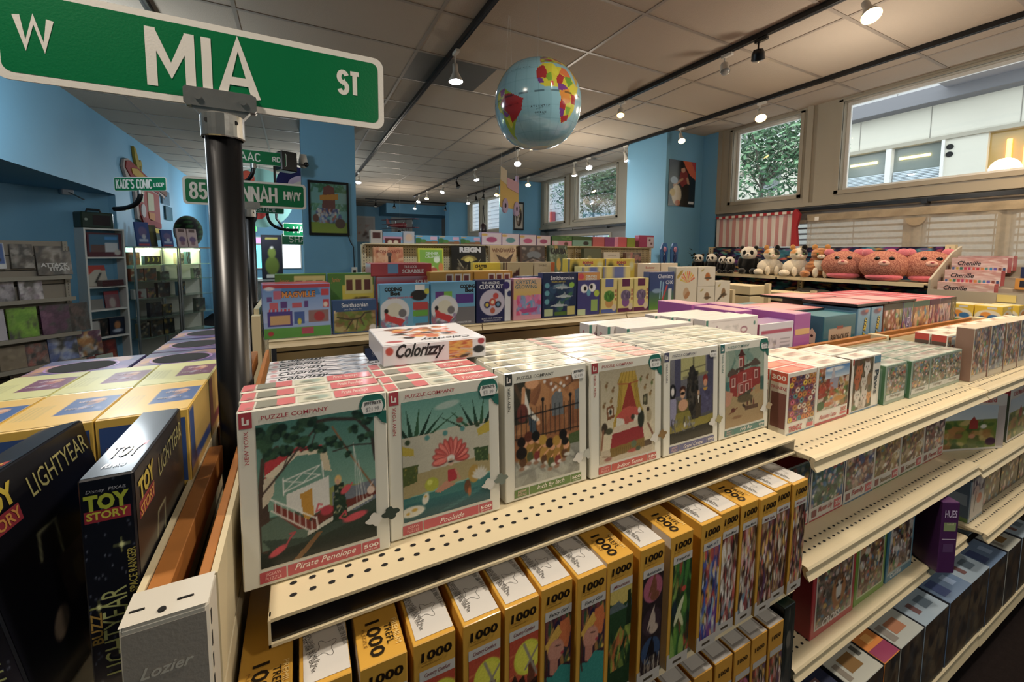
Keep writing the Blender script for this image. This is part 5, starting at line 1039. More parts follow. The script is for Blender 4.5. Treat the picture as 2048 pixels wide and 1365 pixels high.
def ypuz(key, kind, title, tcol, topw, sidew, seed=0, num='1000', w=.0635, h=.292, d=.235, body=YE):
    tc = Cv(24, 24, body)
    tx = [('F', num, .54, .921, .048, '#20160a', {'w': .74, 'b': .035, 's': .06}), ('F', 'PUZZLE', .32, .892, .008, '#8a5f10', {'w': .26}), ('F', 'KOMPLEKTOWY', .42, .876, .008, '#8a5f10', {'w': .48}),
          ('F', title, .56, .815, .022, tcol, {'w': .62, 's': .3, 'b': .008})]
    rc = [('F', .13, .79, .99, .848, '#c9c5c0'), ('F', .14, .0, 1, .085, '#bfb9b2'), ('F', .0, .0, .14, .12, '#bfb9b2'), ('F', .3, .03, .7, .05, '#4a4030')]
    if topw:
        rc += [('T', .08, .03, .995, .43, '#cfcac2')]; 
        for i, x in enumerate((.17, .23, .29)): tx.append(('T', 'Pieces cut like this one fit', x, .26, .026, '#4a4640', {'rot': R(-80), 'w': 1.3-.2*i}))
        for i, x in enumerate((.85, .91)): tx.append(('T', 'Actual size of a piece', x, .30, .022, '#4a4640', {'rot': R(-80), 'w': .8}))
    else:
        tx += [('T', num, .40, .17, .085, '#20160a', {'rot': R(-90), 'w': .95, 'b': .02}), ('T', 'TREFL', .72, .17, .045, '#20160a', {'rot': R(-90), 'w': .55}), ('T', 'PREMIUM', .88, .17, .035, '#e8c878', {'rot': R(-90), 'w': .7}), ('T', 'PUZZLE', .18, .19, .02, '#8a5f10', {'rot': R(-90), 'w': .5})]
    me_mats = [M['print']]
    # jigsaw outline drawn as thin strokes
    def extra(mb_):
        return
    me = product(key, w, d, h, body, arts={'F': (strip_art(kind, seed), .14, .085, .995, .79)}, faces={'L': '#cfc9bf' if sidew else body}, texts=tx, rects=rc, ch=.001, mats=me_mats)
    if topw:
        import bmesh
        b = bmesh.new(); b.from_mesh(me); lay = b.loops.layers.float_color['Col']; pts = []
        for i in range(64):
            t = 2*math.pi*i/64; q = .0115*(1+.34*math.cos(4*t)+.09*math.cos(8*t)+.05*math.sin(3*t)); pts.append(Vector((.002+q*math.cos(t+.5), -d/2+.052+q*1.0*math.sin(t+.5), h+.0011)))
        vs = []
        for i in range(64):
            tn = (pts[(i+1) % 64]-pts[i-1]).normalized(); nn = Vector((-tn.y, tn.x, 0))*.00035; vs.append((b.verts.new(pts[i]-nn), b.verts.new(pts[i]+nn)))
        for i in range(64):
            f = b.faces.new((vs[i][0], vs[(i+1) % 64][0], vs[(i+1) % 64][1], vs[i][1])); f.normal_update()
            for l in f.loops: l[lay] = (.05, .045, .04, 1)
        b.to_mesh(me); b.free()
    return me
yspec = [('mill', 'Sunset', '#2a2a2a', 0, 1), ('jungle', 'Garden', '#2a2a2a', 1, 1), ('mill', 'Evening', '#7a1c24', 0, 1), ('mill', 'Country Comfort', '#7a1c24', 1, 0), ('mill', 'Country Comfort', '#7a1c24', 1, 0), ('mill', 'Country Comfort', '#7a1c24', 1, 0),
         ('girl', 'Fancy Girl', '#2a2a2a', 1, 0), ('girl', 'Fancy Girl', '#2a2a2a', 1, 0), ('lake', 'Mountain', '#7a2a30', 0, 1), ('horse', 'Amistades', '#3a4a5a', 1, 0), ('jungle', 'Tropical', '#1a1a1a', 0, 1), ('fantasy', 'Night of T', '#2a3a5a', 1, 0),
         ('street', 'Street Mood', '#1a1a1a', 1, 0), ('street', 'Street Mood', '#1a1a1a', 0, 0), ('crowd', 'Mill Sails', '#6a2a34', 1, 0), ('crowd', 'Mill Sails', '#6a2a34', 1, 0), ('crowd', 'Masquerade', '#8a2a4a', 1, 0)]
yx = [-.053, .019, .0925, .165, .239, .310, .382, .452, .521, .600, .681, .768, .838, .905, .970, 1.038, 1.1035]
ylab = ['leftmost yellow boxed puzzle cut by the picture edge', 'yellow boxed puzzle with jigsaw outline on its lid, second from the left', 'yellow boxed puzzle with big black 1000 on its lid, third from the left',
        'yellow sunset windmill puzzle, leftmost of the three windmills with white lids', 'yellow sunset windmill puzzle, middle of the three with white lids', 'yellow sunset windmill puzzle next to the woman in an orange hat',
        'yellow puzzle with woman in orange hat, left one of two', 'yellow puzzle with woman in orange hat, right one of two', 'yellow puzzle with mountain lake and autumn trees on its front', 'yellow puzzle showing three horse portraits', 'yellow puzzle with white side and green jungle flowers', 'yellow puzzle with blue fantasy scene on its front',
        'yellow puzzle of red and white street stalls with white lid', 'yellow puzzle of red and white street stalls with yellow lid', 'yellow puzzle of brown crowd scene right of the street stalls', 'yellow puzzle of brown crowd scene, middle one of three at the right', 'last tall yellow puzzle at the right end of the upper row']
cache = {}
for k, (x, (kd, tt, tcol, tw, sw)) in enumerate(zip(yx, yspec)):
    key = (kd, tt, tw, sw, k if kd == 'crowd' else 0)
    if key not in cache: cache[key] = ypuz('puzzle_tall_%d' % k, kd, tt, tcol, tw, sw, seed=k)
    place(cache[key], x, .56+.1175+rr.uniform(-.004, .004), -.857, ylab[k], 'puzzle box', 'tall yellow 1000 piece puzzles', rx=R(.6), rz=rr.uniform(-.012, .012))
s500 = ypuz('puzzle_small_500', 'crowd', 'Garden', '#8a2a4a', 1, 0, 40, num='500', w=.05, h=.255, d=.2)
place(s500, 1.172, .70, -.857, 'smaller yellow puzzle marked 500 at the right end of the row', 'puzzle box', name='puzzle_box')
def silver(key, seed, kd='crowd'):
    me = product(key, .062, .24, .325, '#c98f18', faces={'T': '#a9a49e'}, arts={'F': (strip_art(kd, seed), .12, .0, .99, .74)}, texts=[('F', '1000', .5, .90, .036, '#2a1c0a', {'w': .6, 'b': .02}), ('T', 'S', .3, .2, .05, '#6a6660', {})],
        rects=[('T', .12, .04, .9, .34, '#8f8a84'), ('T', .17, .06, .85, .31, '#c4c0ba'), ('F', .12, .75, .99, .80, '#b9b4ae')], ch=.0015); return me
S1 = silver('puzzle_silver_a', 50); S2 = silver('puzzle_silver_b', 52, 'horse')
for k, x in enumerate((.50, .57, .64, .71, .78, .85, .918, .984, 1.053)):
    if k < 0: continue
    place(S2 if k == 6 else S1, x, .565+.12, -1.2575, 'silver topped yellow puzzle, number %s from the right end in the lower row' % ['nine', 'eight', 'seven', 'six', 'five', 'four', 'three', 'two', 'one'][k] if 0 else '%s silver topped puzzle from the right in the lower row of yellow puzzles' % ['ninth', 'eighth', 'seventh', 'sixth', 'fifth', 'fourth', 'third', 'second', 'first'][k], 'puzzle box', 'silver topped puzzles in the lower row')
dk = Cv(30, 80, '#1c2420'); dk.busy(61, ['#2c3430', '#121614', '#4a4640', '#5c5a50', '#242c28'], 90).ell(.5, .72, .2, .07, '#6a665c').ell(.5, .4, .25, .09, '#3c3a34')
DG = product('dark_puzzle', .05, .24, .345, '#17201b', arts={'F': dk}, faces={'T': '#13251b'}, ch=.0015)
place(DG, 1.118, .69, -1.2575, 'very dark green puzzle box at the right end of the lower yellow row', 'puzzle box')
# ================================================================== more boxed puzzles and kits
def busycv(w, h, seed, pal, n=130, big=.2, small=.05, bgc='#444444'):
    c = Cv(w, h, bgc); c.busy(seed, pal, n, big=big, small=small)
    if w > 32 and n > 60: c.busy(seed+500, ['#e0d4c0', '#c85040', '#4a80a8', '#e0b050', '#5a9048', '#d8a0a0', '#2a2420', '#f0ece4'], 90, big=.05, small=.018)
    return c.speck(seed, 9)
PZ = ['#6a4a34', '#8a6a4a', '#3a4a34', '#a08050', '#5a3a2a', '#c0a080', '#4a5a6a', '#8a3a2c', '#2a2a24', '#d8c8a8']
def donuts(w, h):
    c = Cv(w, h, '#7a2a3a'); r = random.Random(8); cols = ['#b01f3a', '#5a2a6a', '#d07028', '#e0c028', '#2a8a98', '#d8d0c4', '#c84a7a', '#3a2a5a', '#b8863a']
    for j in range(8):
        for i in range(6):
            x, y = (i+.5+.4*(j % 2))/6, (j+.5)/8; k = r.choice(cols); c.ell(x, y, .085, .062, '#a8743a').ell(x, y, .075, .055, k).ell(x, y, .026, .02, '#3a1c1c')
            for q in range(4): c.ell(x+r.uniform(-.06, .06), y+r.uniform(-.04, .04), .008, .006, r.choice(['#fff', '#e8d03a', '#d33']))
    return c
def autumn(w, h):
    c = busycv(w, h, 12, ['#8a2a20', '#b0522a', '#5a3a28', '#a8843a', '#4a5a2a', '#c8b8a8'], 110); c.grad(.2, .72, 1, 1, '#c9d4dc', '#3a78b8').ell(.5, .92, .3, .05, '#e0e4e8').poly([(.42, .9), (.46, .98), (.5, .9), (.54, .6), (.38, .6)], '#b8b4bc').poly([(.36, .7), (.62, .72), (.62, .45), (.36, .45)], '#9a98a8').busy(14, ['#b0301c', '#8a2418', '#c85a2a'], 40, 0, .3, .5, .62, .16, .05).ell(.7, .2, .2, .06, '#c8862a').ell(.3, .12, .16, .05, '#b85a24').ell(.1, .12, .12, .1, '#2a5a2a'); return c
def kittens(w, h):
    c = Cv(w, h, '#4a4030'); c.busy(15, ['#5a5a34', '#3a4a28', '#6a4a34', '#7a6a5a'], 60)
    for x, y, s, k in ((.28, .76, .17, '#b8622c'), (.68, .80, .17, '#d8d4cc'), (.2, .6, .16, '#a8501f'), (.55, .52, .16, '#c8c0b4'), (.82, .6, .12, '#8a6a4a'), (.25, .28, .17, '#d4cec4'), (.6, .24, .18, '#cfc4bc'), (.85, .22, .12, '#c8823a'), (.45, .08, .14, '#b0a498')):
        c.poly([(x-s*.8, y), (x-s*.7, y+s*.8), (x-s*.2, y+s*.4)], k).poly([(x+s*.8, y), (x+s*.7, y+s*.8), (x+s*.2, y+s*.4)], k).ell(x, y, s, s*.62, k).ell(x-s*.35, y+s*.1, s*.12, s*.1, '#2a3a2a').ell(x+s*.35, y+s*.1, s*.12, s*.1, '#2a3a2a').ell(x, y-s*.2, s*.12, s*.08, '#8a4a44').ell(x, y-s*.8, s*.6, s*.5, k)
    c.ell(.1, .06, .1, .05, '#2f6a34'); return c
lidc = Cv(30, 12, '#ddd6c4'); lidc.busy(3, ['#b09080', '#a05a4a', '#8a7a6a', '#c8b8a8'], 24, .2, .2, .75, .8, .25, .12)
def stackrow(me, x, y0, n, pitch, z, labf, grp, name='puzzle_box', jitter=.003, cat='puzzle box', **kw):
    out = []
    for i in range(n): out.append(place(me, x+rr.uniform(-jitter, jitter), y0+i*pitch, z, labf(i), cat, grp, name=name, **kw))
    return out
D2 = -.5248
Q1 = product('puzzle_donut', .148, .05, .186, '#e2ded2', arts={'F': (donuts(60, 66), .05, .20, .97, .93)}, faces={'T': '#c23a26', 'L': '#d8d2c4'}, texts=[('F', 'TRENDZ', .33, .09, .085, '#b5182a', {'w': .46, 's': .2, 'b': .03}), ('F', '300', .84, .15, .06, '#3a4a44', {'w': .2, 'b': .01}), ('L', '300', .5, .90, .075, '#f0e8e0', {'w': .8, 'b': .02}), ('L', 'TRENDZ', .5, .74, .05, '#b5182a', {'w': .9, 'b': .01})],
    rects=[('L', 0, .82, 1, 1, '#c8401c'), ('L', .1, .1, .95, .66, '#7a4a44'), ('F', 0, 0, 1, .025, '#5a86a0'), ('F', .72, .05, .95, .115, '#c8545a'), ('T', .1, .15, .6, .8, '#d0674c'), ('T', .66, .15, .9, .8, '#d8877a')], ch=.0015)
Q2 = product('puzzle_autumn', .19, .05, .186, '#e4e0d4', arts={'F': (autumn(64, 60), .05, .24, .98, .96), 'T': (lidc, .1, .1, .9, .9)}, faces={'L': '#5a4438'}, texts=[('F', 'Autumn Lane', .38, .13, .08, '#b5182a', {'w': .52, 's': .35, 'b': .012}), ('F', '300', .86, .17, .07, '#c25a44', {'w': .18, 'b': .02})], rects=[('L', 0, .84, 1, 1, '#b8301c'), ('F', 0, 0, 1, .05, '#a8202c'), ('F', .76, .08, .95, .12, '#c8545a')], ch=.0015)
Q3 = product('puzzle_kitten', .192, .05, .186, '#e4e0d6', arts={'F': (kittens(54, 66), .06, .05, .72, .97), 'T': (lidc, .1, .1, .7, .9)}, faces={'L': '#5c4c3e'}, texts=[('F', 'Paws', .86, .48, .15, '#30414e', {'rot': R(-90), 'w': .44, 'b': .02})], rects=[('L', 0, 0, 1, .1, '#b8301c'), ('F', 0, .88, .05, 1, '#b8301c'), ('F', .76, .84, .98, .97, '#4f86a4'), ('F', 0, 0, 1, .03, '#4f7fa0')], ch=.0015)
stackrow(Q1, 1.313, .70, 2, .053, D2, lambda i: 'red lidded donut puzzle at the left end of the middle bay' if i == 0 else 'second red lidded donut puzzle right behind the front one', 'donut puzzles')
stackrow(Q2, 1.313, .806, 3, .053, D2, lambda i: 'white lidded village puzzle, %s behind the two red donut boxes' % ['first', 'second', 'third'][i], 'white lidded puzzles')
stackrow(Q2, 1.488, .70, 4, .053, D2, lambda i: 'autumn village puzzle in front with red lettering' if i == 0 else '%s white lidded puzzle in the row behind the autumn village one' % ORD[i], 'white lidded puzzles')
stackrow(Q3, 1.700, .702, 1, .053, D2, lambda i: 'kitten puzzle with sideways blue lettering on a white border', None)
stackrow(Q2, 1.690, .765, 2, .053, D2, lambda i: 'white lidded puzzle %s behind the kitten puzzle' % ['just', 'farther'][i], 'white lidded puzzles')
def greenie(key, seed, w=.158):
    a = busycv(50, 46, seed, ['#8a8a7a', '#6a6a5a', '#a08868', '#5a6a5a', '#b8b0a0', '#7a5a44', '#4a5a4a', '#9aa4b0'], 120); 
    t = Cv(30, 12, '#b9beb4'); t.busy(seed, ['#9a9a8e', '#cfd2ca', '#6a7a70', '#8a7a74'], 22, .05, .1, .95, .9, .3, .1)
    return product(key, w, .052, .14, '#8fa394', arts={'F': (a, .07, .26, .96, .94), 'T': (t, .03, .05, .97, .95)}, faces={'L': '#3f6a48'}, rects=[('F', .05, .10, .96, .24, '#c9ccc4'), ('L', .2, .12, .8, .92, '#6a8a78')], texts=[('F', 'Heritage', .5, .17, .08, '#6a5a44', {'w': .5, 's': .4})], ch=.0015)
G = [greenie('puzzle_green_a', 70), greenie('puzzle_green_b', 73), greenie('puzzle_green_c', 76)]
for k, x in enumerate((1.885, 2.055, 2.215, 2.36)):
    stackrow(G[k % 3], x, .682 + (.0 if k else .01), 4, .055, D2, lambda i, k=k: ('green sided landscape puzzle in front, %s of four from the kitten box' % ['first', 'second', 'third', 'last'][k]) if i == 0 else '%s green lidded puzzle in the %s row right of the kitten box' % (ORD[i], ['first', 'second', 'third', 'last'][k]), 'green sided landscape puzzles')
def tall(key, seed, pal, w=.17, h=.225):
    a = busycv(46, 56, seed, pal, 120, .22, .05); return product(key, w, .055, h, '#cfc6b4', arts={'F': (a, .0, .13, 1, 1)}, faces={'L': '#8a6a58', 'T': '#c9b9a0'}, rects=[('F', .0, 0, 1, .12, '#b9ae9c')], ch=.0015)
T_ = [tall('puzzle_art_a', 80, ['#a86a3a', '#5a6a8a', '#7a6a58', '#c8a078', '#4a3a44', '#8a9aa8']), tall('puzzle_art_b', 82, ['#4a5a7a', '#8a7a8a', '#6a8aa0', '#3a3a44', '#a8a4a0', '#8a6a34']), tall('puzzle_art_c', 84, ['#8a3a34', '#6a5a4a', '#a89a84', '#4a4a3a', '#7a8a94'])]
for k, x in enumerate((2.555, 2.735, 2.915, 3.095, 3.275, 3.45)):
    stackrow(T_[(k+(k > 1)) % 3], x, .66-(.003*k), 1, .058, D2, lambda i, k=k: ('%s tall glossy art puzzle in front right of the green sided ones' % ['first', 'second', 'third', 'fourth', 'fifth', 'last'][k]) if i == 0 else '%s box in depth behind the %s tall glossy art puzzle' % (ORD[i], ['first', 'second', 'third', 'fourth', 'fifth', 'last'][k]), 'tall art puzzles')
for k in range(12): place(Q2, 2.53+(k % 6)*.196, .728+(k//6)*.055, D2-.0, 'white lidded puzzle behind the tall art puzzles, %s from the left in the %s row' % (ORD[k % 6].replace('front', 'first'), ['nearer', 'farther'][k//6]), 'puzzle box', 'white lidded puzzles behind the tall ones')
# second tier : red banner puzzles
def banner(key, seed, pal, title, bar, tc='#a8202c'):
    a = busycv(52, 48, seed, pal, 130); return product(key, .194, .05, .205, '#d6cfc4', arts={'F': (a, .03, .22, .97, .98)}, faces={'T': bar, 'L': '#4a5a8a'}, rects=[('F', 0, 0, 1, .03, bar), ('F', .06, .06, .2, .17, '#8a4a4a'), ('F', .72, .05, .94, .19, '#c8545a')], texts=[('F', title, .46, .12, .09, tc, {'w': .42, 's': .3, 'b': .012}), ('F', '300', .83, .12, .06, '#f0e8e0', {'w': .15, 'b': .01})], ch=.0015)
B2 = [banner('puzzle_banner_a', 90, ['#2f5a8a', '#3a7aa8', '#2a4a3a', '#4a6a4a', '#7a8a8a'], 'Master Lily', '#a8202c'), banner('puzzle_banner_b', 91, ['#7a3a34', '#5a2a2a', '#a08068', '#c0a890', '#4a5a44', '#3a4a8a'], 'Family', '#3a6a8a'), banner('puzzle_banner_c', 93, ['#8a4a34', '#6a5a2a', '#a88a4a', '#4a2a2a', '#c8b088'], 'Seasons', '#5a7a4a', '#7a5a2a'), banner('puzzle_banner_d', 95, ['#8a6a6a', '#5a3a3a', '#c0b0a8', '#7a3a34', '#3a3a44'], 'Paws', '#a8301c')]
for k, (x, m) in enumerate(((1.275, 0), (1.474, 0), (1.673, 1), (1.872, 2), (2.071, 2), (2.270, 3))):
    stackrow(B2[m], x, .69, 3, .053, -.8248, lambda i, k=k: ('title strip jigsaw on the second shelf, %s' % ['partly hidden by the small 500 puzzle', 'blue and green picture, second from the left', 'brown family picture, third from the left', 'autumn coloured picture, fourth from the left', 'yellow brown picture, fifth from the left', 'red bottomed cat picture at the right end'][k]) if i == 0 else '%s box deep behind the %s title strip jigsaw on the second shelf' % (ORD[i], ['first', 'second', 'third', 'fourth', 'fifth', 'sixth'][k]), 'title strip jigsaws on the second shelf')
# third tier : red tiger, green, blue, purple
def tiger():
    c = busycv(58, 58, 101, ['#8a5a44', '#5a4a40', '#a08a74', '#3a3430', '#6a6a64'], 140); c.ell(.62, .45, .2, .28, '#b07038').ell(.62, .45, .08, .2, '#e0d8cc').ell(.56, .55, .04, .03, '#2a1a14').ell(.70, .55, .04, .03, '#2a1a14')
    for k in range(8): c.line([(.5+k*.035, .6+.03*(k % 2)), (.47+k*.045, .72)], .02, '#2a1a14')
    c.ell(.64, .3, .05, .03, '#3a1a18'); return c
X1 = product('puzzle_red', .245, .055, .235, '#b01c26', arts={'F': (tiger(), .1, .12, .9, .88)}, under=[('F', .07, .095, .93, .9, '#c9bdb0')], rects=[('T', .5, .2, .62, .8, '#3a2a20'), ('T', .68, .2, .78, .8, '#4a5a3a'), ('T', .85, .2, .93, .8, '#c9b9a9')], texts=[('F', 'CROSS', .45, .14, .1, '#e0d8d0', {'w': .42, 's': .2, 'b': .03}), ('T', 'SERIES', .2, .5, .3, '#e8d8d8', {'w': .3, 'b': .02})], ch=.002)
X2 = product('puzzle_green', .20, .05, .232, '#6f9a2c', arts={'F': (busycv(50, 56, 103, PZ, 150), .1, .12, .9, .88)}, under=[('F', .07, .095, .93, .9, '#b9c49a')], faces={'T': '#6f9a2c', 'L': '#5a8424'}, ch=.002)
X3 = product('puzzle_blue', .20, .05, .232, '#3f7f9c', arts={'F': (busycv(50, 56, 105, ['#c9c0b8', '#8a6a54', '#5a4a44', '#e0dcd4', '#3a3030', '#a88a6a'], 90), .08, .14, .92, .92)}, under=[('F', .05, .1, .95, .95, '#9ab4bc')], texts=[('F', 'Cuddle', .35, .08, .07, '#e8eef0', {'w': .4, 'b': .01})], ch=.002)
for me, x, w_, lab, n in ((X1, 1.425, 0, 'red', 1), (X2, 1.66, 0, 'green', 2), (X3, 1.872, 0, 'light blue', 2)):
    stackrow(me, x, .635, n, .058, -1.1348, lambda i, lab=lab: ('%s framed animal puzzle on the third shelf' % lab) if i == 0 else 'box right behind the %s framed animal puzzle' % lab, None)
X4 = product('game_purple', .19, .06, .265, '#4a1f55', texts=[('L', 'HUES', .5, .84, .1, '#c8b8d8', {'rot': R(0), 'w': .7, 'b': .02}), ('L', 'and', .5, .70, .03, '#d8d0a8', {'w': .4})], rects=[('L', .15, .6, .85, .72, '#8a9a6a'), ('L', .1, .48, .9, .49, '#c8b8d0'), ('L', .2, .3, .8, .42, '#5a3a6a'), ('F', .1, .1, .9, .5, '#5f3a68')], faces={'F': '#4a1f55'}, ch=.002)
place(X4, 2.075, .62, -1.1348, 'purple upright game box at the right end of the third shelf', 'game box', name='game_box', rz=R(62))
# base : low row of puzzles
def low(key, w, top, seed, accents, title=''):
    a = busycv(30, 30, seed, ['#4a3a2c', '#5a4a3a', '#3a3a3c', '#6a5a44', '#2c2a2a'], 60); rc = [('T', *r) for r in accents]
    return product(key, w, .10, .255, top, arts={'F': a}, faces={'L': '#3a3a44'}, rects=rc, texts=[('T', title, .5, .6, .2, '#d8d8dc', {'w': .4})] if title else (), ch=.0015)
LW = [low('low_navy', .19, '#1d2540', 110, [(.15, .1, .3, .35, '#c9ccd8'), (.4, .5, .75, .75, '#6a4a4a')], 'Night'), low('low_pale', .165, '#a9aaa0', 112, [(.3, .3, .7, .75, '#7a5a2c'), (.8, .5, .92, .8, '#4a4a44'), (.08, .2, .22, .7, '#7c7468')]), low('low_orange', .10, '#c9761c', 114, [(0, 0, 1, .42, '#8a2a50'), (.3, .55, .7, .8, '#e0a04a')]), low('low_pale2', .17, '#a6aaa4', 116, [(.3, .3, .72, .7, '#a06a4a'), (.05, .2, .25, .75, '#807a72')]), low('low_blue', .19, '#8fa0ae', 118, [(.2, .3, .35, .7, '#6a4a4a'), (.5, .3, .8, .7, '#5a6a78')]), low('low_blue2', .2, '#5f7796', 120, [(.1, .2, .4, .8, '#3a4a78'), (.6, .3, .8, .7, '#8aa0c0')])]
lowx = [(1.285, 0), (1.480, 1), (1.622, 2), (1.765, 3), (1.955, 4), (2.165, 5), (2.36, 4), (2.56, 5), (2.76, 1), (2.96, 4)]
lown = ['navy lidded', 'pale lidded with brown picture', 'orange and magenta lidded', 'pale lidded with red picture', 'light blue lidded', 'blue lidded', 'seventh pale blue lidded', 'eighth blue lidded', 'ninth pale lidded', 'tenth pale blue lidded']
for k, (x, m) in enumerate(lowx):
    for i in range(2): place(LW[m] if i == 0 else LW[(m+3) % 6 if m != 2 else 2], x, .575+i*.118, -1.5098 if x < 2.38 else -1.5198, '%s puzzle box in the low %s row on the base shelf' % (lown[k], ['front', 'back'][i]), 'puzzle box', 'low puzzle boxes on the base shelf')
# far bay lower shelves
farm = Cv(70, 60, '#6a8a3a'); farm.grad(0, .62, 1, 1, '#c8d4dc', '#b8c8d8').busy(130, ['#4a6a2a', '#7a8a34', '#8a5a2a', '#a8763a', '#3a5a24', '#c8b070'], 70, 0, 0, 1, .66, .2, .06).poly([(.48, .62), (.56, .74), (.64, .62), (.64, .45), (.48, .45)], '#9a2a20').ell(.75, .5, .06, .05, '#e0dcd4').ell(.3, .3, .07, .06, '#8a5a34').ell(.55, .28, .06, .05, '#c88a6a').ell(.9, .14, .1, .09, '#4a2a44')
X5 = product('farm_set', .32, .13, .27, '#d6d2ce', arts={'F': (farm, .0, .04, .86, .74)}, faces={'T': '#a8141f', 'L': '#4a5440'}, rects=[('F', 0, .91, 1, 1, '#a8141f'), ('F', .87, .05, .99, .72, '#c0b4b0'), ('L', 0, .8, 1, 1, '#a8141f'), ('L', .1, .1, .9, .3, '#b8b4b0')], texts=[('F', 'Old MacDonald', .46, .82, .08, '#c04a4a', {'w': .72, 'b': .02})], ch=.002)
place(X5, 2.61, .70, -.8448, 'red lidded farm toy box on the second shelf of the far bay', 'toy box', name='toy_box', rz=R(-20))
for k in range(2): place(X5, 2.99+k*.33, .66, -.8448, '%s red lidded farm toy box to the right of the first' % ['nearer', 'farther'][k], 'toy box', name='toy_box')
for k in range(3): place(B2[(k+2) % 4], 2.52+k*.2, .855, -.8448, 'jigsaw hidden behind the red farm box, %s from the left' % ORD[k].replace('front', 'first'), 'puzzle box')
gb = Cv(44, 60, '#b9b4b4'); gb.busy(140, ['#2a1a34', '#4a3a5a', '#8a6a7a', '#d8d0cc'], 40, .1, .5, 1, 1, .2, .08).ell(.65, .35, .2, .1, '#b8482c').ell(.4, .5, .2, .14, '#c9a9a0').line([(.3, .15), (.36, .5)], .06, '#2a2a30')
X6 = product('doll_box', .155, .085, .235, '#7f8f9c', arts={'F': (gb, .05, .06, .95, .96)}, faces={'L': '#54687c', 'T': '#7c8c98'}, rects=[('L', 0, 0, 1, .08, '#6a8a4a'), ('L', .1, .3, .9, .5, '#8a9aa8')], ch=.002)
place(X6, 2.495, .63, -1.0995, 'grey blue toy box with orange figure at the left end of the yellowish shelf', 'toy box', name='toy_box')
X7 = product('game_brown', .24, .06, .235, '#4a4034', arts={'F': busycv(50, 50, 142, ['#5a5034', '#3a3424', '#6a4a3a', '#4a2a30', '#7a6a4a'], 120)}, faces={'L': '#5a1c2c'}, ch=.002)
for k in range(4): place(X7, 2.72+k*.25, .635, -1.0995, '%s mottled brown game box right of the grey blue toy box' % ORD[k].replace('front', 'first'), 'game box', 'brown game boxes', name='game_box')
# ---- back side row: pink, purple, teal kits above the wooden strip
YB = .972; ZB = -.56
def kit(key, w, d, h, col, **k): return product(key, w, d, h, col, ch=.0015, **k)
deckb = thing('gondola_shelf', 'far side shelf under the purple, teal and red lidded kits', 'shelf', (2.4, .96, ZB)); mb = MB(); mb.box(-1.22, 1.21, .003, .42, -.012, 0); mb.build('deck', M['cream'], deckb); mb = MB(); mb.box(-1.22, 1.21, .42, .425, -.04, 0); mb.build('price_rail', M['cream'], deckb)
wb = Cv(60, 40, '#cfcad2'); wb.rect(.05, .78, .95, .86, '#a83a5a').busy(150, ['#a9a4a8', '#b8b0a4', '#8a8690', '#d8d4d8'], 40, .06, .1, .5, .7, .12, .05)
for k in range(7): wb.rect(.6, .12+k*.085, .9, .15+k*.085, '#9a969e')
K1 = kit('candy_kit', .225, .10, .29, '#c9c4cc', arts={'F': (wb, 0, .35, 1, 1)}, faces={'T': '#7a4f90', 'L': '#7c1c50'}, rects=[('L', .2, .62, .8, .9, '#b8a06a')])
place(K1, 1.695, YB+.055, ZB, 'white fronted kit box with purple lid among the pink boxes', 'craft kit', name='craft_kit_box')
K2 = kit('pink_kit', .115, .21, .315, '#a8559a', arts={'F': (busycv(24, 50, 152, ['#a84a9a', '#8a3a80', '#5a2a4a', '#c88ab8', '#7a5a6a'], 40), 0, .0, 1, .55)}, faces={'T': '#c98ab4', 'L': '#a0509a'}, rects=[('F', .05, .72, .95, .80, '#d8a868'), ('L', .05, .72, .95, .78, '#d8a868'), ('T', .1, .1, .9, .9, '#cf9aa8')])
for k, (x, y, z_) in enumerate(((1.87, 1.08, 0), (1.72, 1.24, 0), (1.87, 1.30, 0), (1.74, 1.48, 0))): place(K2, x, y, ZB, 'bright pink kit box, %s' % ['nearest, between the white fronted kit and the birdhouse kit', 'behind the white fronted kit', 'second behind the nearest pink one', 'farthest left against the dark aisle'][k], 'craft kit', 'bright pink kit boxes', name='craft_kit_box')
for k in range(3): place(K1, 1.695, YB+.17+k*.105, ZB-.0 if 0 else ZB, 'purple lidded kit, %s behind the white fronted one' % ['first', 'second', 'third'][k], 'craft kit', name='craft_kit_box') if k == 0 and 0 else None
purp = kit('violet_kit', .12, .16, .215, '#6b3a86', faces={'T': '#7d5598'})
for k, (x, y) in enumerate(((1.54, 1.16), (1.50, 1.34), (1.62, 1.36))): place(purp, x, y, ZB, 'violet lidded kit beside the white paint kits, %s' % ['nearest', 'left of the far pair', 'right of the far pair'][k], 'craft kit', 'violet lidded kits', name='craft_kit_box')
bh = Cv(80, 60, '#1f6472'); bh.rect(0, 0, 1, .42, '#c9c4c0').busy(154, ['#c98a54', '#b8763c', '#d8b08a'], 22, .05, .04, .95, .26, .12, .05).rect(.16, .50, .86, .80, '#b39a80').rect(.4, .78, .6, .84, '#8a3a34')
K3 = kit('birdhouse_kit', .27, .12, .29, '#1f6472', arts={'F': bh}, faces={'T': '#2a7280', 'L': '#1b5866'}, rects=[('L', .1, .0, .9, .38, '#c9beb0'), ('L', .15, .06, .85, .3, '#b8622c')], texts=[('F', 'BIRDHOUSE', .51, .655, .10, '#4a3a2c', {'w': .56, 'b': .02}), ('L', 'kit', .5, .18, .05, '#5a2a14', {'w': .5})])
bo = place(K3, 2.165, YB+.062, ZB, 'teal birdhouse kit with wooden label plate', 'craft kit', name='craft_kit_box')
m = MB(); m.prism([(-.03, .17), (.0, .165), (.0, .21), (-.016, .235), (-.032, .212)], 0, -.1365, -.1358, lin('#c9b394')); m.cyl((-.1367, -.016, .2), (-.1364, -.016, .2), .006, n=10, c=lin('#3a2a1c')); m.build('birdhouse_picture', M['print'], bo)
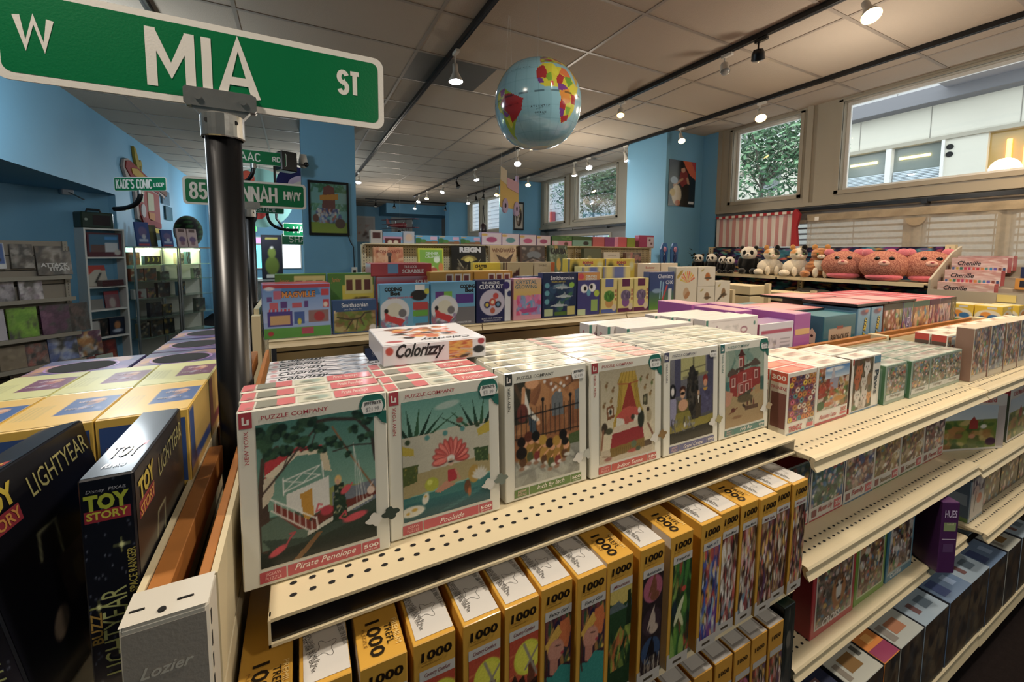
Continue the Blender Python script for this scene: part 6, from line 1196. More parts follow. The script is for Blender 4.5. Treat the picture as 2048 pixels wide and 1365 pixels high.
for k in range(3): place(K3, 2.14, YB+.185+k*.123, ZB, 'teal lidded kit, %s behind the birdhouse kit' % ['first', 'second', 'third'][k], 'craft kit', 'teal lidded kits', name='craft_kit_box')
cb = Cv(20, 60, '#6f9ab4'); cb.ell(.5, .93, .3, .04, '#5a3a5a').ell(.7, .95, .15, .02, '#b8503a')
K4 = kit('clay_bead_kit', .112, .24, .31, '#6f9ab4', arts={'F': cb}, faces={'T': '#5c86a0', 'L': '#5c86a0'}, texts=[('F', 'ULTIMATE CLAY BEAD', .5, .44, .075, '#1a1a1a', {'rot': R(80), 'w': 2.3, 'b': .09}), ('F', 'ULTIMATE CLAY BEAD', .5, .44, .07, '#d8c02a', {'rot': R(80), 'w': 2.3, 'b': .02})])
for k, x in enumerate((2.375, 2.50)): place(K4, x, YB+.122, ZB, 'blue clay bead kit with sideways yellow lettering, %s of the pair' % ['left', 'right'][k], 'craft kit', 'clay bead kits', name='craft_kit_box')
redlid = []
specs = [('#7a4a3a', ['#6a7a2a', '#8a3a2a', '#c8a070', '#a03a34', '#5a3a2a'], '#86a83a'), ('#5a4a80', ['#5a4a80', '#4a3a68', '#8a80a8', '#9a90b8'], None), ('#b88a68', ['#c08a5a', '#a8704a', '#d8b090', '#7a4a34'], None), ('#7a1c50', ['#8a1c54', '#c8a080', '#5a1038', '#b88a6a'], None), ('#a08a94', ['#c8b0b0', '#7a5a6a', '#b09aa0', '#4a2a44'], None), ('#3a4a34', ['#5a5a3a', '#3a3a2a', '#6a5a4a'], None)]
for j, (c0, pal, acc) in enumerate(specs):
    cv = busycv(36, 60, 160+j, pal, 70)
    if acc: cv.rect(.02, .05, .45, .5, acc).rect(.45, .05, .95, .5, '#c9c4c0')
    redlid.append(kit('craft_set_%d' % j, [.2, .115, .2, .13, .15, .07][j], .24, .318, c0, arts={'F': cv}, faces={'T': ['#b0404e', '#c0505c', '#b84a56'][j % 3], 'L': c0}, rects=[('F', 0, .9, 1, 1, ['#14100f', '#3a5a50', '#3a5a50', '#4a1a44', '#3a1a44', '#2a1a2a'][j]), ('T', .08, .12, .5, .8, '#c9949a')], texts=[('F', 'CRAFTEL', .5, .5, .08, '#c8c0e0', {'rot': R(80), 'w': 1.6, 'b': .02})] if j == 1 else ()))
x = 2.57
for j, wdt in enumerate((.2, .115, .2, .13, .15, .07)):
    nm = ['lime and white', 'violet with sideways lettering', 'peach', 'magenta hand', 'mauve bottle', 'dark'][j]
    for i in range(2): place(redlid[j], x+wdt/2, YB+.122+i*.247, ZB, '%s craft set with red lid, %s' % (nm, ['front one above the wooden strip', 'back one behind its twin']
        [i]), 'craft kit', 'red lidded craft sets', name='craft_kit_box')
    x += wdt+.004
# red flat lids stacked on top of the left sets
fl = kit('flat_red_set', .30, .24, .012, '#16100f', faces={'T': '#c0666a'}, rects=[('T', .1, .15, .9, .85, '#cfa0a0')])
for k, (x, y) in enumerate(((2.45, 1.09), (2.14, 1.22), (2.76, 1.09), (2.50, 1.34))): place(fl, x, y, ZB+.3185 if x != 2.14 else ZB+.2905, 'thin red flat set lying on the kits, %s' % ['over the clay bead kits', 'over the teal lidded kits', 'over the lime craft set', 'at the back'][k], 'craft kit', 'thin red flat sets', name='craft_kit_box')
# play clay packs at the right end
dc = Cv(44, 34, '#d8b828'); dc.ell(.5, .35, .5, .42, '#d8d4c4').ell(.42, .45, .2, .2, '#d88a28').ell(.68, .35, .2, .16, '#2a6aa8').ell(.28, .3, .12, .12, '#2a5a9a').rect(0, 0, 1, .14, '#3a8a4a').rect(.45, .82, .8, .95, '#c8ccd0')
DCH = product('modelling_clay_pack', .17, .115, .105, '#d8b828', arts={'F': dc, 'L': dc}, faces={'T': '#c9c4a0'}, ch=.002)
t = thing('end_shelf', 'end shelf past the slotted post under the yellow clay packs', 'shelf', (3.83, .92, -.51)); mb = MB(); mb.box(-.19, .25, -.12, .22, -.012, 0, ch=.001); mb.build('deck', M['cream'], t); mb = MB(); mb.box(-.15, .2, -.08, .18, -H+.51, -.012); mb.build('plinth', M['cream2'], t)
for k, (x, y, z_) in enumerate(((3.735, .89, 0), (3.93, .87, 0), (3.735, .89, .106), (3.93, .87, .106), (3.735, 1.01, .106))): place(DCH, x, y, -.5095+z_, 'yellow and green modelling clay pack, %s' % ['lower left', 'lower right', 'upper left with orange and blue shapes', 'upper right', 'upper one at the back'][k], 'clay pack', 'modelling clay packs', name='clay_pack')
# ---- grey marker display
t = thing('marker_display', 'grey tiered cardboard display rack with marker sets at the right', 'display rack', (3.95, .95, -H))
mb = MB(); mb.prism([(.0, 0), (.5, 0), (.5, H+.07), (.34, H+.02), (.0, H-.17), (0, 0)][:5], 1, .30, .312, m=0); mb.build('side_panel', M['grey'], t)
mb = MB(); mb.prism([(.0, 0), (.5, 0), (.5, H+.07), (.34, H+.02), (.0, H-.17)], 1, -.62, -.608, m=0); mb.build('side_panel', M['grey'], t)
mb = MB(); mb.box(-.006, 0, -.62, .312, H-.40, H-.235); mb.build('front_panel', M['grey'], t)
for k in range(3): mb = MB(); mb.box(.0+k*.14, .14+k*.14, -.606, .298, H-.29+k*.07, H-.283+k*.07); mb.box(.134+k*.14, .14+k*.14, -.606, .298, H-.283+k*.07, H-.215+k*.07); mb.build('tier', M['grey'], t)
for k in range(6):
    if k: mb = MB(); mb.box(-.011, -.006, .02-k*.12, .10-k*.12, H-.29, H-.245, lin('#c9b46a')); mb.build('label_card', M['matte'], t)
mk = Cv(90, 40, '#d0b4ae'); mk.busy(170, ['#c8a49c', '#d8c4bc', '#b8847c'], 40, 0, .3, 1, 1, .3, .1)
for k in range(13): mk.rect(.02+k*.075, 0, .07+k*.075, .34, ['#4a6a9a', '#c8a83a', '#3a7a6a', '#c83a4a', '#b8286a', '#e05a3a', '#c8303a', '#d88a3a', '#5a9a8a', '#3a8ab8', '#6a5aa8', '#8a4a3a', '#2a4a7a'][k])
mk.rect(0, 0, 1, .06, '#d8d0c8')
MKR = product('marker_set', .27, .07, .10, '#a8283a', arts={'F': mk}, faces={'T': '#c9aaa4', 'L': '#a8283a', 'R': '#a8283a'}, texts=[('F', 'Chenille', .33, .62, .3, '#1a1a24', {'w': .42, 's': .3, 'b': .02})], ch=.001)
for k in range(4): place(MKR, 4.02+k*.105, 1.09, -.283+.0+k*.0+ (0 if k == 0 else .07*min(k, 2)+.0) + .045*(k > 0)*k*.3, '%s pink marker set in the left column of the grey display' % ['lowest', 'second lowest', 'third', 'topmost'][k], 'marker set', 'pink marker sets', name='marker_set', rz=R(-90), rx=0)
ob = product('orange_ink_set', .10, .06, .07, '#c8882a', rects=[('F', .2, .2, .8, .8, '#1c2434'), ('F', .45, .1, .65, .3, '#e0e0e0')], faces={'T': '#1f3050'}, ch=.001)
nb = product('navy_ink_set', .12, .06, .07, '#1c2f58', rects=[('F', .2, .3, .8, .7, '#3a5a8a')], ch=.001)
for k, (x, y, z_, m_) in enumerate(((4.10, .84, -.213, ob), (4.10, .72, -.213, ob), (4.24, .84, -.143, nb), (4.24, .70, -.143, nb), (4.10, .58, -.213, nb))): place(m_, x, y, z_, '%s in the grey display, %s' % ('orange and black ink set' if m_ is ob else 'navy ink set', ['beside the pink markers', 'second from the pink markers', 'on the upper tier', 'right one of the upper tier', 'at the right edge'][k]), 'ink set', name='ink_set', rz=R(-90))
# ================================================================== left side shelf goods
def ts(key):
    f = Cv(40, 150, '#0c0e1c'); r = random.Random(7); f.grad(0, 0, 1, .4, '#151238', '#0d0f20')
    for k in range(60): f.ell(r.random(), r.random(), .012, .004, '#8a93a8')
    for x, y in ((.72, .70), (.55, .25), (.2, .45)): f.line([(x-.16, y), (x+.16, y)], .018, '#c8d070').line([(x, y-.03), (x, y+.03)], .018, '#c8d070').ell(x, y, .05, .012, '#f0f4b0')
    f.ell(.6, .03, .5, .05, '#8aa83a')
    s = Cv(70, 90, '#0b0c14'); s.ell(.3, .25, .08, .05, '#7a6a5a', .6).line([(.32, .55), (.36, .66), (.5, .66), (.46, .4)], .02, '#8a8a6a').busy(9, ['#3a2c2a', '#4a3a3a', '#1c1828', '#5a4a34'], 30, .4, 0, 1, .5, .2, .08)
    t_ = Cv(20, 60, '#10131f'); t_.busy(11, ['#5a5c66', '#b8b8ac', '#7a3a3a', '#c8c8c8'], 26, .1, .72, .9, .98, .4, .1).grad(0, .25, 1, .5, '#3c4654', '#9aa4ae').grad(0, .5, 1, .7, '#9aa4ae', '#2c3440')
    return product(key, .046, .215, .268, '#0b0d18', arts={'F': f, 'T': Cv(4, 4, '#10131f'), 'R': s}, texts=[('F', 'TOY', .5, .895, .062, '#b8c42a', {'w': .82, 'b': .05}), ('F', 'STORY', .5, .842, .032, '#d8cc3a', {'w': .76, 'b': .03}), ('F', 'Disney  PIXAR', .5, .945, .014, '#b8b8c0', {'w': .72, 's': .2}), ('F', 'LIGHTYEAR', .50, .33, .085, '#b9c07a', {'rot': R(90), 'w': 2.2, 'b': .0}), ('F', 'BUZZ', .16, .36, .035, '#b08c3a', {'rot': R(90), 'w': .8, 'b': .02}), ('F', 'SPACE RANGER', .88, .58, .028, '#b8ac4a', {'rot': R(90), 'w': 1.15, 'b': .01}),
        ('R', 'TOY', .18, .89, .085, '#b8a42a', {'w': .26, 'b': .05, 'rot': R(4)}), ('R', 'STORY', .18, .80, .05, '#c88a3a', {'w': .25, 'b': .02, 'rot': R(4)}), ('R', 'LIGHTYEAR', .68, .88, .10, '#a8a468', {'w': .55, 'b': .0, 'rot': R(4)}), ('T', 'TOY', .5, .30, .16, '#c8b82a', {'w': .6, 'b': .04, 'rot': R(0)}), ('T', 'FUNKO', .5, .12, .05, '#e8e8ec', {'w': .45, 'b': .02, 's': .3})],
        rects=[('F', .08, .815, .92, .865, '#a81c34'), ('T', .2, .36, .85, .42, '#a83a2c'), ('R', .05, .765, .31, .84, '#8a2030')], ch=.0018)
TS = ts('space_game')
place(TS, -.192, .70, -.5145, 'dark blue space themed game box standing straight near the embossed post', 'game box', 'dark space themed games', name='game_box')
place(TS, -.268, .705, -.5145, 'dark blue space themed game box leaning at the left picture edge', 'game box', 'dark space themed games', name='game_box', ry=R(-11), rz=R(-6))
place(TS, -.36, .705, -.5145, 'third dark space themed game box mostly out of view', 'game box', name='game_box', ry=R(-13), rz=R(-6)) if 0 else None
def ykit(key, col, blob, tcol):
    tcv = Cv(40, 54, col)
    tcv.rect(.12, .32, .12, .32, col)
    for k in range(6): tcv.rect(.06+k*.05, .2, .085+k*.05, .7, col, 1); tcv.line([(.07+k*.045, .25), (.07+k*.045, .62)], .012, '#8a8a5a', .6)
    tcv.rect(.44, .28, .98, .76, blob).ell(.72, .6, .12, .08, '#c8764a', .7).busy(3, ['#a8a0c0', '#c89a7a', blob], 10, .5, .36, .92, .7, .2, .08)
    sd = Cv(50, 40, '#c8a85a'); sd.busy(5, ['#8a3a24', '#c8903a', '#a86a2a', '#e0c070', '#7a3020'], 60, 0, 0, 1, .55, .16, .05).rect(0, .6, 1, .68, blob).rect(.02, .66, .2, .98, blob)
    return product(key, .112, .172, .262, col, arts={'T': tcv, 'R': sd}, rects=[('F', .04, .55, .96, .95, blob)], texts=[('F', 'PERFECT', .4, .8, .06, '#7a6a8a', {'w': .6, 'b': .01}), ('T', 'PERFECT', .66, .42, .05, '#b8a8a0', {'w': .3}), ('T', 'KITCHEN', .7, .62, .05, '#d8b8a0', {'w': .3})], ch=.0015)
Y1 = ykit('yellow_kit', '#d8b040', '#284a8a', '#fff'); Y2 = ykit('pale_kit', '#c8c882', '#6a1c44', '#fff')
for i in range(3):
    place(Y1, -.217-i*.1135, .905, -.5145, 'yellow kit box with blue label on its lid, %s' % ['right one beside the big pole', 'middle one', 'left one beside the aisle'][i], 'craft kit', 'yellow kits with blue labels', name='craft_kit_box') if i < 2 or 1 else None
    place(Y2, -.217-i*.1135, 1.08, -.5145, 'pale yellow kit box with purple label on its lid, %s' % ['right one beside the big pole', 'middle one', 'left one beside the aisle'][i], 'craft kit', 'pale kits with purple labels', name='craft_kit_box')
pt = Cv(50, 50, '#2f2060'); pt.busy(19, ['#4a2a78', '#6a3a88', '#8a5a90', '#b8804a', '#2a1c58'], 40, big=.2, small=.08)
PU = product('purple_open_kit', .175, .17, .25, '#2c1f5c', arts={'T': pt}, ch=.002)
pu_spots = ((-.252, 1.275, 'beside the big pole'), (-.432, 1.275, 'left one in the nearer pair'), (-.252, 1.455, 'second row beside the pole'), (-.252, 1.635, 'farthest one'))
for k, (x, y, d_) in enumerate(pu_spots):
    o = place(PU, x, y, -.5145, 'dark purple box with a round hole in its lid, %s' % d_, 'toy box', 'purple boxes with round holes', name='toy_box')
    m = MB(); n = 28; m.add([(-.005+.055*math.cos(q*2*math.pi/n), .0+.05*math.sin(q*2*math.pi/n), .2512) for q in range(n)], [tuple(range(n))]); m.build('round_hole', M['dark'], o)
    m = MB(); m.v = []; a = [(.0-.005+r_*math.cos(q*2*math.pi/n), r_*.91*math.sin(q*2*math.pi/n), .2510) for r_ in (.058, .062) for q in range(n)]; m.add(a, [(q, (q+1) % n, n+(q+1) % n, n+q) for q in range(n)], lin('#a878b8')); m.build('hole_rim_print', M['print'], o)
# ================================================================== science kits on the middle gondola
Y2F = 2.49; Z2 = -.4598
def mid(name, x0, x1, zt, col, cv=None, texts=(), rects=(), label='', y=Y2F, zb=Z2, d=.07, n=1, cat='science kit', nm='science_kit', under=(), top=None, grp=None, left=None, blab=None):
    me = product(name, x1-x0-.004, d, zt-zb, col, arts={'F': cv} if cv else {}, texts=texts, rects=rects, under=under, faces={k: v for k, v in (('T', top), ('L', left)) if v}, ch=.002)
    for i in range(n):
        place(me, (x0+x1)/2+(-.006*i), y+d/2+i*(d+.003), zb, label if i == 0 else (blab or '%s copy right behind: %s' % (ORD[i], label))[:110], cat, grp, name=nm)
    return me
c = Cv(84, 66, '#8fa8d8'); c.grad(0, .3, 1, 1, '#a8b8e0', '#5a88c8').grad(0, 0, 1, .2, '#4a8a3a', '#5a9a44').rect(0, .93, 1, 1, '#b02a3a').poly([(.22, .78), (.28, .93), (.8, .93), (.86, .78), (.5, .84)], '#3a78b8')
for x, y, w, h, k in ((.06, .22, .36, .28, '#4a3a8a'), (.1, .26, .28, .16, '#c8a070'), (.66, .28, .31, .22, '#8a6a6a'), (.86, .78, .12, .12, '#b83040'), (.88, .55, .1, .14, '#b82a3c'), (.44, .26, .16, .22, '#3a5aa0'), (.06, .68, .07, .1, '#6a4a8a'), (.25, .56, .1, .12, '#5a3a80'), (.42, .56, .14, .09, '#b85060'), (.6, .56, .06, .12, '#5a3a80'), (.1, .54, .12, .13, '#c05868'), (.55, .06, .18, .12, '#a84058'), (.16, .72, .1, .16, '#b8607a')): c.rect(x, y, x+w, y+h, k)
c.ell(.82, .38, .08, .09, '#a02a34').ell(.92, .6, .035, .05, '#d8ccc4').ell(.1, .92, .07, .035, '#d8d4dc').ell(.1, .1, .04, .04, '#a82434').ell(.52, .3, .03, .06, '#c8c040')
for k in range(6): c.rect(.08+k*.055, .5, .11+k*.055, .55, '#b82a3c')
mid('castle_blocks', -.16, .166, -.172, '#8a9ad0', c, [('F', 'MAGVILLE', .52, .80, .105, '#5a2a1c', {'w': .50, 'b': .075}), ('F', 'MAGVILLE', .52, .802, .10, '#d0843a', {'w': .49, 'b': .03})], label='magnetic castle block set with purple towers and green base', n=3, d=.06, top='#b83040', left='#5aa0b0', nm='block_set', cat='toy box', grp='castle block sets', blab='castle block set standing right behind the front one')
c = Cv(60, 48, '#284a78'); c.grad(.04, .04, .97, .66, '#6a7a34', '#8a6a4a').busy(5, ['#8a7a4a', '#a89a6a', '#5a6a2a', '#7a5a3a', '#6a8a3a'], 50, .04, .04, .97, .66, .2, .06).line([(.1, .5), (.4, .42), (.62, .45), (.72, .6), (.85, .62)], .03, '#3a3228').line([(.45, .43), (.3, .12)], .025, '#3a3228').line([(.55, .43), (.52, .1)], .02, '#3a3228').line([(.62, .45), (.7, .2)], .02, '#3a3228').ell(.9, .14, .08, .1, '#c8c4c0').rect(.04, .62, .06, .7, '#c8b49a')
mid('dino_kit', .17, .41, -.272, '#243f70', c, [('F', 'Smithsonian', .5, .86, .13, '#d8dce4', {'w': .6, 'b': .01}), ('F', "Let's Dig Dino Kit", .45, .72, .05, '#b8c0cc', {'w': .4})], label='small dinosaur skeleton kit in a blue box', left='#4a6aa0')
c = Cv(80, 50, '#c8b83a'); c.rect(0, .78, 1, 1, '#4a7a2a').rect(0, 0, .3, .78, '#4a7a2a').rect(.36, .62, .97, .95, '#c8c078')
for k in range(3): c.rect(.39+k*.2, .68, .52+k*.2, .88, '#5a2a1c')
c.busy(3, ['#5a4a24', '#7a6a2c', '#3a3018', '#8a7a3a'], 40, .36, .05, .95, .55, .16, .05)
for k, (a, b) in enumerate(((-.11, .16), (.165, .43))): mid('green_game_%d' % k, a, b, -.13, '#4a7a2a', c, [('F', 'Junior', .17, .86, .08, '#c87a3a', {'w': .2, 's': .3})], label='green and yellow game box with brown blocks, %s behind the front kits' % ['left', 'right'][k], y=2.705, d=.07, top='#5a8a34', nm='game_box', cat='game box', grp='green and yellow game boxes')
def coding(v):
    c = Cv(84, 70, '#5a9ac0')
    if v: c.rect(0, 0, 1, .42, '#6a6a70').rect(.1, .55, .28, .78, '#5a2a7a').rect(.28, .55, .46, .78, '#6aa83a').rect(.55, .5, .97, .72, '#4a2a80')
    else: c.rect(.7, 0, 1, .55, '#6a6a70').rect(.66, .42, .97, .58, '#a83034').rect(.66, .27, .97, .40, '#5a9a34').rect(.66, .12, .97, .25, '#3a90b8').ell(.78, .74, .17, .12, '#1a1a1c').rect(.7, .86, .9, .97, '#e0e0e0').ell(.95, .82, .06, .06, '#b8b83a')
    k = .28 if not v else .3; c.ell(k, .40, .30, .30, '#c8ccd4').busy(4, ['#8a6a9a', '#c8c8d4', '#7a8aa0', '#b84a4a'], 30, 0, 0, .55, .3, .14, .06)
    c.poly([(.08, .42), (.1, .22), (.4, .08), (.5, .2), (.3, .28)], '#b8242c').ell(k+.0, .44, .16, .15, '#c9c8b8').ell(.44, .36, .08, .09, '#6a6a70').ell(.12, .42, .04, .05, '#222'); return c
tx = lambda u, v: [('F', 'CODING', u, v, .08, '#14140c', {'w': .34, 'b': .06}), ('F', 'Bot', u+.04, v-.09, .08, '#14140c', {'w': .2, 'b': .06}), ('F', 'CREATIVE CODING FOR KIDS', .4 if u < .5 else .65, .70 if u < .5 else .06, .04, '#b8343c' if u < .5 else '#c8ccd4', {'w': .5, 'b': .02})]
mid('coding_kit_a', .425, .722, -.188, '#4f93bb', coding(0), tx(.26, .88), label='light blue coding robot kit with green and red panels', n=1, left='#6ab0c8')
mid('coding_kit_b', .727, 1.024, -.183, '#4f93bb', coding(1), tx(.82, .88), label='coding robot kit back face with grey lower half', n=1, left='#6ab0c8')
c = Cv(70, 76, '#18204e'); c.rect(.82, 0, 1, 1, '#c8ccd4').ell(.45, .47, .36, .31, '#b8b4c8').ell(.3, .42, .09, .08, '#2a2a5a').ell(.3, .42, .05, .045, '#c8b03a').ell(.46, .48, .1, .09, '#b0402c').ell(.62, .42, .09, .08, '#2a2a3a').ell(.62, .42, .05, .045, '#5a8ab0').ell(.55, .62, .08, .07, '#b83a34').ell(.46, .28, .07, .07, '#a8503a').ell(.46, .48, .05, .045, '#d8c8b0').ell(.86, .86, .1, .09, '#2c2468').ell(.96, .66, .07, .07, '#243060')
mid('clock_kit', 1.028, 1.282, -.178, '#18204e', c, [('F', 'THE AMAZING', .4, .93, .055, '#d8dce4', {'w': .5, 'b': .02}), ('F', 'CLOCK KIT', .42, .84, .09, '#e0e4ea', {'w': .68, 'b': .03}), ('F', 'BUILD YOUR OWN REAL', .45, .1, .035, '#c8ccd8', {'w': .6}), ('F', 'WORKING CLOCK', .45, .05, .035, '#c8ccd8', {'w': .5})], label='dark blue clock building kit with white clock face')
c = Cv(60, 70, '#c890a0'); c.grad(0, .5, 1, 1, '#c8a84a', '#c8a890').busy(6, ['#c86a9a', '#b84a80', '#d88ab0', '#8a8ac0', '#c83a6a', '#5a9ac0'], 60, .1, .12, 1, .6, .2, .07).poly([(.2, .25), (.9, .3), (.75, .18), (.35, .16)], '#a83a7a')
mid('crystal_kit', 1.297, 1.522, -.174, '#c07890', c, [('F', 'CRYSTAL', .45, .91, .09, '#3a6a7a', {'w': .74, 'b': .01}), ('F', 'GROWING', .45, .80, .09, '#3a6a7a', {'w': .78, 'b': .01})], label='pink and yellow crystal growing kit')
c = Cv(64, 72, '#16284e'); c.ell(.5, .7, .2, .05, '#6a8a98').busy(8, ['#2a4a6a', '#1c3a50', '#3a6a50'], 20, .1, .1, .9, .7, .2, .08)
for x, y in ((.55, .66), (.6, .46), (.45, .26)): c.poly([(x-.25, y), (x, y+.05), (x+.33, y), (x, y-.03)], '#a8b4ba').poly([(x-.02, y+.03), (x+.04, y+.12), (x+.08, y+.03)], '#8a98a0')
for x, y in ((.12, .72), (.12, .55), (.12, .36)): c.ell(x, y, .07, .06, '#5a9aa8')
c.ell(.85, .72, .08, .06, '#8ab83a').rect(.04, .04, .3, .2, '#a8b890').rect(.72, .04, .96, .24, '#b8b06a').rect(.34, .04, .7, .12, '#4a6a2a')
mid('shark_kit', 1.53, 1.822, -.14, '#16284e', c, [('F', 'Smithsonian', .56, .885, .085, '#e0e4ea', {'w': .7, 'b': .01}), ('F', 'DIGGING CRAFT KITS', .45, .80, .035, '#c8b83a', {'w': .4, 'b': .01})], label='tall navy shark science kit', n=1, left='#2a3c68')
mid('shark_kit_b', 1.36, 1.60, -.165, '#1a2c58', None, [('F', 'Mosaic', .3, .93, .07, '#c8ccd4', {'w': .4, 'b': .02})], label='navy box peeking out behind the crystal kit', y=2.57, d=.05)
c = Cv(44, 70, '#3a3a78'); c.rect(0, .82, 1, 1, '#c8883a').rect(0, 0, .36, .14, '#b8c8a0').ell(.3, .62, .16, .1, '#e8e8e8').ell(.66, .64, .16, .1, '#e8e8e8').ell(.34, .62, .06, .05, '#111').ell(.62, .66, .06, .05, '#111').ell(.5, .52, .09, .08, '#5a9ab8').ell(.15, .9, .13, .07, '#c83a4a').rect(.62, .08, .9, .36, '#8aa85a').ell(.86, .5, .12, .08, '#a8c03a')
mid('goofy_kit', 1.827, 2.035, -.14, '#2c2f68', c, [('F', 'GROSS', .6, .90, .05, '#d8ece8', {'w': .5, 'b': .02}), ('F', 'SCIENCE', .6, .84, .05, '#d8ece8', {'w': .5, 'b': .02})], label='purple science kit with big googly eyes', n=1)
def grow(v):
    c = Cv(40, 64, '#cfc27a'); c.rect(.0, .0, 1, .12, ['#4a5a9a', '#5a1c48'][v]).rect(.25, .76, .75, 1, ['#4a5a9a', '#5a1c48'][v]).ell(.5, .3, .24, .14, ['#b88a4a', '#7a4a8a'][v]).ell(.5, .50, .32, .16, ['#3a7a2a', '#6a5a7a'][v]).busy(3, [['#3a7a2a', '#5a9a3a', '#2a5a20'], ['#6a5a80', '#8a7a9a', '#4a4060']][v], 20, .2, .4, .8, .64, .2, .1).ell(.82, .16, .14, .1, '#c8b8a0')
    for k in range(3): c.rect(.84, .36+k*.12, .98, .44+k*.12, '#a86a4a')
    return c
for k, (a, v) in enumerate(((2.047, 0), (2.213, 1), (2.376, 1))): mid('grow_kit_%d' % k, a, a+.16, -.195, '#cfc27a', grow(v), label=['pale yellow herb growing kit with blue base', 'lavender growing kit with maroon base, left of two', 'lavender growing kit with maroon base, right of two'][k], d=.08, cat='craft kit', nm='craft_kit_box')
for k, (a, b) in enumerate(((1.945, 2.145), (2.15, 2.44))): mid('grow_top_%d' % k, a, b, -.105, '#cfc27a', Cv(8, 8, '#cfc27a').rect(.4, .3, .8, 1, '#5a6aa8').rect(0, .2, .15, 1, '#4a5a98'), label='pale yellow kit with blue label standing behind the googly eyed one' if k == 0 else 'wide pale yellow kit pair behind the lavender kits', y=2.60, zb=-.46, d=.1, cat='craft kit', nm='craft_kit_box')
for k, (a, b) in enumerate(((1.90, 2.26), (2.265, 2.60))): mid('boing_%d' % k, a, b, -.045, '#c8b032', Cv(40, 20, '#c8b032').ell(.2, .8, .1, .12, '#4a4a1a').ell(.88, .85, .08, .08, '#c8c8a0').rect(0, 0, .06, 1, '#3a5a98'), [('F', 'BOING', .54, .92, .05, '#a02a30', {'w': .3, 'b': .06}), ('F', 'TOY', .54, .86, .05, '#2a3a90', {'w': .18, 'b': .05})], label='yellow game box with red and blue lettering, %s one' % ['left', 'right'][k], y=2.72, d=.08, cat='game box', nm='game_box')
c = Cv(60, 64, '#243f78'); c.grad(0, 0, 1, .5, '#5a8a2a', '#3a5a6a').line([(.45, .75), (.42, .3)], .04, '#8ab8d0').line([(.55, .72), (.52, .3)], .04, '#8ab8d0').line([(.7, .62), (.5, .18)], .06, '#b83a3a').ell(.3, .5, .18, .06, '#7a98b8').rect(.76, .22, .9, .55, '#c8d0d0')
mid('chem_kit', 2.54, 2.825, -.150, '#22386c', c, [('F', 'Chemistry', .64, .85, .11, '#d8dce8', {'w': .62, 'b': .01}), ('F', 'C500', .8, .72, .1, '#d8dce8', {'w': .3, 'b': .01})], label='blue and green chemistry set with test tubes', left='#3a508a')
c = Cv(60, 84, '#cfc8b6'); 
for k in range(9): a = R(20+k*17); c.poly([(.55, .6), (.55+.36*math.cos(a), .6+.3*math.sin(a)), (.55+.36*math.cos(a+.2), .6+.3*math.sin(a+.2))], ['#c8562a', '#d88a2a', '#c8b03a'][k % 3])
c.ell(.5, .35, .14, .14, '#b89a78').ell(.55, .3, .14, .07, '#a8764a', .5).ell(.18, .82, .16, .05, '#a8903a', .6).ell(.5, .08, .03, .02, '#a8302c')
mid('flower_kit', 2.84, 3.105, -.112, '#cfc8b6', c, label='cream box with an orange and yellow fan flower bouquet', d=.09, cat='craft kit', nm='craft_kit_box')
def plain(k):
    c = Cv(40, 40, '#cfc9ba'); c.ell(.55, .5, .14, .2, '#8a6a4a' if k else '#a8601c').ell(.58, .42, .2, .06, '#5a4a3a').ell(.25, .82, .1, .04, '#a89a5a', .6); return c
mid('plant_low', 3.112, 3.342, -.288, '#cfc9ba', plain(1), label='white kit with small brown drawings, lower one of the stacked pair', d=.09, cat='craft kit', nm='craft_kit_box')
mid('plant_up', 3.112, 3.342, -.113, '#cfc9ba', plain(0), label='white kit with potted plant drawing, upper one of the stacked pair', d=.09, zb=-.2865, cat='craft kit', nm='craft_kit_box')
mid('plant_right', 3.346, 3.555, -.245, '#cfc9ba', plain(1).ell(.4, .35, .3, .05, '#4a4034', .6), label='white kit with wreath drawing at the right end of the row', d=.09, cat='craft kit', nm='craft_kit_box')
# second row
sc_c = Cv(60, 14, '#a01c2a'); sc_c.rect(.02, .1, .4, .9, '#b0343c').rect(.27, .2, .43, .95, '#6a98c0')
mid('word_game', .41, .80, -.072, '#a01c2a', sc_c, [('F', 'TILE LOCK', .64, .72, .2, '#d8c8c4', {'w': .22, 'b': .03}), ('F', 'SCRABBLE', .68, .36, .3, '#e0d4d0', {'w': .36, 'b': .03})], label='red word game box stacked on top with a blue sticker', y=2.70, zb=-.1525, d=.22, cat='game box', nm='game_box')
mid('word_game_low', .44, .90, -.153, '#a8242e', Cv(8, 8, '#a8242e').rect(0, .85, .6, 1, '#9a8a9a'), [('F', 'SCRABBLE', .68, .86, .1, '#e0d4d0', {'w': .3, 'b': .03})], label='red word game box underneath the stickered one', y=2.68, d=.24, top='#7a4a3a', cat='game box', nm='game_box')
ob_ = Cv(60, 40, '#b8841c')
for k in range(3): ob_.rect(.36+k*.2, .72, .53+k*.2, .95, '#d8d0c4').rect(.385+k*.2, .75, .505+k*.2, .92, '#6a2a2a')
for k, (a, b) in enumerate(((.76, 1.06), (1.065, 1.36))): mid('orange_game_%d' % k, a, b, -.128, '#b8841c', ob_, label='orange game box with three framed pictures, %s one' % ['left', 'right'][k], y=2.62, d=.2, top='#c89a3a', cat='game box', nm='game_box')
c = Cv(50, 24, '#d0be2a'); c.ell(.85, .3, .25, .4, '#2a4a88').rect(.42, .62, .8, .85, '#c8c8c0').rect(.55, 0, .6, .3, '#a8303a')
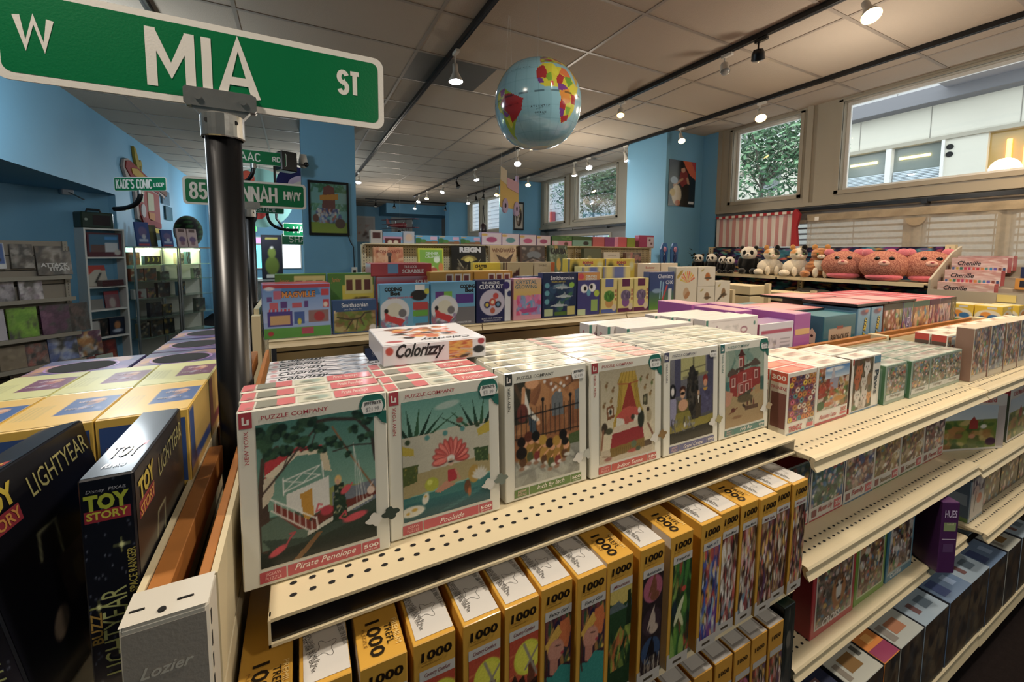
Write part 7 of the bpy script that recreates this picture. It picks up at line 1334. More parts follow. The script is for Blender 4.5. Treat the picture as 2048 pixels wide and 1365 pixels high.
mid('ladder_game', 1.15, 1.375, -.075, '#d0be2a', c, [('F', 'CHUTES', .27, .93, .05, '#14140c', {'w': .42, 'b': .06}), ('F', 'AND', .27, .875, .035, '#14140c', {'w': .14, 'b': .04}), ('F', 'LADDERS', .27, .82, .05, '#14140c', {'w': .44, 'b': .06})], label='yellow ladder board game box behind the clock kit', y=2.845, d=.055, cat='game box', nm='game_box')
c = Cv(50, 24, '#c0b088'); c.rect(0, 0, .06, 1, '#4a3a2c').rect(.1, 0, .13, 1, '#6a4a3a').poly([(.22, .7), (.55, .88), (.55, .74), (.22, .56)], '#4a241c')
mid('cream_game', 1.39, 1.66, -.072, '#c0b088', c, label='cream game box with dark brown emblem behind the shark kit', y=2.845, d=.055, cat='game box', nm='game_box')
c = Cv(40, 24, '#c8b898'); c.ell(.3, .55, .08, .2, '#3a2a24').ell(.5, .45, .08, .2, '#a87a5a').rect(.8, .8, 1, 1, '#c85a2a').ell(.68, .4, .1, .2, '#5a2c24')
mid('domino_game', 1.665, 1.862, -.072, '#c8b898', c, [('F', 'DOUBLES', .42, .93, .04, '#3a2c24', {'w': .4})], label='cream game box with two small figures on its front', y=2.845, d=.055, cat='game box', nm='game_box')
mid('fan_kit', 2.61, 2.88, -.085, '#cdbfa8', Cv(20, 20, '#cdbfa8').rect(.4, .6, .9, .8, '#b8604a'), [('F', 'Bookster', .55, .9, .05, '#b0483a', {'w': .4, 'b': .02})], label='cream boxed kit standing behind the chemistry set', y=2.70, d=.06, cat='craft kit', nm='craft_kit_box')
mid('fan_kit_b', 2.885, 3.10, -.085, '#cdbfa8', Cv(20, 20, '#cdbfa8').rect(.5, .6, .8, .7, '#b8604a'), label='cream boxed kit standing behind the flower bouquet box', y=2.70, d=.06, cat='craft kit', nm='craft_kit_box')
# lower shelf goods seen under the middle gondola shelf
c = Cv(40, 20, '#c8bcb0'); c.ell(.15, .5, .1, .3, '#a8202c').busy(3, ['#b8b0a8', '#a89a94'], 14, .3, .1, 1, .9)
for k, (a, b, n_) in enumerate(((.98, 1.26, 'left'), (1.30, 1.42, 'small middle'), (1.43, 1.72, 'right'))): mid('low_kit_%d' % k, a, b, -.665, ['#c8bcb0', '#8a2430', '#a85a5c'][k], c if k != 1 else None, label='%s boxed kit on the shaded lower shelf of the science gondola' % n_, y=2.50, zb=-.8398, d=.12, cat='craft kit', nm='craft_kit_box')
mid('low_smith', .34, .60, -.56, '#182a4c', Cv(20, 20, '#20345c').rect(0, 0, 1, .5, '#5a6a34'), [('F', 'Smithsonian', .5, .86, .09, '#8a94a8', {'w': .7})], label='shaded dinosaur kit on the lower shelf behind the flat tiger box', y=2.52, zb=-.8398, d=.07)
# ================================================================== board games before the pegboard
def peg(name, x0, x1, zt, col, cv=None, texts=(), label='', y=3.93, zb=-.2698, cat='board game', nm='board_game', lean=-3, d=.06, under=()):
    me = product(name, x1-x0, d, zt-zb, col, arts={'F': cv} if cv else {}, texts=texts, under=under, ch=.002); return place(me, (x0+x1)/2, y+d/2, zb, label, cat, name=nm, rx=R(lean))
c = Cv(54, 60, '#c8764a'); c.grad(0, .0, 1, 1, '#b0522c', '#cf9a70').busy(3, ['#d8a880', '#c88058', '#b86a48'], 30, 0, .5, 1, 1, .2, .1).ell(.52, .28, .18, .16, '#2a2220').rect(.49, .3, .57, .74, '#3a2e2a').ell(.53, .78, .08, .06, '#5a4a44').ell(.56, .3, .05, .04, '#e8c8a0')
peg('train_game', .625, .895, .045, '#b0602c', c, [('F', 'IRON COAST', .5, .86, .09, '#8a3424', {'w': .8, 'b': .02})], label='orange board game with a steam locomotive')
c = Cv(54, 60, '#c8c82a'); c.rect(.05, .05, .95, .95, '#7aa83a').ell(.14, .4, .1, .16, '#3a8ab0').poly([(.3, .4), (.6, .45), (.8, .2), (.55, .1)], '#c8c090').ell(.6, .3, .14, .1, '#a84a34').ell(.88, .4, .1, .14, '#c8783a').rect(0, 0, 1, .14, '#c8c82a').ell(.72, .64, .12, .1, '#dce8d0')
peg('orchard_game', 1.035, 1.285, .037, '#c8c82a', c, [('F', 'DINNER', .55, .84, .08, '#c8d8c0', {'w': .5, 'b': .03}), ('F', 'CRUNCH', .55, .73, .08, '#c8d8c0', {'w': .55, 'b': .03})], label='lime and yellow childrens game with a card drawing')
c = Cv(70, 54, '#141210'); c.ell(.5, .52, .26, .2, '#8a7a3a').ell(.5, .55, .14, .12, '#c8b85a').busy(3, ['#3a342c', '#544a3c', '#201c18', '#6a6250'], 60, 0, 0, 1, .5, .14, .05).poly([(.42, .1), (.47, .5), (.5, .56), (.54, .5), (.6, .1)], '#0a0908').poly([(.5, .5), (.2, .62), (.34, .3)], '#151310').poly([(.5, .5), (.84, .62), (.68, .3)], '#151310').line([(.18, .6), (.34, .34)], .014, '#c8bea0').line([(.84, .6), (.66, .34)], .014, '#c8bea0')
peg('kingdom_game', 1.365, 1.735, .062, '#141210', c, [('F', 'REIGN', .54, .88, .15, '#c8c4c4', {'w': .62, 'b': .06})], label='dark board game with a cloaked figure under a pale title')
c = Cv(54, 54, '#b89a70'); c.busy(6, ['#c8a880', '#a88a64', '#b89070'], 24).poly([(.2, .75), (.4, .45), (.3, .3), (.55, .4), (.8, .2), (.75, .5), (.9, .8), (.6, .6)], '#4a3426').ell(.5, .12, .2, .05, '#3a2c24')
peg('ship_game', 1.785, 2.09, .070, '#b09470', c, [('F', 'WINDWARD', .5, .86, .12, '#6a3a20', {'w': .86, 'b': .03})], label='tan board game with a dark dragon ship')
c = Cv(54, 54, '#3a2c24'); c.busy(7, ['#5a4434', '#7a6450', '#8a7a70', '#3a2a24', '#9a8a80'], 60).rect(0, 0, .06, 1, '#4a2a20').ell(.55, .7, .3, .12, '#6a7078').line([(.1, .5), (.5, .62), (.95, .5)], .05, '#2a2220')
peg('metal_game', 2.139, 2.445, .078, '#4a3428', c, label='brown board game with grey metallic creature')
c = Cv(40, 50, '#4a5a44'); c.busy(8, ['#5a6a3a', '#3a4a3a', '#a88a3a', '#6a7a5a', '#8a9a8a'], 50).ell(.5, .4, .12, .2, '#b8963a')
peg('jungle_game', 2.505, 2.745, .085, '#4a5a44', c, [('F', 'KARUBA', .5, .80, .16, '#14140c', {'w': .86, 'b': .07})], label='green board game with gold figure and black arched title')
c = Cv(40, 44, '#5a6048'); c.ell(.3, .6, .14, .14, '#8a8a5a').ell(.62, .4, .24, .2, '#b8a45a').ell(.62, .4, .12, .1, '#5a6048').rect(0, 0, 1, .2, '#4a5040')
peg('scout_game', 2.98, 3.235, .055, '#565c44', c, label='olive green board game left of the white one')
peg('bookster', 3.27, 3.52, .012, '#cfc8bc', Cv(20, 20, '#cfc8bc').rect(.1, .2, .9, .4, '#c8b8a8'), [('F', 'Fibster', .5, .62, .2, '#a0303a', {'w': .74, 'b': .01}), ('F', 'THE FUNNY BOOK GAME', .5, .85, .04, '#6a5a5a', {'w': .5})], label='white board game with red script lettering')
peg('rose_game', 3.62, 3.86, .012, '#8a6a60', busycv(30, 30, 9, ['#8a7a6a', '#b87a74', '#6a5a54', '#a89a8a'], 40), label='rose and grey board game at the right end of the pegboard shelf')
# row on top of the pegboard gondola
ZT = .0825
def topb(name, x0, x1, zt, col, cv=None, label='', grp=None, nm='small_box', texts=(), cat='box', y=4.09):
    return place(product(name, x1-x0, .08, zt-ZT, col, arts={'F': cv} if cv else {}, texts=texts, ch=.002), (x0+x1)/2, y+.04, ZT, label, cat, grp, name=nm)
topb('tb1', .63, .735, .205, '#b0a8a0', Cv(12, 16, '#b0a8a0').rect(.2, .4, .8, .8, '#4a2420'), 'grey box with a brown square picture, far left of the top row')
c = Cv(30, 20, '#6a98b8'); c.rect(0, .3, 1, .6, '#b88aa0').rect(.1, 0, .9, .45, '#5a1c20').ell(.35, .1, .12, .2, '#c8b8a0').ell(.65, .1, .12, .2, '#c8b8a0')
topb('tb2', .74, .925, .19, '#6a98b8', c, 'small box with red bridge picture on the top row'); topb('tb3', .93, 1.04, .20, '#8a9aa8', Cv(12, 12, '#a8a8b0').ell(.5, .5, .3, .3, '#c8a890'), 'small grey blue box right of the red bridge one')
c = Cv(44, 16, '#5a9ac0'); c.rect(0, 0, 1, .3, '#7a5a3a').ell(.12, .4, .16, .3, '#3a6a34').ell(.35, .35, .12, .2, '#4a7a3a').rect(.66, .5, .95, .85, '#c8a0b8').rect(.72, 0, .96, .4, '#8a5a3a').rect(.05, .8, .3, .95, '#b89a70')
for k in range(3): topb('tb_park', 1.05+k*.232, 1.276+k*.232, .166, '#5a9ac0', c, 'small park scene box on the top row, %s of three' % ['left', 'middle', 'right'][k], 'park scene boxes', cat='box')
def craft(v):
    c = Cv(26, 26, '#b8a4c0'); c.rect(.05, .05, .95, .92, '#cfc0c8'); c.ell(.5, .42, .26, .22, ['#a03a6a', '#4a8a90', '#b83a70', '#a03a6a', '#8a4a9a'][v]).ell(.15, .8, .16, .1, '#c8a04a'); return c
for k, (a, b) in enumerate(((1.75, 1.985), (1.99, 2.2), (2.205, 2.42), (2.425, 2.61))): topb('tb_craft%d' % k, a, b, .215-.006*k, '#5a2a6a', craft(k), 'purple edged craft kit on the top row, %s from the left' % ORD[k].replace('front', 'first'), 'purple edged craft kits', cat='craft kit', nm='craft_kit_box')
c = Cv(30, 20, '#3a6a2a'); c.busy(2, ['#3a6a2a', '#5a8a3a', '#2a4a20'], 20, 0, .5, 1, 1).rect(0, 0, 1, .5, '#c88aa0').ell(.2, .3, .12, .2, '#c8c0c0').ell(.7, .2, .1, .2, '#5a3a2a')
topb('tb_pink', 2.63, 2.91, .20, '#3a6a2a', c, 'green and pink house scene box on the top row'); topb('tb_teal', 2.915, 3.20, .20, '#3a6a2a', Cv(30, 20, '#3a5a2a').rect(0, 0, 1, .6, '#7aa89a').ell(.7, .3, .14, .2, '#2a2a24'), 'green and teal scene box on the top row')
for k, (a, b, z_, cc, lb) in enumerate(((3.22, 3.40, .20, '#c05a5c', 'coral red notebook on the top row, left one'), (3.405, 3.56, .20, '#8a3a7a', 'magenta glossy notebook on the top row'), (3.62, 3.76, .205, '#c8505a', 'coral red notebook on the top row, right one'), (3.765, 3.905, .20, '#8a9a2a', 'lime green notebook on the top row'))): topb('tb_note%d' % k, a, b, z_, cc, None, lb, None, nm='notebook', cat='notebook')
topb('tb_mag', 3.93, 4.19, .235, '#a0305c', Cv(30, 20, '#a0305c').rect(.55, .05, .95, .85, '#c8b8c0').ell(.7, .6, .06, .1, '#5a3a44').ell(.82, .3, .06, .1, '#5a3a44'), 'magenta boxed set with white picture panel at the right of the top row', y=4.05)
# blue hanging toy packs and potted palm-like plant near the pillar
for k, (x, y, z_) in enumerate(((4.02, 3.72, -.03), (4.13, 3.66, -.03), (4.12, 3.60, -.27))):
    t = thing('toy_pack', ['blue mermaid toy pack, left of the hanging pair', 'blue mermaid toy pack, right of the hanging pair', 'teal toy pack low beside the blue pillar'][k], 'toy pack', (x, y, z_-.12)); m = MB(); m.prism([(-.05, 0), (.05, 0), (.06, .2), (.03, .28), (-.03, .28), (-.06, .2)], 1, -.01, .01, lin(['#2a68a8', '#2a68a8', '#2a7a8a'][k])); m.build('card', M['print'], t); m = MB(); m.ball((0, -.015, .2), (.03, .012, .035), lin('#b87a9a'), n=10, h=8); m.ball((0, -.015, .1), (.025, .012, .07), lin('#1c2f6a'), n=10, h=8); m.build('doll_blister', M['rubber'], t, smooth=True)
    if k < 2 or 1: m = MB(); m.cyl((0, .0, -.35 if k < 2 else -.2), (0, 0, .0), .006, n=6); m.cyl((0, 0, -1.64-z_+.12), (0, 0, -.2), .008, n=6, m=0); m.build('display_hook', M['black'], t)
t = thing('potted_plant', 'dark spiky plant beside the left edge of the blue pillar', 'plant', (4.2, 3.45, -H)); m = MB(); m.lathe([(0, 0), (.1, 0), (.13, .25), (.12, .25), (.1, .22), (0, .22)], n=16, c=lin('#3a2c24')); m.build('pot', M['print'], t)
m = MB(); r = random.Random(3); m.tube([(0, 0, .2), (.01, 0, 1.3)], [.012, .008], 6, lin('#2c3a24'))
for k in range(60):
    a = r.uniform(0, 6.28); z_ = r.uniform(.9, 1.68); l = .06+.1*(1.7-z_); p = Vector((0, 0, z_)); q = p+Vector((l*math.cos(a), l*math.sin(a), .03)); n_ = Vector((-math.sin(a), math.cos(a), 0))*.012; m.add([p, (p+q)/2+n_, q, (p+q)/2-n_], [(0, 1, 2, 3)], lin('#16301f'))
m.build('leaves', M['leaf'], t)
# ================================================================== plush toys
def blob(mb, o, r, c, cf=None, n=20, h=14): mb.ball(o, r, lin(c) if isinstance(c, str) else c, n=n, h=h, cf=cf)
def fleece():
    m = mat('curly_fleece', '#b86a60', rough=1, spec=.1, bump=1, bscale=150, noise=0); nt = m.node_tree; N = nt.nodes; L = nt.links; b = N['Principled BSDF']; tc = N.new('ShaderNodeTexCoord'); v = N.new('ShaderNodeTexNoise'); v.inputs['Scale'].default_value = 130; v.inputs['Detail'].default_value = 1; L.new(tc.outputs['Object'], v.inputs['Vector'])
    cr = N.new('ShaderNodeValToRGB'); cr.color_ramp.elements[0].position = .44; cr.color_ramp.elements[0].color = (*lin('#925a50'), 1); cr.color_ramp.elements[1].position = .56; cr.color_ramp.elements[1].color = (*lin('#bb8472'), 1); L.new(v.outputs['Fac'], cr.inputs[0]); L.new(cr.outputs[0], b.inputs['Base Color']); return m
M['fleece'] = fleece()
def plush(name, label, cat, x, y, z, rz, parts, grp=None):
    t = thing(name, label, cat, (x, y, z), rz, grp)
    for nm, items, mt in parts:
        m = MB()
        for it in items: blob(m, *it)
        m.build(nm, M[mt], t, smooth=True)
    return t
WH, BK, PK, PK2 = '#d8d2c8', '#0c0c0e', '#a8483a', '#c86a78'
ZS = -.2245
def panda(s, rz, x, y, lab):
    plush('plush_panda', lab, 'plush toy', x, y, ZS, rz, [('body', [((0, 0, .085*s), (.075*s, .07*s, .09*s), BK), ((-.05*s, -.06*s, .03*s), (.035*s, .06*s, .03*s), BK), ((.05*s, -.06*s, .03*s), (.035*s, .06*s, .03*s), BK), ((-.07*s, -.02*s, .11*s), (.025*s, .03*s, .06*s), BK), ((.07*s, -.02*s, .11*s), (.025*s, .03*s, .06*s), BK)], 'plush'),
        ('head', [((0, -.01*s, .21*s), (.075*s, .068*s, .068*s), WH), ((0, -.07*s, .19*s), (.03*s, .025*s, .022*s), WH)], 'plush'), ('ear', [((-.06*s, 0, .265*s), .022*s, BK)], 'plush'), ('ear', [((.06*s, 0, .265*s), .022*s, BK)], 'plush'),
        ('eye_patch', [((-.03*s, -.066*s, .215*s), (.018*s, .012*s, .024*s), BK)], 'plush'), ('eye_patch', [((.03*s, -.066*s, .215*s), (.018*s, .012*s, .024*s), BK)], 'plush'), ('nose', [((0, -.094*s, .196*s), (.01*s, .008*s, .008*s), BK)], 'rubber')], 'plush pandas')
panda(.8, R(-60), 4.50, 3.60, 'small plush panda at the far left end of the plush shelf'); panda(.82, R(-75), 4.50, 3.41, 'small plush panda second from the left end'); panda(.72, R(-60), 4.52, 3.27, 'small plush panda tucked beside the large one'); panda(.7, R(-80), 4.49, 3.16, 'dark small panda face close to the big panda')
panda(1.12, R(-62), 4.58, 3.0, 'large black and white plush panda, biggest of the pandas')
def cat_(x, y, rz, lab, tab=False):
    def cf(v):
        return lin('#7a4420') if (math.sin(v[2]*160+v[0]*50+v[1]*40) > .2) else lin('#b5763c')
    b = '#d5cbb8'; B = cf if tab else None
    plush('plush_cat', lab, 'plush toy', x, y, ZS, rz, [('body', [((0, .03, .09), (.125, .11, .09), b, B), ((0, -.03, .12), (.06, .06, .08), b), ((-.12, -.05, .035), (.045, .09, .035), b, B), ((.12, -.05, .035), (.045, .09, .035), b, B), ((-.04, -.09, .05), (.024, .03, .05), b), ((.04, -.09, .05), (.024, .03, .05), b)], 'plush'),
        ('head', [((0, -.03, .225), (.078, .07, .066), b, (cf if tab else (lambda v: lin(BK) if v[0] > .012 and v[2] > .22 else (lin('#b8803c') if v[0] < -.03 and v[2] > .235 else lin(b))))), ((0, -.09, .205), (.032, .025, .022), b)], 'plush'),
        ('ear', [((-.05, -.02, .295), (.024, .012, .03), '#b8803c')], 'plush'), ('ear', [((.05, -.02, .295), (.024, .012, .03), BK if not tab else '#b8803c')], 'plush'), ('eye', [((-.03, -.097, .232), .009, '#3a5a2a')], 'rubber'), ('eye', [((.03, -.097, .232), .009, '#3a5a2a')], 'rubber'), ('nose', [((0, -.114, .212), (.008, .005, .006), '#c87a7a')], 'rubber'), ('tail', [((.12, .09, .05), (.03, .08, .03), b, B)], 'plush')])
cat_(4.57, 2.74, R(-50), 'calico plush cat with black patch, left one of two'); cat_(4.57, 2.47, R(-50), 'calico plush cat with black patch, right one of two'); cat_(4.57, 2.26, R(-60), 'brown tabby striped plush cat beside the pink bears', True)
def bear(x, y, rz, lab, s=1, z=ZS, full=True):
    def cf(v):
        h_ = math.sin(v[0]*310+3*math.sin(v[2]*260))*math.sin(v[2]*330+3*math.sin(v[0]*210+v[1]*180)); return lin('#c88474') if h_ > .1 else lin('#9c5850')
    plush('plush_bear', lab, 'plush toy', x, y, z, rz, [('body', [((0, 0, .13*s), (.172*s, .13*s, .13*s), PK, None, 36, 24)], 'fleece'), ('belly', [((0, -.045*s, .035*s), (.125*s, .075*s, .034*s), '#c85a68')], 'plush'), ('ear', [((-.115*s, 0, .245*s), (.04*s, .02*s, .035*s), PK2)], 'plush'), ('ear', [((.115*s, 0, .245*s), (.04*s, .02*s, .035*s), PK2)], 'plush'),
        ('eye', [((-.045*s, -.108*s, .195*s), (.02*s, .01*s, .016*s), BK)], 'rubber'), ('eye', [((.045*s, -.108*s, .195*s), (.02*s, .01*s, .016*s), BK)], 'rubber'), ('muzzle', [((0, -.122*s, .155*s), (.038*s, .016*s, .024*s), '#d8a898')], 'plush'), ('nose', [((0, -.139*s, .166*s), (.012*s, .006*s, .008*s), '#c8606a')], 'plush')], 'round pink plush bears')
bear(4.72, 2.25, R(-75), 'round pink plush bear, leftmost and partly hidden'); bear(4.55, 2.05, R(-70), 'round pink plush bear in front, left one of two'); bear(4.53, 1.74, R(-70), 'round pink plush bear in front, right one of two'); bear(4.74, 1.90, R(-75), 'pink plush bear hidden behind the two front ones'); bear(4.66, 1.50, R(-62), 'round pink plush bear at the right end with striped ear tag')
def owl(x, y, lab, s=.9):
    def cf(v):
        return [lin('#8a2430'), lin('#b89a2a'), lin('#3a7a3a'), lin('#2a5a4a')][int(max(0, min(3, v[2]/.055/s)))] if v[2] < .155*s else lin('#c8c2b4')
    plush('plush_owl', lab, 'plush toy', x, y, -.5595, R(-75), [('body', [((0, 0, .12*s), (.17*s, .12*s, .12*s), WH, cf, 30, 20)], 'plush'), ('face', [((0, -.05*s, .17*s), (.12*s, .075*s, .055*s), '#d0cabc')], 'plush'), ('eye', [((-.045*s, -.118*s, .185*s), (.02*s, .012*s, .02*s), BK)], 'rubber'), ('eye', [((.045*s, -.118*s, .185*s), (.02*s, .012*s, .02*s), BK)], 'rubber'), ('beak', [((0, -.13*s, .16*s), (.014*s, .012*s, .018*s), '#b8803c')], 'plush'), ('ear_tag', [((.15*s, -.06*s, .17*s), (.02*s, .01*s, .03*s), '#b83a3a')], 'plush')], 'rainbow bodied plush owls')
for k, y in enumerate((2.44, 2.26, 1.97, 1.74, 1.54)): owl(4.62 if k != 0 else 4.74, y, 'white faced plush owl with rainbow body on the lower shelf, %s from the left' % ORD[k].replace('front', 'first'))
r = random.Random(9)
for k in range(11): plush('plush_small', 'small spotted plush critter in the dim lower shelf, %s from the left' % ['first', 'second', 'third', 'fourth', 'fifth', 'sixth', 'seventh', 'eighth', 'ninth', 'tenth', 'eleventh'][k], 'plush toy', 4.53+.05*(k % 2), 3.55-k*.085, -.4995, R(-80), [('body', [((0, 0, .035), (.036, .06, .035), ['#8a6a34', '#b8b0a0', '#4a3a2a'][k % 3], (lambda v: lin('#1c1612') if math.sin(v[0]*200)*math.sin(v[1]*190+v[2]*90) > .3 else lin('#b08a50')))], 'plush'), ('head', [((0, -.05, .055), (.03, .026, .026), '#b8a080')], 'plush'), ('eye', [((-.012, -.073, .06), .005, BK)], 'rubber'), ('eye', [((.012, -.073, .06), .005, BK)], 'rubber')], 'small spotted plush critters')
# ================================================================== far left corner: books, bookcase, glass cases (stand at 45 degrees)
s45 = math.sqrt(.5)
def L45(P0, s, out=0): return (P0[0]+s*s45+out*s45, P0[1]+s*s45-out*s45)
A45 = R(45)
PM = (-2.19, 6.16)
t = thing('slatwall_display', 'slatwall book display in the left alcove', 'display', (*L45(PM, -.62), -H), A45)
mb = MB(); z = H+.09
while z > .1: mb.box(-.62, .60, -.008, .01, max(0, z-.14), z, m=0); mb.box(-.62, .60, -.004, .01, z-.15, z-.14, m=1); z -= .15
mb.build('slat_panel', [mat('slat_grey', '#958a7c', rough=.6, noise=.05), MATS['slat_groove']], t)
mb = MB(); mb.box(.60, .64, -.03, .03, 0, H+.09)
for j in range(36): mb.box(.618, .622, -.0312, -.03, H+.05-j*.03, H+.065-j*.03, m=1)
mb.build('side_post', [M['grey'], M['dark']], t)
SH = [.0, -.275, -.50, -.865, -1.15, -1.40]
for k, z_ in enumerate(SH[1:]):
    mb = MB(); d_ = .10+.045*k; mb.box(-.62, .62, -d_, 0, H+z_-.012, H+z_); mb.box(-.62, .62, -d_-.004, -d_, H+z_-.03, H+z_+.01); mb.build('book_ledge', M['grey'], t)
def book(s, z, w, h, col, lab, cv=None, out=.06, texts=(), lean=-7, P0=PM, nm='book', cat='book', d=.02, grp=None):
    me = product('book_cover', w, d, h, col, arts={'F': cv} if cv else {}, texts=texts, faces={'T': '#b8b0a0'}, ch=.001); x, y = L45(P0, s, out); return place(me, x, y, z+.0005, lab, cat, grp, name=nm, rz=A45, rx=R(lean))
gx = ['#6a6058', '#8a8078', '#4a4440', '#a09890']
bk = lambda sd, pal, n=30: busycv(18, 24, sd, pal, n)
book(-.10, -.26, .27, .30, '#5f5650', 'grey book with bold two line white title at the top right of the slatwall', bk(201, gx), .05, [('F', 'ATTACK', .5, .34, .12, '#d0ccc8', {'w': .8, 'b': .05}), ('F', 'TITAN', .6, .2, .12, '#d0ccc8', {'w': .62, 'b': .05})])
book(-.33, -.185, .16, .24, '#6a625a', 'grey boxed book just left of the white titled grey book', bk(202, gx), .04)
book(-.58, -.185, .26, .25, '#c8ccd4', 'white framed blue picture book at the upper left edge', Cv(24, 20, '#d4d4d4').rect(.06, .22, .94, .94, '#2a5aa0').poly([(.2, .3), (.8, .5), (.9, .3)], '#1c2434'), .05)
book(-.30, -.2745 if 0 else -.4995, .17, .22, '#c0b4b8', 'pale book with grey figure drawing, right one of the upper pair', bk(203, ['#c8c0c4', '#a8a0a8', '#8a7a88', '#d0c8cc']), .07); book(-.50, -.4995, .17, .22, '#a8a0a4', 'pale book with grey figure drawing, left one of the upper pair', bk(204, ['#b8b0b4', '#a8a0a8', '#8a7a88']), .07)
t_ = [(-.39, '#8ac020', 'lime green book on the slatwall', bk(205, ['#7ab01c', '#6aa01c', '#8ac02a']), .21), (-.15, '#5a2c50', 'purple book right of the lime green one', bk(206, ['#5a2c50', '#6a3a5c', '#4a2444', '#7a4a6a']), .225), (.04, '#2c2422', 'dark brown book at the right end of the third row', bk(207, ['#3a2c2a', '#1c1816', '#5a4440']), .16), (-.56, '#c0b8c0', 'pale lilac book at the left edge of the third row', None, .10)]
for s_, c_, l_, cv, w_ in t_: book(s_, -.8645, w_, .30, c_, l_, cv, .11)
t_ = [(-.50, '#8a7a64', 'tan boxed book set in the fourth row', Cv(20, 20, '#8a7a64').busy(3, ['#7a6a54', '#9a8a70'], 14), .18), (-.33, '#8a6a64', 'rose brown book in the fourth row', bk(208, ['#8a7a74', '#a05a50', '#6a5a58']), .16), (-.13, '#6878a8', 'blue cartoon face book in the fourth row', bk(209, ['#6a7ab0', '#4a5a90', '#8a9ac8', '#c8c8d0']), .23), (.09, '#b8a080', 'orange and white picture book at the right of the fourth row', bk(210, ['#c8883a', '#d0ccc8', '#a86a2a', '#5a2a4a']), .21)]
for k, (s_, c_, l_, cv, w_) in enumerate(t_): book(s_, -1.1495, w_, .27 if k > 1 else .22, c_, l_, cv, .15)
t_ = [(-.47, '#2c1c18', 'very dark book at the left of the fifth row', bk(211, ['#2c1c18', '#1c1412', '#5a3a30']), .15), (-.29, '#6a6238', 'olive and tan book in the fifth row', bk(212, ['#6a6238', '#9a7a54', '#5a6a3a', '#8a5a3a']), .17), (-.10, '#5a6878', 'slate blue book with white band in the fifth row', bk(213, ['#5a6878', '#4a5464', '#7a8490']).rect(0, .4, 1, .6, '#c8c8c8'), .19), (.06, '#7a2c2c', 'dark red book in the fifth row', bk(214, ['#7a2c2c', '#5a2020', '#9a4a44']), .12), (.19, '#a8b0a4', 'pale book with dark haired drawn face at the right of the fifth row', Cv(16, 20, '#a8b4a8').ell(.4, .5, .22, .18, '#c0a890').ell(.38, .64, .26, .12, '#14120f').rect(.1, 0, .7, .25, '#2c2a28'), .16)]
for s_, c_, l_, cv, w_ in t_: book(s_, -1.3995, w_, .24, c_, l_, cv, .19)
for k in range(6): book(-.5+k*.13, -1.3995, .12, .11, ['#6a6460', '#8a7468', '#5a5450', '#8a2830', '#a09080', '#4a4440'][k], 'small low boxed item at the front of the bottom book ledge, %s from the left' % ORD[k].replace('front', 'first'), bk(220+k, gx), .27, nm='small_box', cat='box', lean=0, d=.05) if 0 else None
t = thing('base_deck', 'wide grey base deck under the book display', 'shelf', (*L45(PM, -.62), -1.56), A45); mb = MB(); mb.box(-.64, .70, -.46, -.02, -.03, 0); mb.box(-.62, .66, -.42, -.02, -.08, -.03, m=0); mb.build('deck', M['grey'], t)
for k in range(6): book(-.5+k*.13, -1.5595, .12, .10, ['#6a6460', '#8a7468', '#5a5450', '#8a2830', '#a09080', '#4a4440'][k], 'small low box at the front of the base deck, %s from the left' % ORD[k].replace('front', 'first'), bk(220+k, gx), .36, nm='small_box', cat='box', lean=0, d=.05)
t = thing('foil_egg_tray', 'pile of shiny gold foil wrapped pieces on the book base deck', 'foil pieces', (*L45(PM, .28, .33), -1.56), A45); mb = MB(); r = random.Random(2)
mb.box(-.13, .13, -.1, .1, 0, .03, lin('#a8942a')); mb.build('tray', M['print'], t)
for k in range(30): mb = MB(); mb.ball((r.uniform(-.1, .1), r.uniform(-.08, .08), .045+r.uniform(0, .06)), (.025, .02, .018), n=7, h=5); mb.build('foil_piece', mat('gold_foil', '#c8b860', rough=.15, metal=.9), t)
# poster with jigsaw hole, ghost sticker, yellow poster on the alcove wall
mb = MB(); cv = Cv(80, 50, '#c8c8c0'); cv.busy(230, ['#2c4a2a', '#1c2c1c', '#6a4a34', '#a8482c', '#4a6a3a', '#8a6a4a', '#b8b03a', '#3a2420', '#5a5a44'], 130, 0, 0, 1, 1, .16, .04).ell(.72, .8, .08, .06, '#d0d0c8').ell(.66, .72, .05, .05, '#d0d0c8').poly([(0, 1), (.08, 1), (.2, .9), (0, .86)], '#c8c8c0').poly([(1, 1), (.75, 1), (1, .85)], '#c8ccd0').ell(.7, .5, .08, .14, '#a8b03a')
mb.grid((-.30, -.001, 0), (.60, 0, 0), (0, 0, .36), cv); mb.box(-.30, .30, 0, .004, 0, .36, lin('#c8c8c0')); o = mb.build('jungle_poster', M['matte']); x, y = L45((-2.02, 7.12), -1.31+.27, .012); x, y = L45(PM, -.43, -.0); 
aw = Vector((-2.02, 7.12, 0)); bx_ = lambda s, o_: (aw.x+s*s45+o_*s45, aw.y+s*s45-o_*s45)
o.location = (*bx_(-1.85, .01), .09+H); o.rotation_euler = (0, 0, A45); tag(o, 'colourful jungle scene poster on the blue alcove wall above the books', 'poster')
t = thing('ghost_sticker', 'white ghost sticker on the blue alcove wall', 'sticker', (*bx_(-2.02, .008), .60), A45); mb = MB(); g = [(-.09, .0), (-.075, -.03), (-.05, .0), (-.02, -.03), (.01, 0), (.04, -.03), (.065, 0), (.09, -.02), (.08, .1), (.11, .12), (.075, .14), (.06, .2), (.03, .235), (-.03, .235), (-.06, .2), (-.075, .12), (-.12, .1), (-.08, .09)]
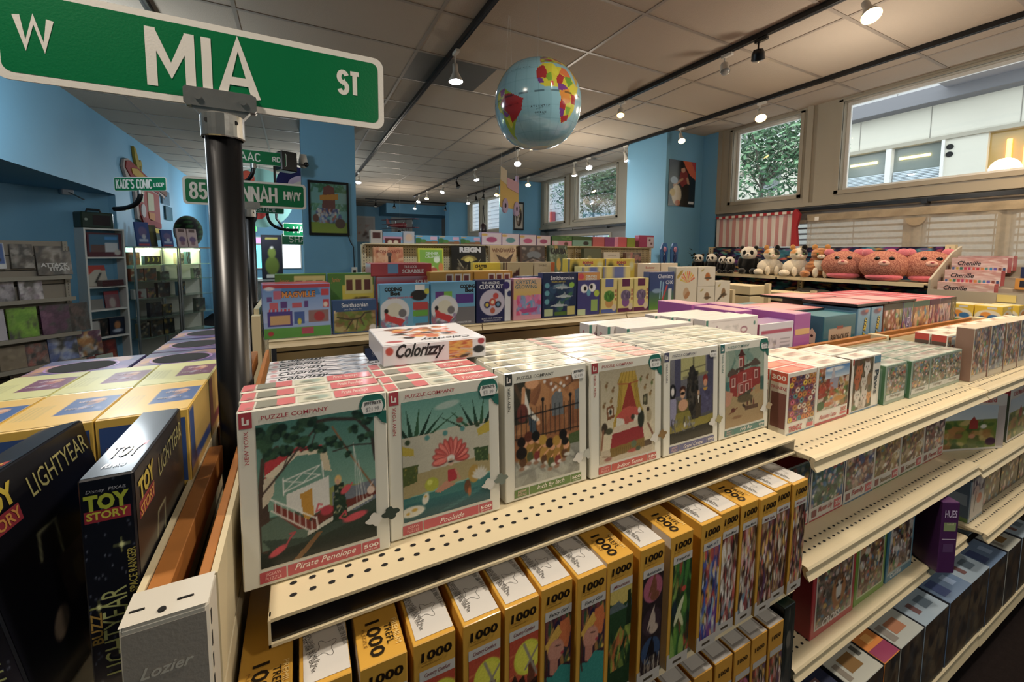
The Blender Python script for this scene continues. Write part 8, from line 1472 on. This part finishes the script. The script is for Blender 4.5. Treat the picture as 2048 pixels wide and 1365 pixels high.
mb.prism(g, 1, -.004, 0, lin('#d4d4dc')); mb.build('body', M['matte'], t); mb = MB(); [mb.cyl((x, -.006, .17), (x, -.004, .17), .012, n=10, c=lin('#1c1c28')) for x in (-.02, .035)]; mb.build('eyes', M['matte'], t); mb = MB(); [mb.box(x-.014, x+.014, -.006, -.004, -.03, -.012, lin('#1c1c28')) for x in (-.05, .04)]; mb.build('shoes', M['matte'], t)
mb = MB(); mb.box(-.14, .14, -.004, 0, 0, .36, lin('#b8b81a')); o = mb.build('yellow_poster', M['matte']); o.location = (*bx_(-2.47, .01), .52+H); o.rotation_euler = (0, 0, A45); tag(o, 'plain yellow poster cut by the left picture edge', 'poster')
# white bookcase
t = thing('white_bookcase', 'narrow white bookcase with green case on top', 'bookcase', (-2.055, 6.835, -H), A45); W_ = .202
for x in (-W_, W_-.018): mb = MB(); mb.box(x, x+.018, 0, .27, 0, H+.265); mb.build('side_panel', M['white'], t)
mb = MB(); mb.box(-W_, W_, .262, .27, 0, H+.25); mb.build('back_panel', M['white'], t)
BS = [.265, -.08, -.44, -.72, -1.062, -1.40]
for z_ in BS: mb = MB(); mb.box(-W_+.018, W_-.018, .002, .262, H+z_-.02, H+z_); mb.build('shelf', M['white'], t)
PB = (-2.055, 6.835)
def bcase(s, z, w, h, col, lab, cv=None, lean=0, out=-.09, d=.05, nm='book', texts=()): return book(s, z, w, h, col, lab, cv, out, texts, lean, PB, nm, 'book' if nm == 'book' else 'toy box', d)
bcase(.0, -.08, .34, .29, '#5a1c28', 'boxed set with blue and white scene on the top shelf of the white bookcase', Cv(30, 24, '#5a1c28').rect(.08, .2, .9, .9, '#3a6a88').rect(.1, .2, .5, .5, '#6a4a44').rect(.5, .2, .88, .6, '#c8ccd0').rect(.5, .7, .88, .85, '#3a8ac8').ell(.85, .2, .1, .12, '#c8c0b8'), nm='toy_box', d=.16)
bcase(-.05, -.44, .20, .26, '#b83a28', 'tilted orange and white book on the second shelf of the bookcase', Cv(16, 22, '#c83a24').poly([(0, 0), (1, 0), (1, .7), (.5, .8), (0, .4)], '#c8c0b0').line([(.4, .2), (.7, .6)], .08, '#1c1816'), lean=-14, d=.015)
for k in range(3): bcase(.04, -.44+k*.0245, .22, .024, '#4a1418', 'dark red book lying flat on the second shelf, %s of the three' % ['bottom', 'middle', 'top'][k], out=-.03, d=.10)
bcase(.08, -.72, .15, .21, '#7a2c38', 'pink and grey book on the third shelf of the bookcase', Cv(14, 18, '#8a5a60').rect(0, .8, 1, 1, '#a02430').ell(.5, .3, .2, .3, '#b8a8a0'), lean=-8, d=.015); bcase(-.09, -.72, .14, .12, '#8a8680', 'clear stand on the third shelf of the bookcase', lean=-4, d=.03, nm='acrylic_stand')
bcase(-.09, -1.062, .17, .22, '#1c1816', 'dark boxed figure with brown picture on the fourth shelf', Cv(14, 18, '#14120f').rect(.1, .1, .5, .9, '#b8b4b0').busy(240, ['#5a3a28', '#3a2418', '#8a7a6a'], 20, .4, .1, .95, .9), nm='toy_box', d=.08); bcase(.09, -1.062, .16, .22, '#14182c', 'dark blue boxed figure on the fourth shelf', Cv(14, 18, '#141830').ell(.5, .55, .2, .22, '#b8763a').ell(.5, .25, .3, .1, '#b8c0d0'), nm='toy_box', d=.08)
bcase(-.02, -1.40, .22, .28, '#8a2018', 'red and orange book on the bottom visible shelf', bk(241, ['#8a2018', '#a83a24', '#b85a34', '#6a1814']), lean=-4, d=.02)
t = thing('green_case', 'dark green carry case with brown window on top of the bookcase', 'case', (-2.09, 6.80, .2655), A45); c_ = lin('#26382a'); mb = MB(); mb.box(-.15, .17, .03, .2, 0, .19, c_, ch=.012); mb.build('case_body', M['print'], t); mb = MB(); mb.box(-.04, .13, .024, .03, .035, .155, lin('#3a2418')); mb.build('window', M['rubber'], t); mb = MB(); mb.tube([(-.06, .11, .19), (-.05, .11, .225), (.07, .11, .225), (.08, .11, .19)], .012, 6, lin('#14140f')); mb.build('handle', M['print'], t); mb = MB(); mb.cyl((-.11, .028, .1), (-.11, .02, .1), .016, n=12, c=lin('#9aa89a')); mb.build('badge', M['print'], t)
# glass display cases with greenish strip light
CG = emis('case_strip_light', '#d8f0b0', 7); PC = (-1.885, 7.165)
for k in range(2):
    t = thing('glass_display_case', ['glass display case lit greenish, directly right of the white bookcase', 'second glass display case, beside the big pole'][k], 'display case', (*L45(PC, .28+k*.56), -H), A45)
    for x in (-.275, .255): mb = MB(); mb.box(x, x+.02, 0, .02, 0, H+.055); mb.box(x, x+.02, .34, .36, 0, H+.055); mb.build('corner_post', M['steel'], t)
    for zz in (H+.035, .1): mb = MB(); mb.box(-.275, .275, -.002, .36, zz, zz+.02); mb.build('frame_rail', M['steel'], t)
    mb = MB(); mb.box(-.255, .255, .352, .356, .1, H+.03); mb.build('back_panel', M['pale'], t)
    mb = MB(); mb.quad((-.255, .008, .12), (.255, .008, .12), (.255, .008, H+.035), (-.255, .008, H+.035)); mb.build('front_glass', M['glass'], t)
    for zz in (-.20, -.42, -.66, -.93, -1.2): mb = MB(); mb.box(-.255, .255, .03, .35, zz+H, zz+.006+H); mb.build('glass_shelf', mat('greenish_glass', '#7f9a88', rough=.1, alpha=.6), t)
    mb = MB(); mb.box(-.24, .24, .30, .33, H+.012, H+.028); mb.build('strip_light', CG, t)
    p = L45(PC, .28+k*.56, -.15); lamp('POINT', (*p, H-.03), 5, (.85, 1, .62), .05)
goods = [(.08, -.195, .13, .17, '#8a4a20', 'tall orange brown boxed figure on the top glass shelf'), (.30, -.195, .2, .12, '#2a2614', 'dark box with three yellow moons on the top glass shelf'), (.10, -.415, .15, .17, '#8a3c1c', 'orange and dark boxed puzzle, left one on the second glass shelf'), (.26, -.415, .15, .17, '#7a3418', 'orange and dark boxed puzzle, right one on the second glass shelf'), (.44, -.415, .12, .12, '#5a6a5a', 'small green grey boxed figure on the second glass shelf'),
    (.12, -.655, .15, .13, '#b8b4b0', 'white box with a red figure on the third glass shelf'), (.26, -.655, .10, .14, '#a86a6a', 'pink and white box on the third glass shelf'), (.42, -.655, .16, .2, '#4a2a24', 'dark red boxed figure on the third glass shelf'), (.30, -.925, .15, .2, '#3a2c34', 'dark purple figure on the fourth glass shelf'), (.45, -.925, .12, .16, '#6a6240', 'olive figure on the fourth glass shelf'), (.14, -1.195, .13, .2, '#8a7a54', 'tan card with figure on the fifth glass shelf'), (.30, -1.195, .16, .22, '#5a4a2a', 'brown gold box on the fifth glass shelf'), (.46, -1.195, .14, .22, '#2a2a26', 'black box on the fifth glass shelf'),
    (.66, -.195, .10, .16, '#b8a080', 'cream leaning booklet in the second glass case'), (.78, -.195, .06, .18, '#6aa8c8', 'pale blue stack in the second glass case'), (.66, -.655, .10, .2, '#5a8ab0', 'blue tray with red models in the second glass case'), (.90, -.42, .12, .16, '#8a9a80', 'grey green kit in the second glass case'), (.92, -.925, .14, .2, '#5a6a5a', 'dim green box low in the second glass case')]
for k, (s_, z_, w_, h_, c_, l_) in enumerate(goods):
    pal = [c_, c_, '#3a2c24', '#b8a890' if k % 3 else '#c8a03a']; cv = busycv(16, 18, 250+k, pal, 16)
    if 'moons' in l_: cv = Cv(30, 14, '#26220f'); [cv.ell(.2+.3*i, .6, .08, .26, '#c8b83a').ell(.16+.3*i, .6, .07, .22, '#26220f') for i in range(3)]
    if 'red figure' in l_: cv = Cv(18, 16, '#b8b4b0').ell(.45, .6, .16, .2, '#7a1c20').ell(.45, .3, .1, .2, '#7a1c20').ell(.5, .14, .2, .05, '#7a1c20')
    book(s_, z_, w_, h_, c_, l_, cv, -.16, (), 0, PC, 'boxed_figure', 'boxed figure', .07)
# things on top of the cases
def book2(s, w, h, c, lab, cv, out=-.12, lean=-8): return book(s, .0558, w, h, c, lab, cv, out, (), lean, PC, 'toy_pack', 'toy pack', .03)
bl = Cv(16, 26, '#24448a'); bl.ell(.5, .6, .3, .2, '#6a5a8a').rect(.1, .05, .9, .12, '#b82a3a').rect(.2, .2, .8, .3, '#a8b8d8').ell(.55, .4, .14, .1, '#c8c8d0')
book2(.20, .16, .33, '#24448a', 'blue carded toy on top of the glass case, left one', bl); book2(.50, .15, .24, '#24448a', 'blue carded toy on top of the glass case, right one', bl); book2(.35, .13, .30, '#4a4a34', 'olive carded toy between the two blue ones', Cv(10, 20, '#4a4a30').ell(.5, .5, .2, .4, '#6a6a2a'), -.2)
pk_ = Cv(14, 24, '#b89a94'); pk_.rect(.2, .78, .8, .95, '#4a241c').ell(.5, .4, .3, .16, '#5a3a6a').ell(.5, .2, .2, .1, '#7a4a5a')
for k in range(2): book2(.70+k*.15, .14, .27, '#b89a94', 'pink pack with dark goblet picture on the glass case, %s one' % ['left', 'right'][k], pk_)
t = thing('green_plaid_cap', 'green and black checked round cushion behind the pink packs', 'cushion', (*L45(PC, .92, -.3), .056), A45); mb = MB(); mb.ball((0, 0, .24), (.2, .14, .24), n=28, h=20, cf=lambda v: lin('#10140f') if (int((v[2]+1)*28) % 2 or int((v[0]+1)*18) % 3 == 0) else lin('#2f5a2c')); mb.build('cover', M['plush'], t, smooth=True)
# red trolley cutout on the left wall
t = thing('trolley_cutout', 'red and yellow trolley shaped wooden cutout on the blue wall', 'wall decoration', (-1.995, 8.55, .2), 0)
def yz(pts, x0, x1, c, nm='board', m='matte'):
    mb = MB(); mb.prism([(y-8.55, z-.2) for y, z in pts], 0, x0, x1, lin(c)); return mb.build(nm, M[m], t)
yz([(7.35, 1.20), (7.5, 1.24), (9.2, 1.0), (9.25, .88), (8.9, .95), (8.85, .28), (8.3, .16), (7.95, .42), (7.75, .45), (7.7, .9), (7.4, .98), (7.3, 1.1)], .0, .03, '#a89a94', 'backing_board')
yz([(7.4, 1.19), (7.55, 1.22), (8.85, 1.03), (8.85, .92), (7.55, 1.0), (7.36, 1.1)], .03, .042, '#8a2420', 'roof'); yz([(7.55, 1.12), (7.8, 1.15), (8.8, .98), (8.7, .95), (7.6, 1.05)], .042, .05, '#b8922a', 'roof_stripe'); yz([(8.8, 1.14), (9.35, 1.0), (9.3, .93), (8.85, .98)], .03, .045, '#6a4434', 'roof_end')
yz([(7.78, .96), (8.85, .90), (8.84, .42), (7.85, .5)], .03, .04, '#9a4038', 'body'); yz([(8.2, .88), (8.5, .87), (8.5, .62), (8.2, .60)], .04, .048, '#b8b496', 'window'); yz([(7.83, .90), (8.0, .90), (8.0, .7), (7.83, .7)], .04, .048, '#b8b496', 'window')
mb = MB(); mb.cyl((.04, 7.96-8.55, .38), (.052, 7.96-8.55, .38), .10, n=20, c=lin('#b8b0b0')); mb.build('headlamp', M['matte'], t)
yz([(7.85, .5), (8.84, .44), (8.84, .36), (7.95, .38)], .03, .05, '#8a1c18', 'bumper'); yz([(7.98, .36), (8.85, .34), (8.85, .28), (8.05, .28)], .03, .05, '#c8b020', 'yellow_band'); yz([(8.02, .27), (8.85, .27), (8.85, .17), (8.1, .16)], .03, .05, '#1c3a34', 'grille'); yz([(8.2, .58), (8.5, .58), (8.5, .46), (8.25, .46)], .042, .05, '#b8742a', 'sign_plate')
t = thing('yellow_bird', 'yellow bird shaped cutout above the trolley', 'wall decoration', (-1.995, 8.0, 1.2)); mb = MB(); mb.prism([(-.22, .26), (-.14, .24), (-.02, .08), (.06, .12), (.1, .05), (.08, -.06), (-.02, -.1), (-.12, -.02), (-.2, .12)], 0, 0, .03, lin('#9a8628')); mb.build('board', M['matte'], t); mb = MB(); mb.prism([(-.02, .02), (.04, .03), (.0, -.06)], 0, .03, .036, lin('#6a5a1c')); mb.build('wing', M['matte'], t)
for k, (y, z_, c_) in enumerate(((9.35, .92, '#6a7278'), (9.5, .66, '#3a4a44'))): mb = MB(); mb.box(-1.99, -1.97, y-.22, y+.22, z_-.12+H, z_+.12+H, lin(c_)); o = mb.build('foil_poster', M['rubber']); tag(o, ['shiny grey poster right of the trolley', 'dark green shiny poster right of the trolley, lower one'][k], 'poster')
t = thing('security_camera', 'small white camera below the blue beam', 'camera', (-2.35, 6.78, .62), A45-R(90)); mb = MB(); mb.box(0, .05, -.06, .05, .02, .09, lin('#c8ccd4'), ch=.008); mb.build('housing', M['print'], t); mb = MB(); mb.cyl((.05, 0, .05), (.13, .1, -.03), .008, n=6); mb.build('arm', M['steel'], t)
# ================================================================== column with framed print, cable, camera, speaker
cv = Cv(70, 100, '#6a9a98'); cv.grad(0, 0, 1, .22, '#8a9a34', '#7a9034').busy(260, ['#5a8a6a', '#4a7a64', '#6a9a7a'], 30, 0, .45, 1, .6, .2, .06).busy(261, ['#4a7a5a', '#3a6a50'], 30, 0, .82, 1, 1, .2, .08).poly([(.36, .92), (.5, .97), (.66, .92), (.68, .4), (.3, .4)], '#6a4440').poly([(.25, .76), (.75, .80), (.76, .68), (.26, .66)], '#b07a2a').busy(262, ['#8a9ab8', '#c0b8b0', '#4a5a8a', '#a85a4a', '#8a6a5a', '#b8b0a8', '#3a4a78'], 90, .15, .2, .85, .5, .12, .05).ell(.8, .2, .14, .1, '#5a4438').ell(.14, .3, .08, .08, '#6a4a3c')
t = thing('framed_print', 'black framed print of a tree stump scene on the blue column', 'framed print', (.395, 5.795, .205)); mb = MB(); mb.grid((-.21, -.012, .03), (.42, 0, 0), (0, 0, .61), cv); mb.build('print', M['rubber'], t)
mb = MB()
for q in ((-.235, -.21, 0, .67), (.21, .235, 0, .67), (-.21, .21, 0, .03), (-.21, .21, .64, .67)): mb.box(q[0], q[1], -.025, 0, q[2], q[3])
mb.build('frame', M['black'], t)
t = thing('wall_cable', 'black cable with white adapter plug on the blue column', 'cable', (.64, 5.79, -.3)); mb = MB(); mb.tube([(-.03, -.005, .52), (.0, -.008, .42), (.035, -.008, .36), (.037, -.008, .1)], .006, 6); mb.build('cord', M['black'], t); mb = MB(); mb.box(.0, .07, -.04, 0, .0, .10, ch=.004); mb.build('adapter_plug', M['white'], t); mb = MB(); mb.box(.018, .052, -.043, -.04, .01, .06); mb.build('socket_face', M['dark'], t)
t = thing('security_camera', 'white dome style camera at the top left of the blue column', 'camera', (.12, 5.72, 1.06)); mb = MB(); mb.lathe([(0, .1), (.035, .1), (.05, .02), (.045, -.04), (.02, -.06), (0, -.06)], n=14); mb.build('housing', M['white'], t, smooth=True); mb = MB(); mb.ball((.03, -.03, -.02), .03); mb.build('lens', M['black'], t, smooth=True); mb = MB(); mb.box(-.01, .01, .02, .08, 0, .03); mb.build('mount', M['white'], t)
t = thing('speaker', 'black cube speaker left of the blue column under the ISAAC sign', 'speaker', (-.06, 5.6, .92), R(25)); mb = MB(); mb.box(-.09, .09, -.08, .08, 0, .22, ch=.01); mb.build('cabinet', M['black'], t); mb = MB(); mb.box(.09, .2, -.01, .01, .1, .12); mb.build('bracket', M['black'], t)
# mural discs high behind the pole
t = thing('circle_mural', 'round teal mural board with red and yellow shapes high behind the signs', 'mural', (-.55, 9.3, 1.0)); mb = MB()
disc = lambda cx, cz, rx, rz, y0, c, n=30, a0=0, a1=6.2832: mb.prism([(cx+rx*math.cos(a0+(a1-a0)*k/n), cz+rz*math.sin(a0+(a1-a0)*k/n)) for k in range(n)], 1, y0, y0+.01, lin(c))
disc(0, 0, .55, .55, 0, '#8ac0b8'); mb.build('board', M['matte'], t); mb = MB(); disc(-.05, -.2, .16, .2, -.012, '#b8342a'); disc(-.32, -.15, .16, .24, -.012, '#c89a2a'); disc(-.16, -.3, .1, .2, -.02, '#1c1a1c'); disc(-.2, .35, .12, .14, -.012, '#b8442a'); mb.build('painted_shapes', M['matte'], t); mb = MB(); mb.cyl((0, .005, .55), (0, .005, .6), .004, n=5); mb.build('hanger_wire', M['steel'], t)
t = thing('navy_ring_mural', 'navy and white swirl disc high beside the column', 'mural', (.04, 8.6, 1.22)); mb = MB(); disc(0, 0, .30, .30, 0, '#1c1f5a'); mb.build('board', M['matte'], t); mb = MB(); disc(.1, -.04, .22, .18, -.012, '#b8a8c8'); disc(.12, -.08, .18, .12, -.022, '#c8c4c0'); disc(.14, -.11, .14, .07, -.032, '#1c1f5a'); mb.build('painted_swirl', M['matte'], t); mb = MB(); mb.cyl((0, .005, .3), (0, .005, .38), .004, n=5); mb.build('hanger_wire', M['steel'], t)
# far end of the shop seen between the poles
t = thing('exit_sign', 'small green lit EXIT sign on the far wall', 'sign', (-1.06, 13.2, .52)); mb = MB(); mb.box(-.17, .17, 0, .05, 0, .2); mb.build('housing', M['white'], t); mb = MB(); mb.box(-.15, .15, -.004, 0, .015, .185); mb.build('lit_face', emis('exit_green', '#20c840', 2.2), t); mb = MB(); mb.text('EXIT', (0, -.006, .1), (1, 0, 0), (0, 0, 1), .11, lin('#0c3a14'), w=.24, bold=.03); mb.build('lettering', M['matte'], t); mb = MB(); mb.cyl((0, .02, .2), (0, .02, 1.08), .006, n=5); mb.build('hanger_rod', M['steel'], t)
sbox('wall_far_left', [(-2, 1.6, 13.3, 13.4, -H, CE)], M['bwall'])
sc_ = emis('screen_cyan', '#5ad8e0', 2.2); sw = emis('screen_white', '#dfe6f6', 2.4); sp_ = emis('screen_violet', '#a880c8', 1.4)
def lit(nm, lab, cat, x0, x1, y, z0, z1, m): 
    t = thing(nm, lab, cat, ((x0+x1)/2, y, z0)); w = (x1-x0)/2; h = z1-z0; mb = MB(); mb.box(-w-.03, w+.03, 0, .06, -.03, h+.03); mb.build('frame', M['white'], t); mb = MB(); mb.box(-w, w, -.004, 0, 0, h); mb.build('lit_panel', m, t)
lit('display_screen', 'cyan glowing screen at the far end between the poles', 'screen', -1.16, -.72, 13.24, -.45, .15, sc_); lit('display_screen', 'violet glowing screen strip above the cyan one', 'screen', -1.16, -.72, 13.24, .22, .36, sp_)
lit('lit_doorway', 'white glowing panel door at the far end', 'lit panel', -.30, .12, 13.24, -.45, .2, sw); lit('lit_counter_front', 'bright white lit counter front at the far end', 'lit panel', -1.5, .35, 12.2, -1.609, -.80, emis('counter_white', '#e6eaf4', 1.6))
t = thing('far_counter', 'white counter top at the far end of the shop', 'counter', (-.6, 11.9, -.72)); mb = MB(); mb.box(-1.1, 1.0, -.25, .25, 0, .06); mb.build('counter_top', M['white'], t); mb = MB(); mb.box(-1.05, .95, .05, .2, -H+.72, 0); mb.build('cabinet', M['pale'], t)
for k in range(4): place(product('grey_carton', .28, .2, .26, '#7a726c', ch=.004), -.55+k*.30, 11.45, -1.18, 'grey carton below the far counter, %s from the left' % ORD[k].replace('front', 'first'), 'box', 'grey cartons at the far counter', name='carton')
t = thing('carton_stand', 'low white stand holding grey cartons at the far counter', 'stand', (-.1, 11.45, -1.19)); mb = MB(); mb.box(-.65, .65, -.15, .15, -.03, 0.0); mb.box(-.6, .6, -.1, .1, -H+1.19, -.03); mb.build('stand_body', M['white'], t)
t = thing('poster_stand', 'tall dark poster stand with green creature picture', 'poster stand', (-.50, 11.6, -.659)); mb = MB(); mb.box(-.22, .22, 0, .04, 0, 1.05, lin('#1c1c24')); mb.build('board', M['matte'], t); mb = MB(); cv = Cv(20, 44, '#22222c'); cv.ell(.5, .3, .34, .22, '#5a6a24').ell(.5, .6, .2, .12, '#6a7a30').ell(.5, .72, .08, .03, '#c8c8c0').rect(.2, 0, .8, .08, '#b8b8b0').rect(.2, .9, .8, .95, '#8a8440'); mb.grid((-.20, -.001, .02), (.4, 0, 0), (0, 0, 1.0), cv); mb.build('poster_print', M['matte'], t)
for k, (x, y) in enumerate(((1.02, 15.55), (2.35, 15.55))):
    t = thing('wall_poster', 'pale framed poster on the far blue wall, %s one' % ['left', 'right'][k], 'poster', (x+1.15, y, .35)); mb = MB(); mb.box(-.38, .38, 0, .03, 0, .9, lin('#c0c0bc')); mb.build('board', M['matte'], t); mb = MB(); cv = Cv(16, 20, '#b8b4b0'); cv.busy(270+k, ['#a86a5a', '#c8c0b8', '#6a5a54'], 14, .1, .1, .9, .7); mb.grid((-.32, -.002, .06), (.64, 0, 0), (0, 0, .78), cv); mb.build('print', M['matte'], t)
# posters on the two window piers
cv = Cv(56, 80, '#141010'); cv.poly([(.5, 1), (1, 1), (1, .6), (.78, .7), (.62, .85)], '#c8521c').poly([(.8, 1), (1, 1), (1, .75)], '#a81c18').ell(.55, .62, .16, .2, '#7a1c20').ell(.52, .8, .08, .06, '#b88a74').ell(.45, .9, .12, .07, '#0c0a0a').line([(.5, .6), (.2, .45)], .08, '#a87a5c').line([(.68, .62), (.75, .45)], .08, '#a87a5c').ell(.2, .56, .14, .08, '#8aa0b8').ell(.3, .25, .18, .22, '#c8b89a').ell(.15, .3, .1, .08, '#b89a3a').ell(.7, .3, .22, .2, '#0e0c0e').rect(.75, .08, .95, .12, '#c8c8c8').ell(.35, .08, .1, .06, '#a85a24').line([(.02, .02), (.02, .98)], .03, '#1c1c22')
t = thing('glossy_poster', 'glossy black red and orange poster on the near blue pillar', 'poster', (4.61, 3.995, .63)); mb = MB(); mb.box(-.25, .25, -.003, 0, 0, .60, lin('#141010')); mb.grid((-.25, -.0035, 0), (.5, 0, 0), (0, 0, .60), cv); mb.build('print', M['rubber'], t)
cv = Cv(30, 50, '#b8b0a4'); cv.ell(.5, .5, .36, .4, '#2c2420').ell(.5, .62, .2, .2, '#b88a6a').ell(.45, .3, .2, .12, '#8a7a6a').ell(.7, .78, .1, .06, '#c8b05a').busy(280, ['#4a3a34', '#8a6a54', '#c8b8a8', '#1c1816'], 24, .2, .15, .8, .8, .2, .08)
t = thing('framed_print', 'tall narrow black framed picture on the far blue pier', 'framed print', (4.44, 8.295, .5)); mb = MB(); mb.box(-.13, .13, -.02, 0, 0, .62); mb.build('frame', M['black'], t); mb = MB(); mb.grid((-.10, -.022, .04), (.2, 0, 0), (0, 0, .54), cv); mb.build('print', M['rubber'], t)
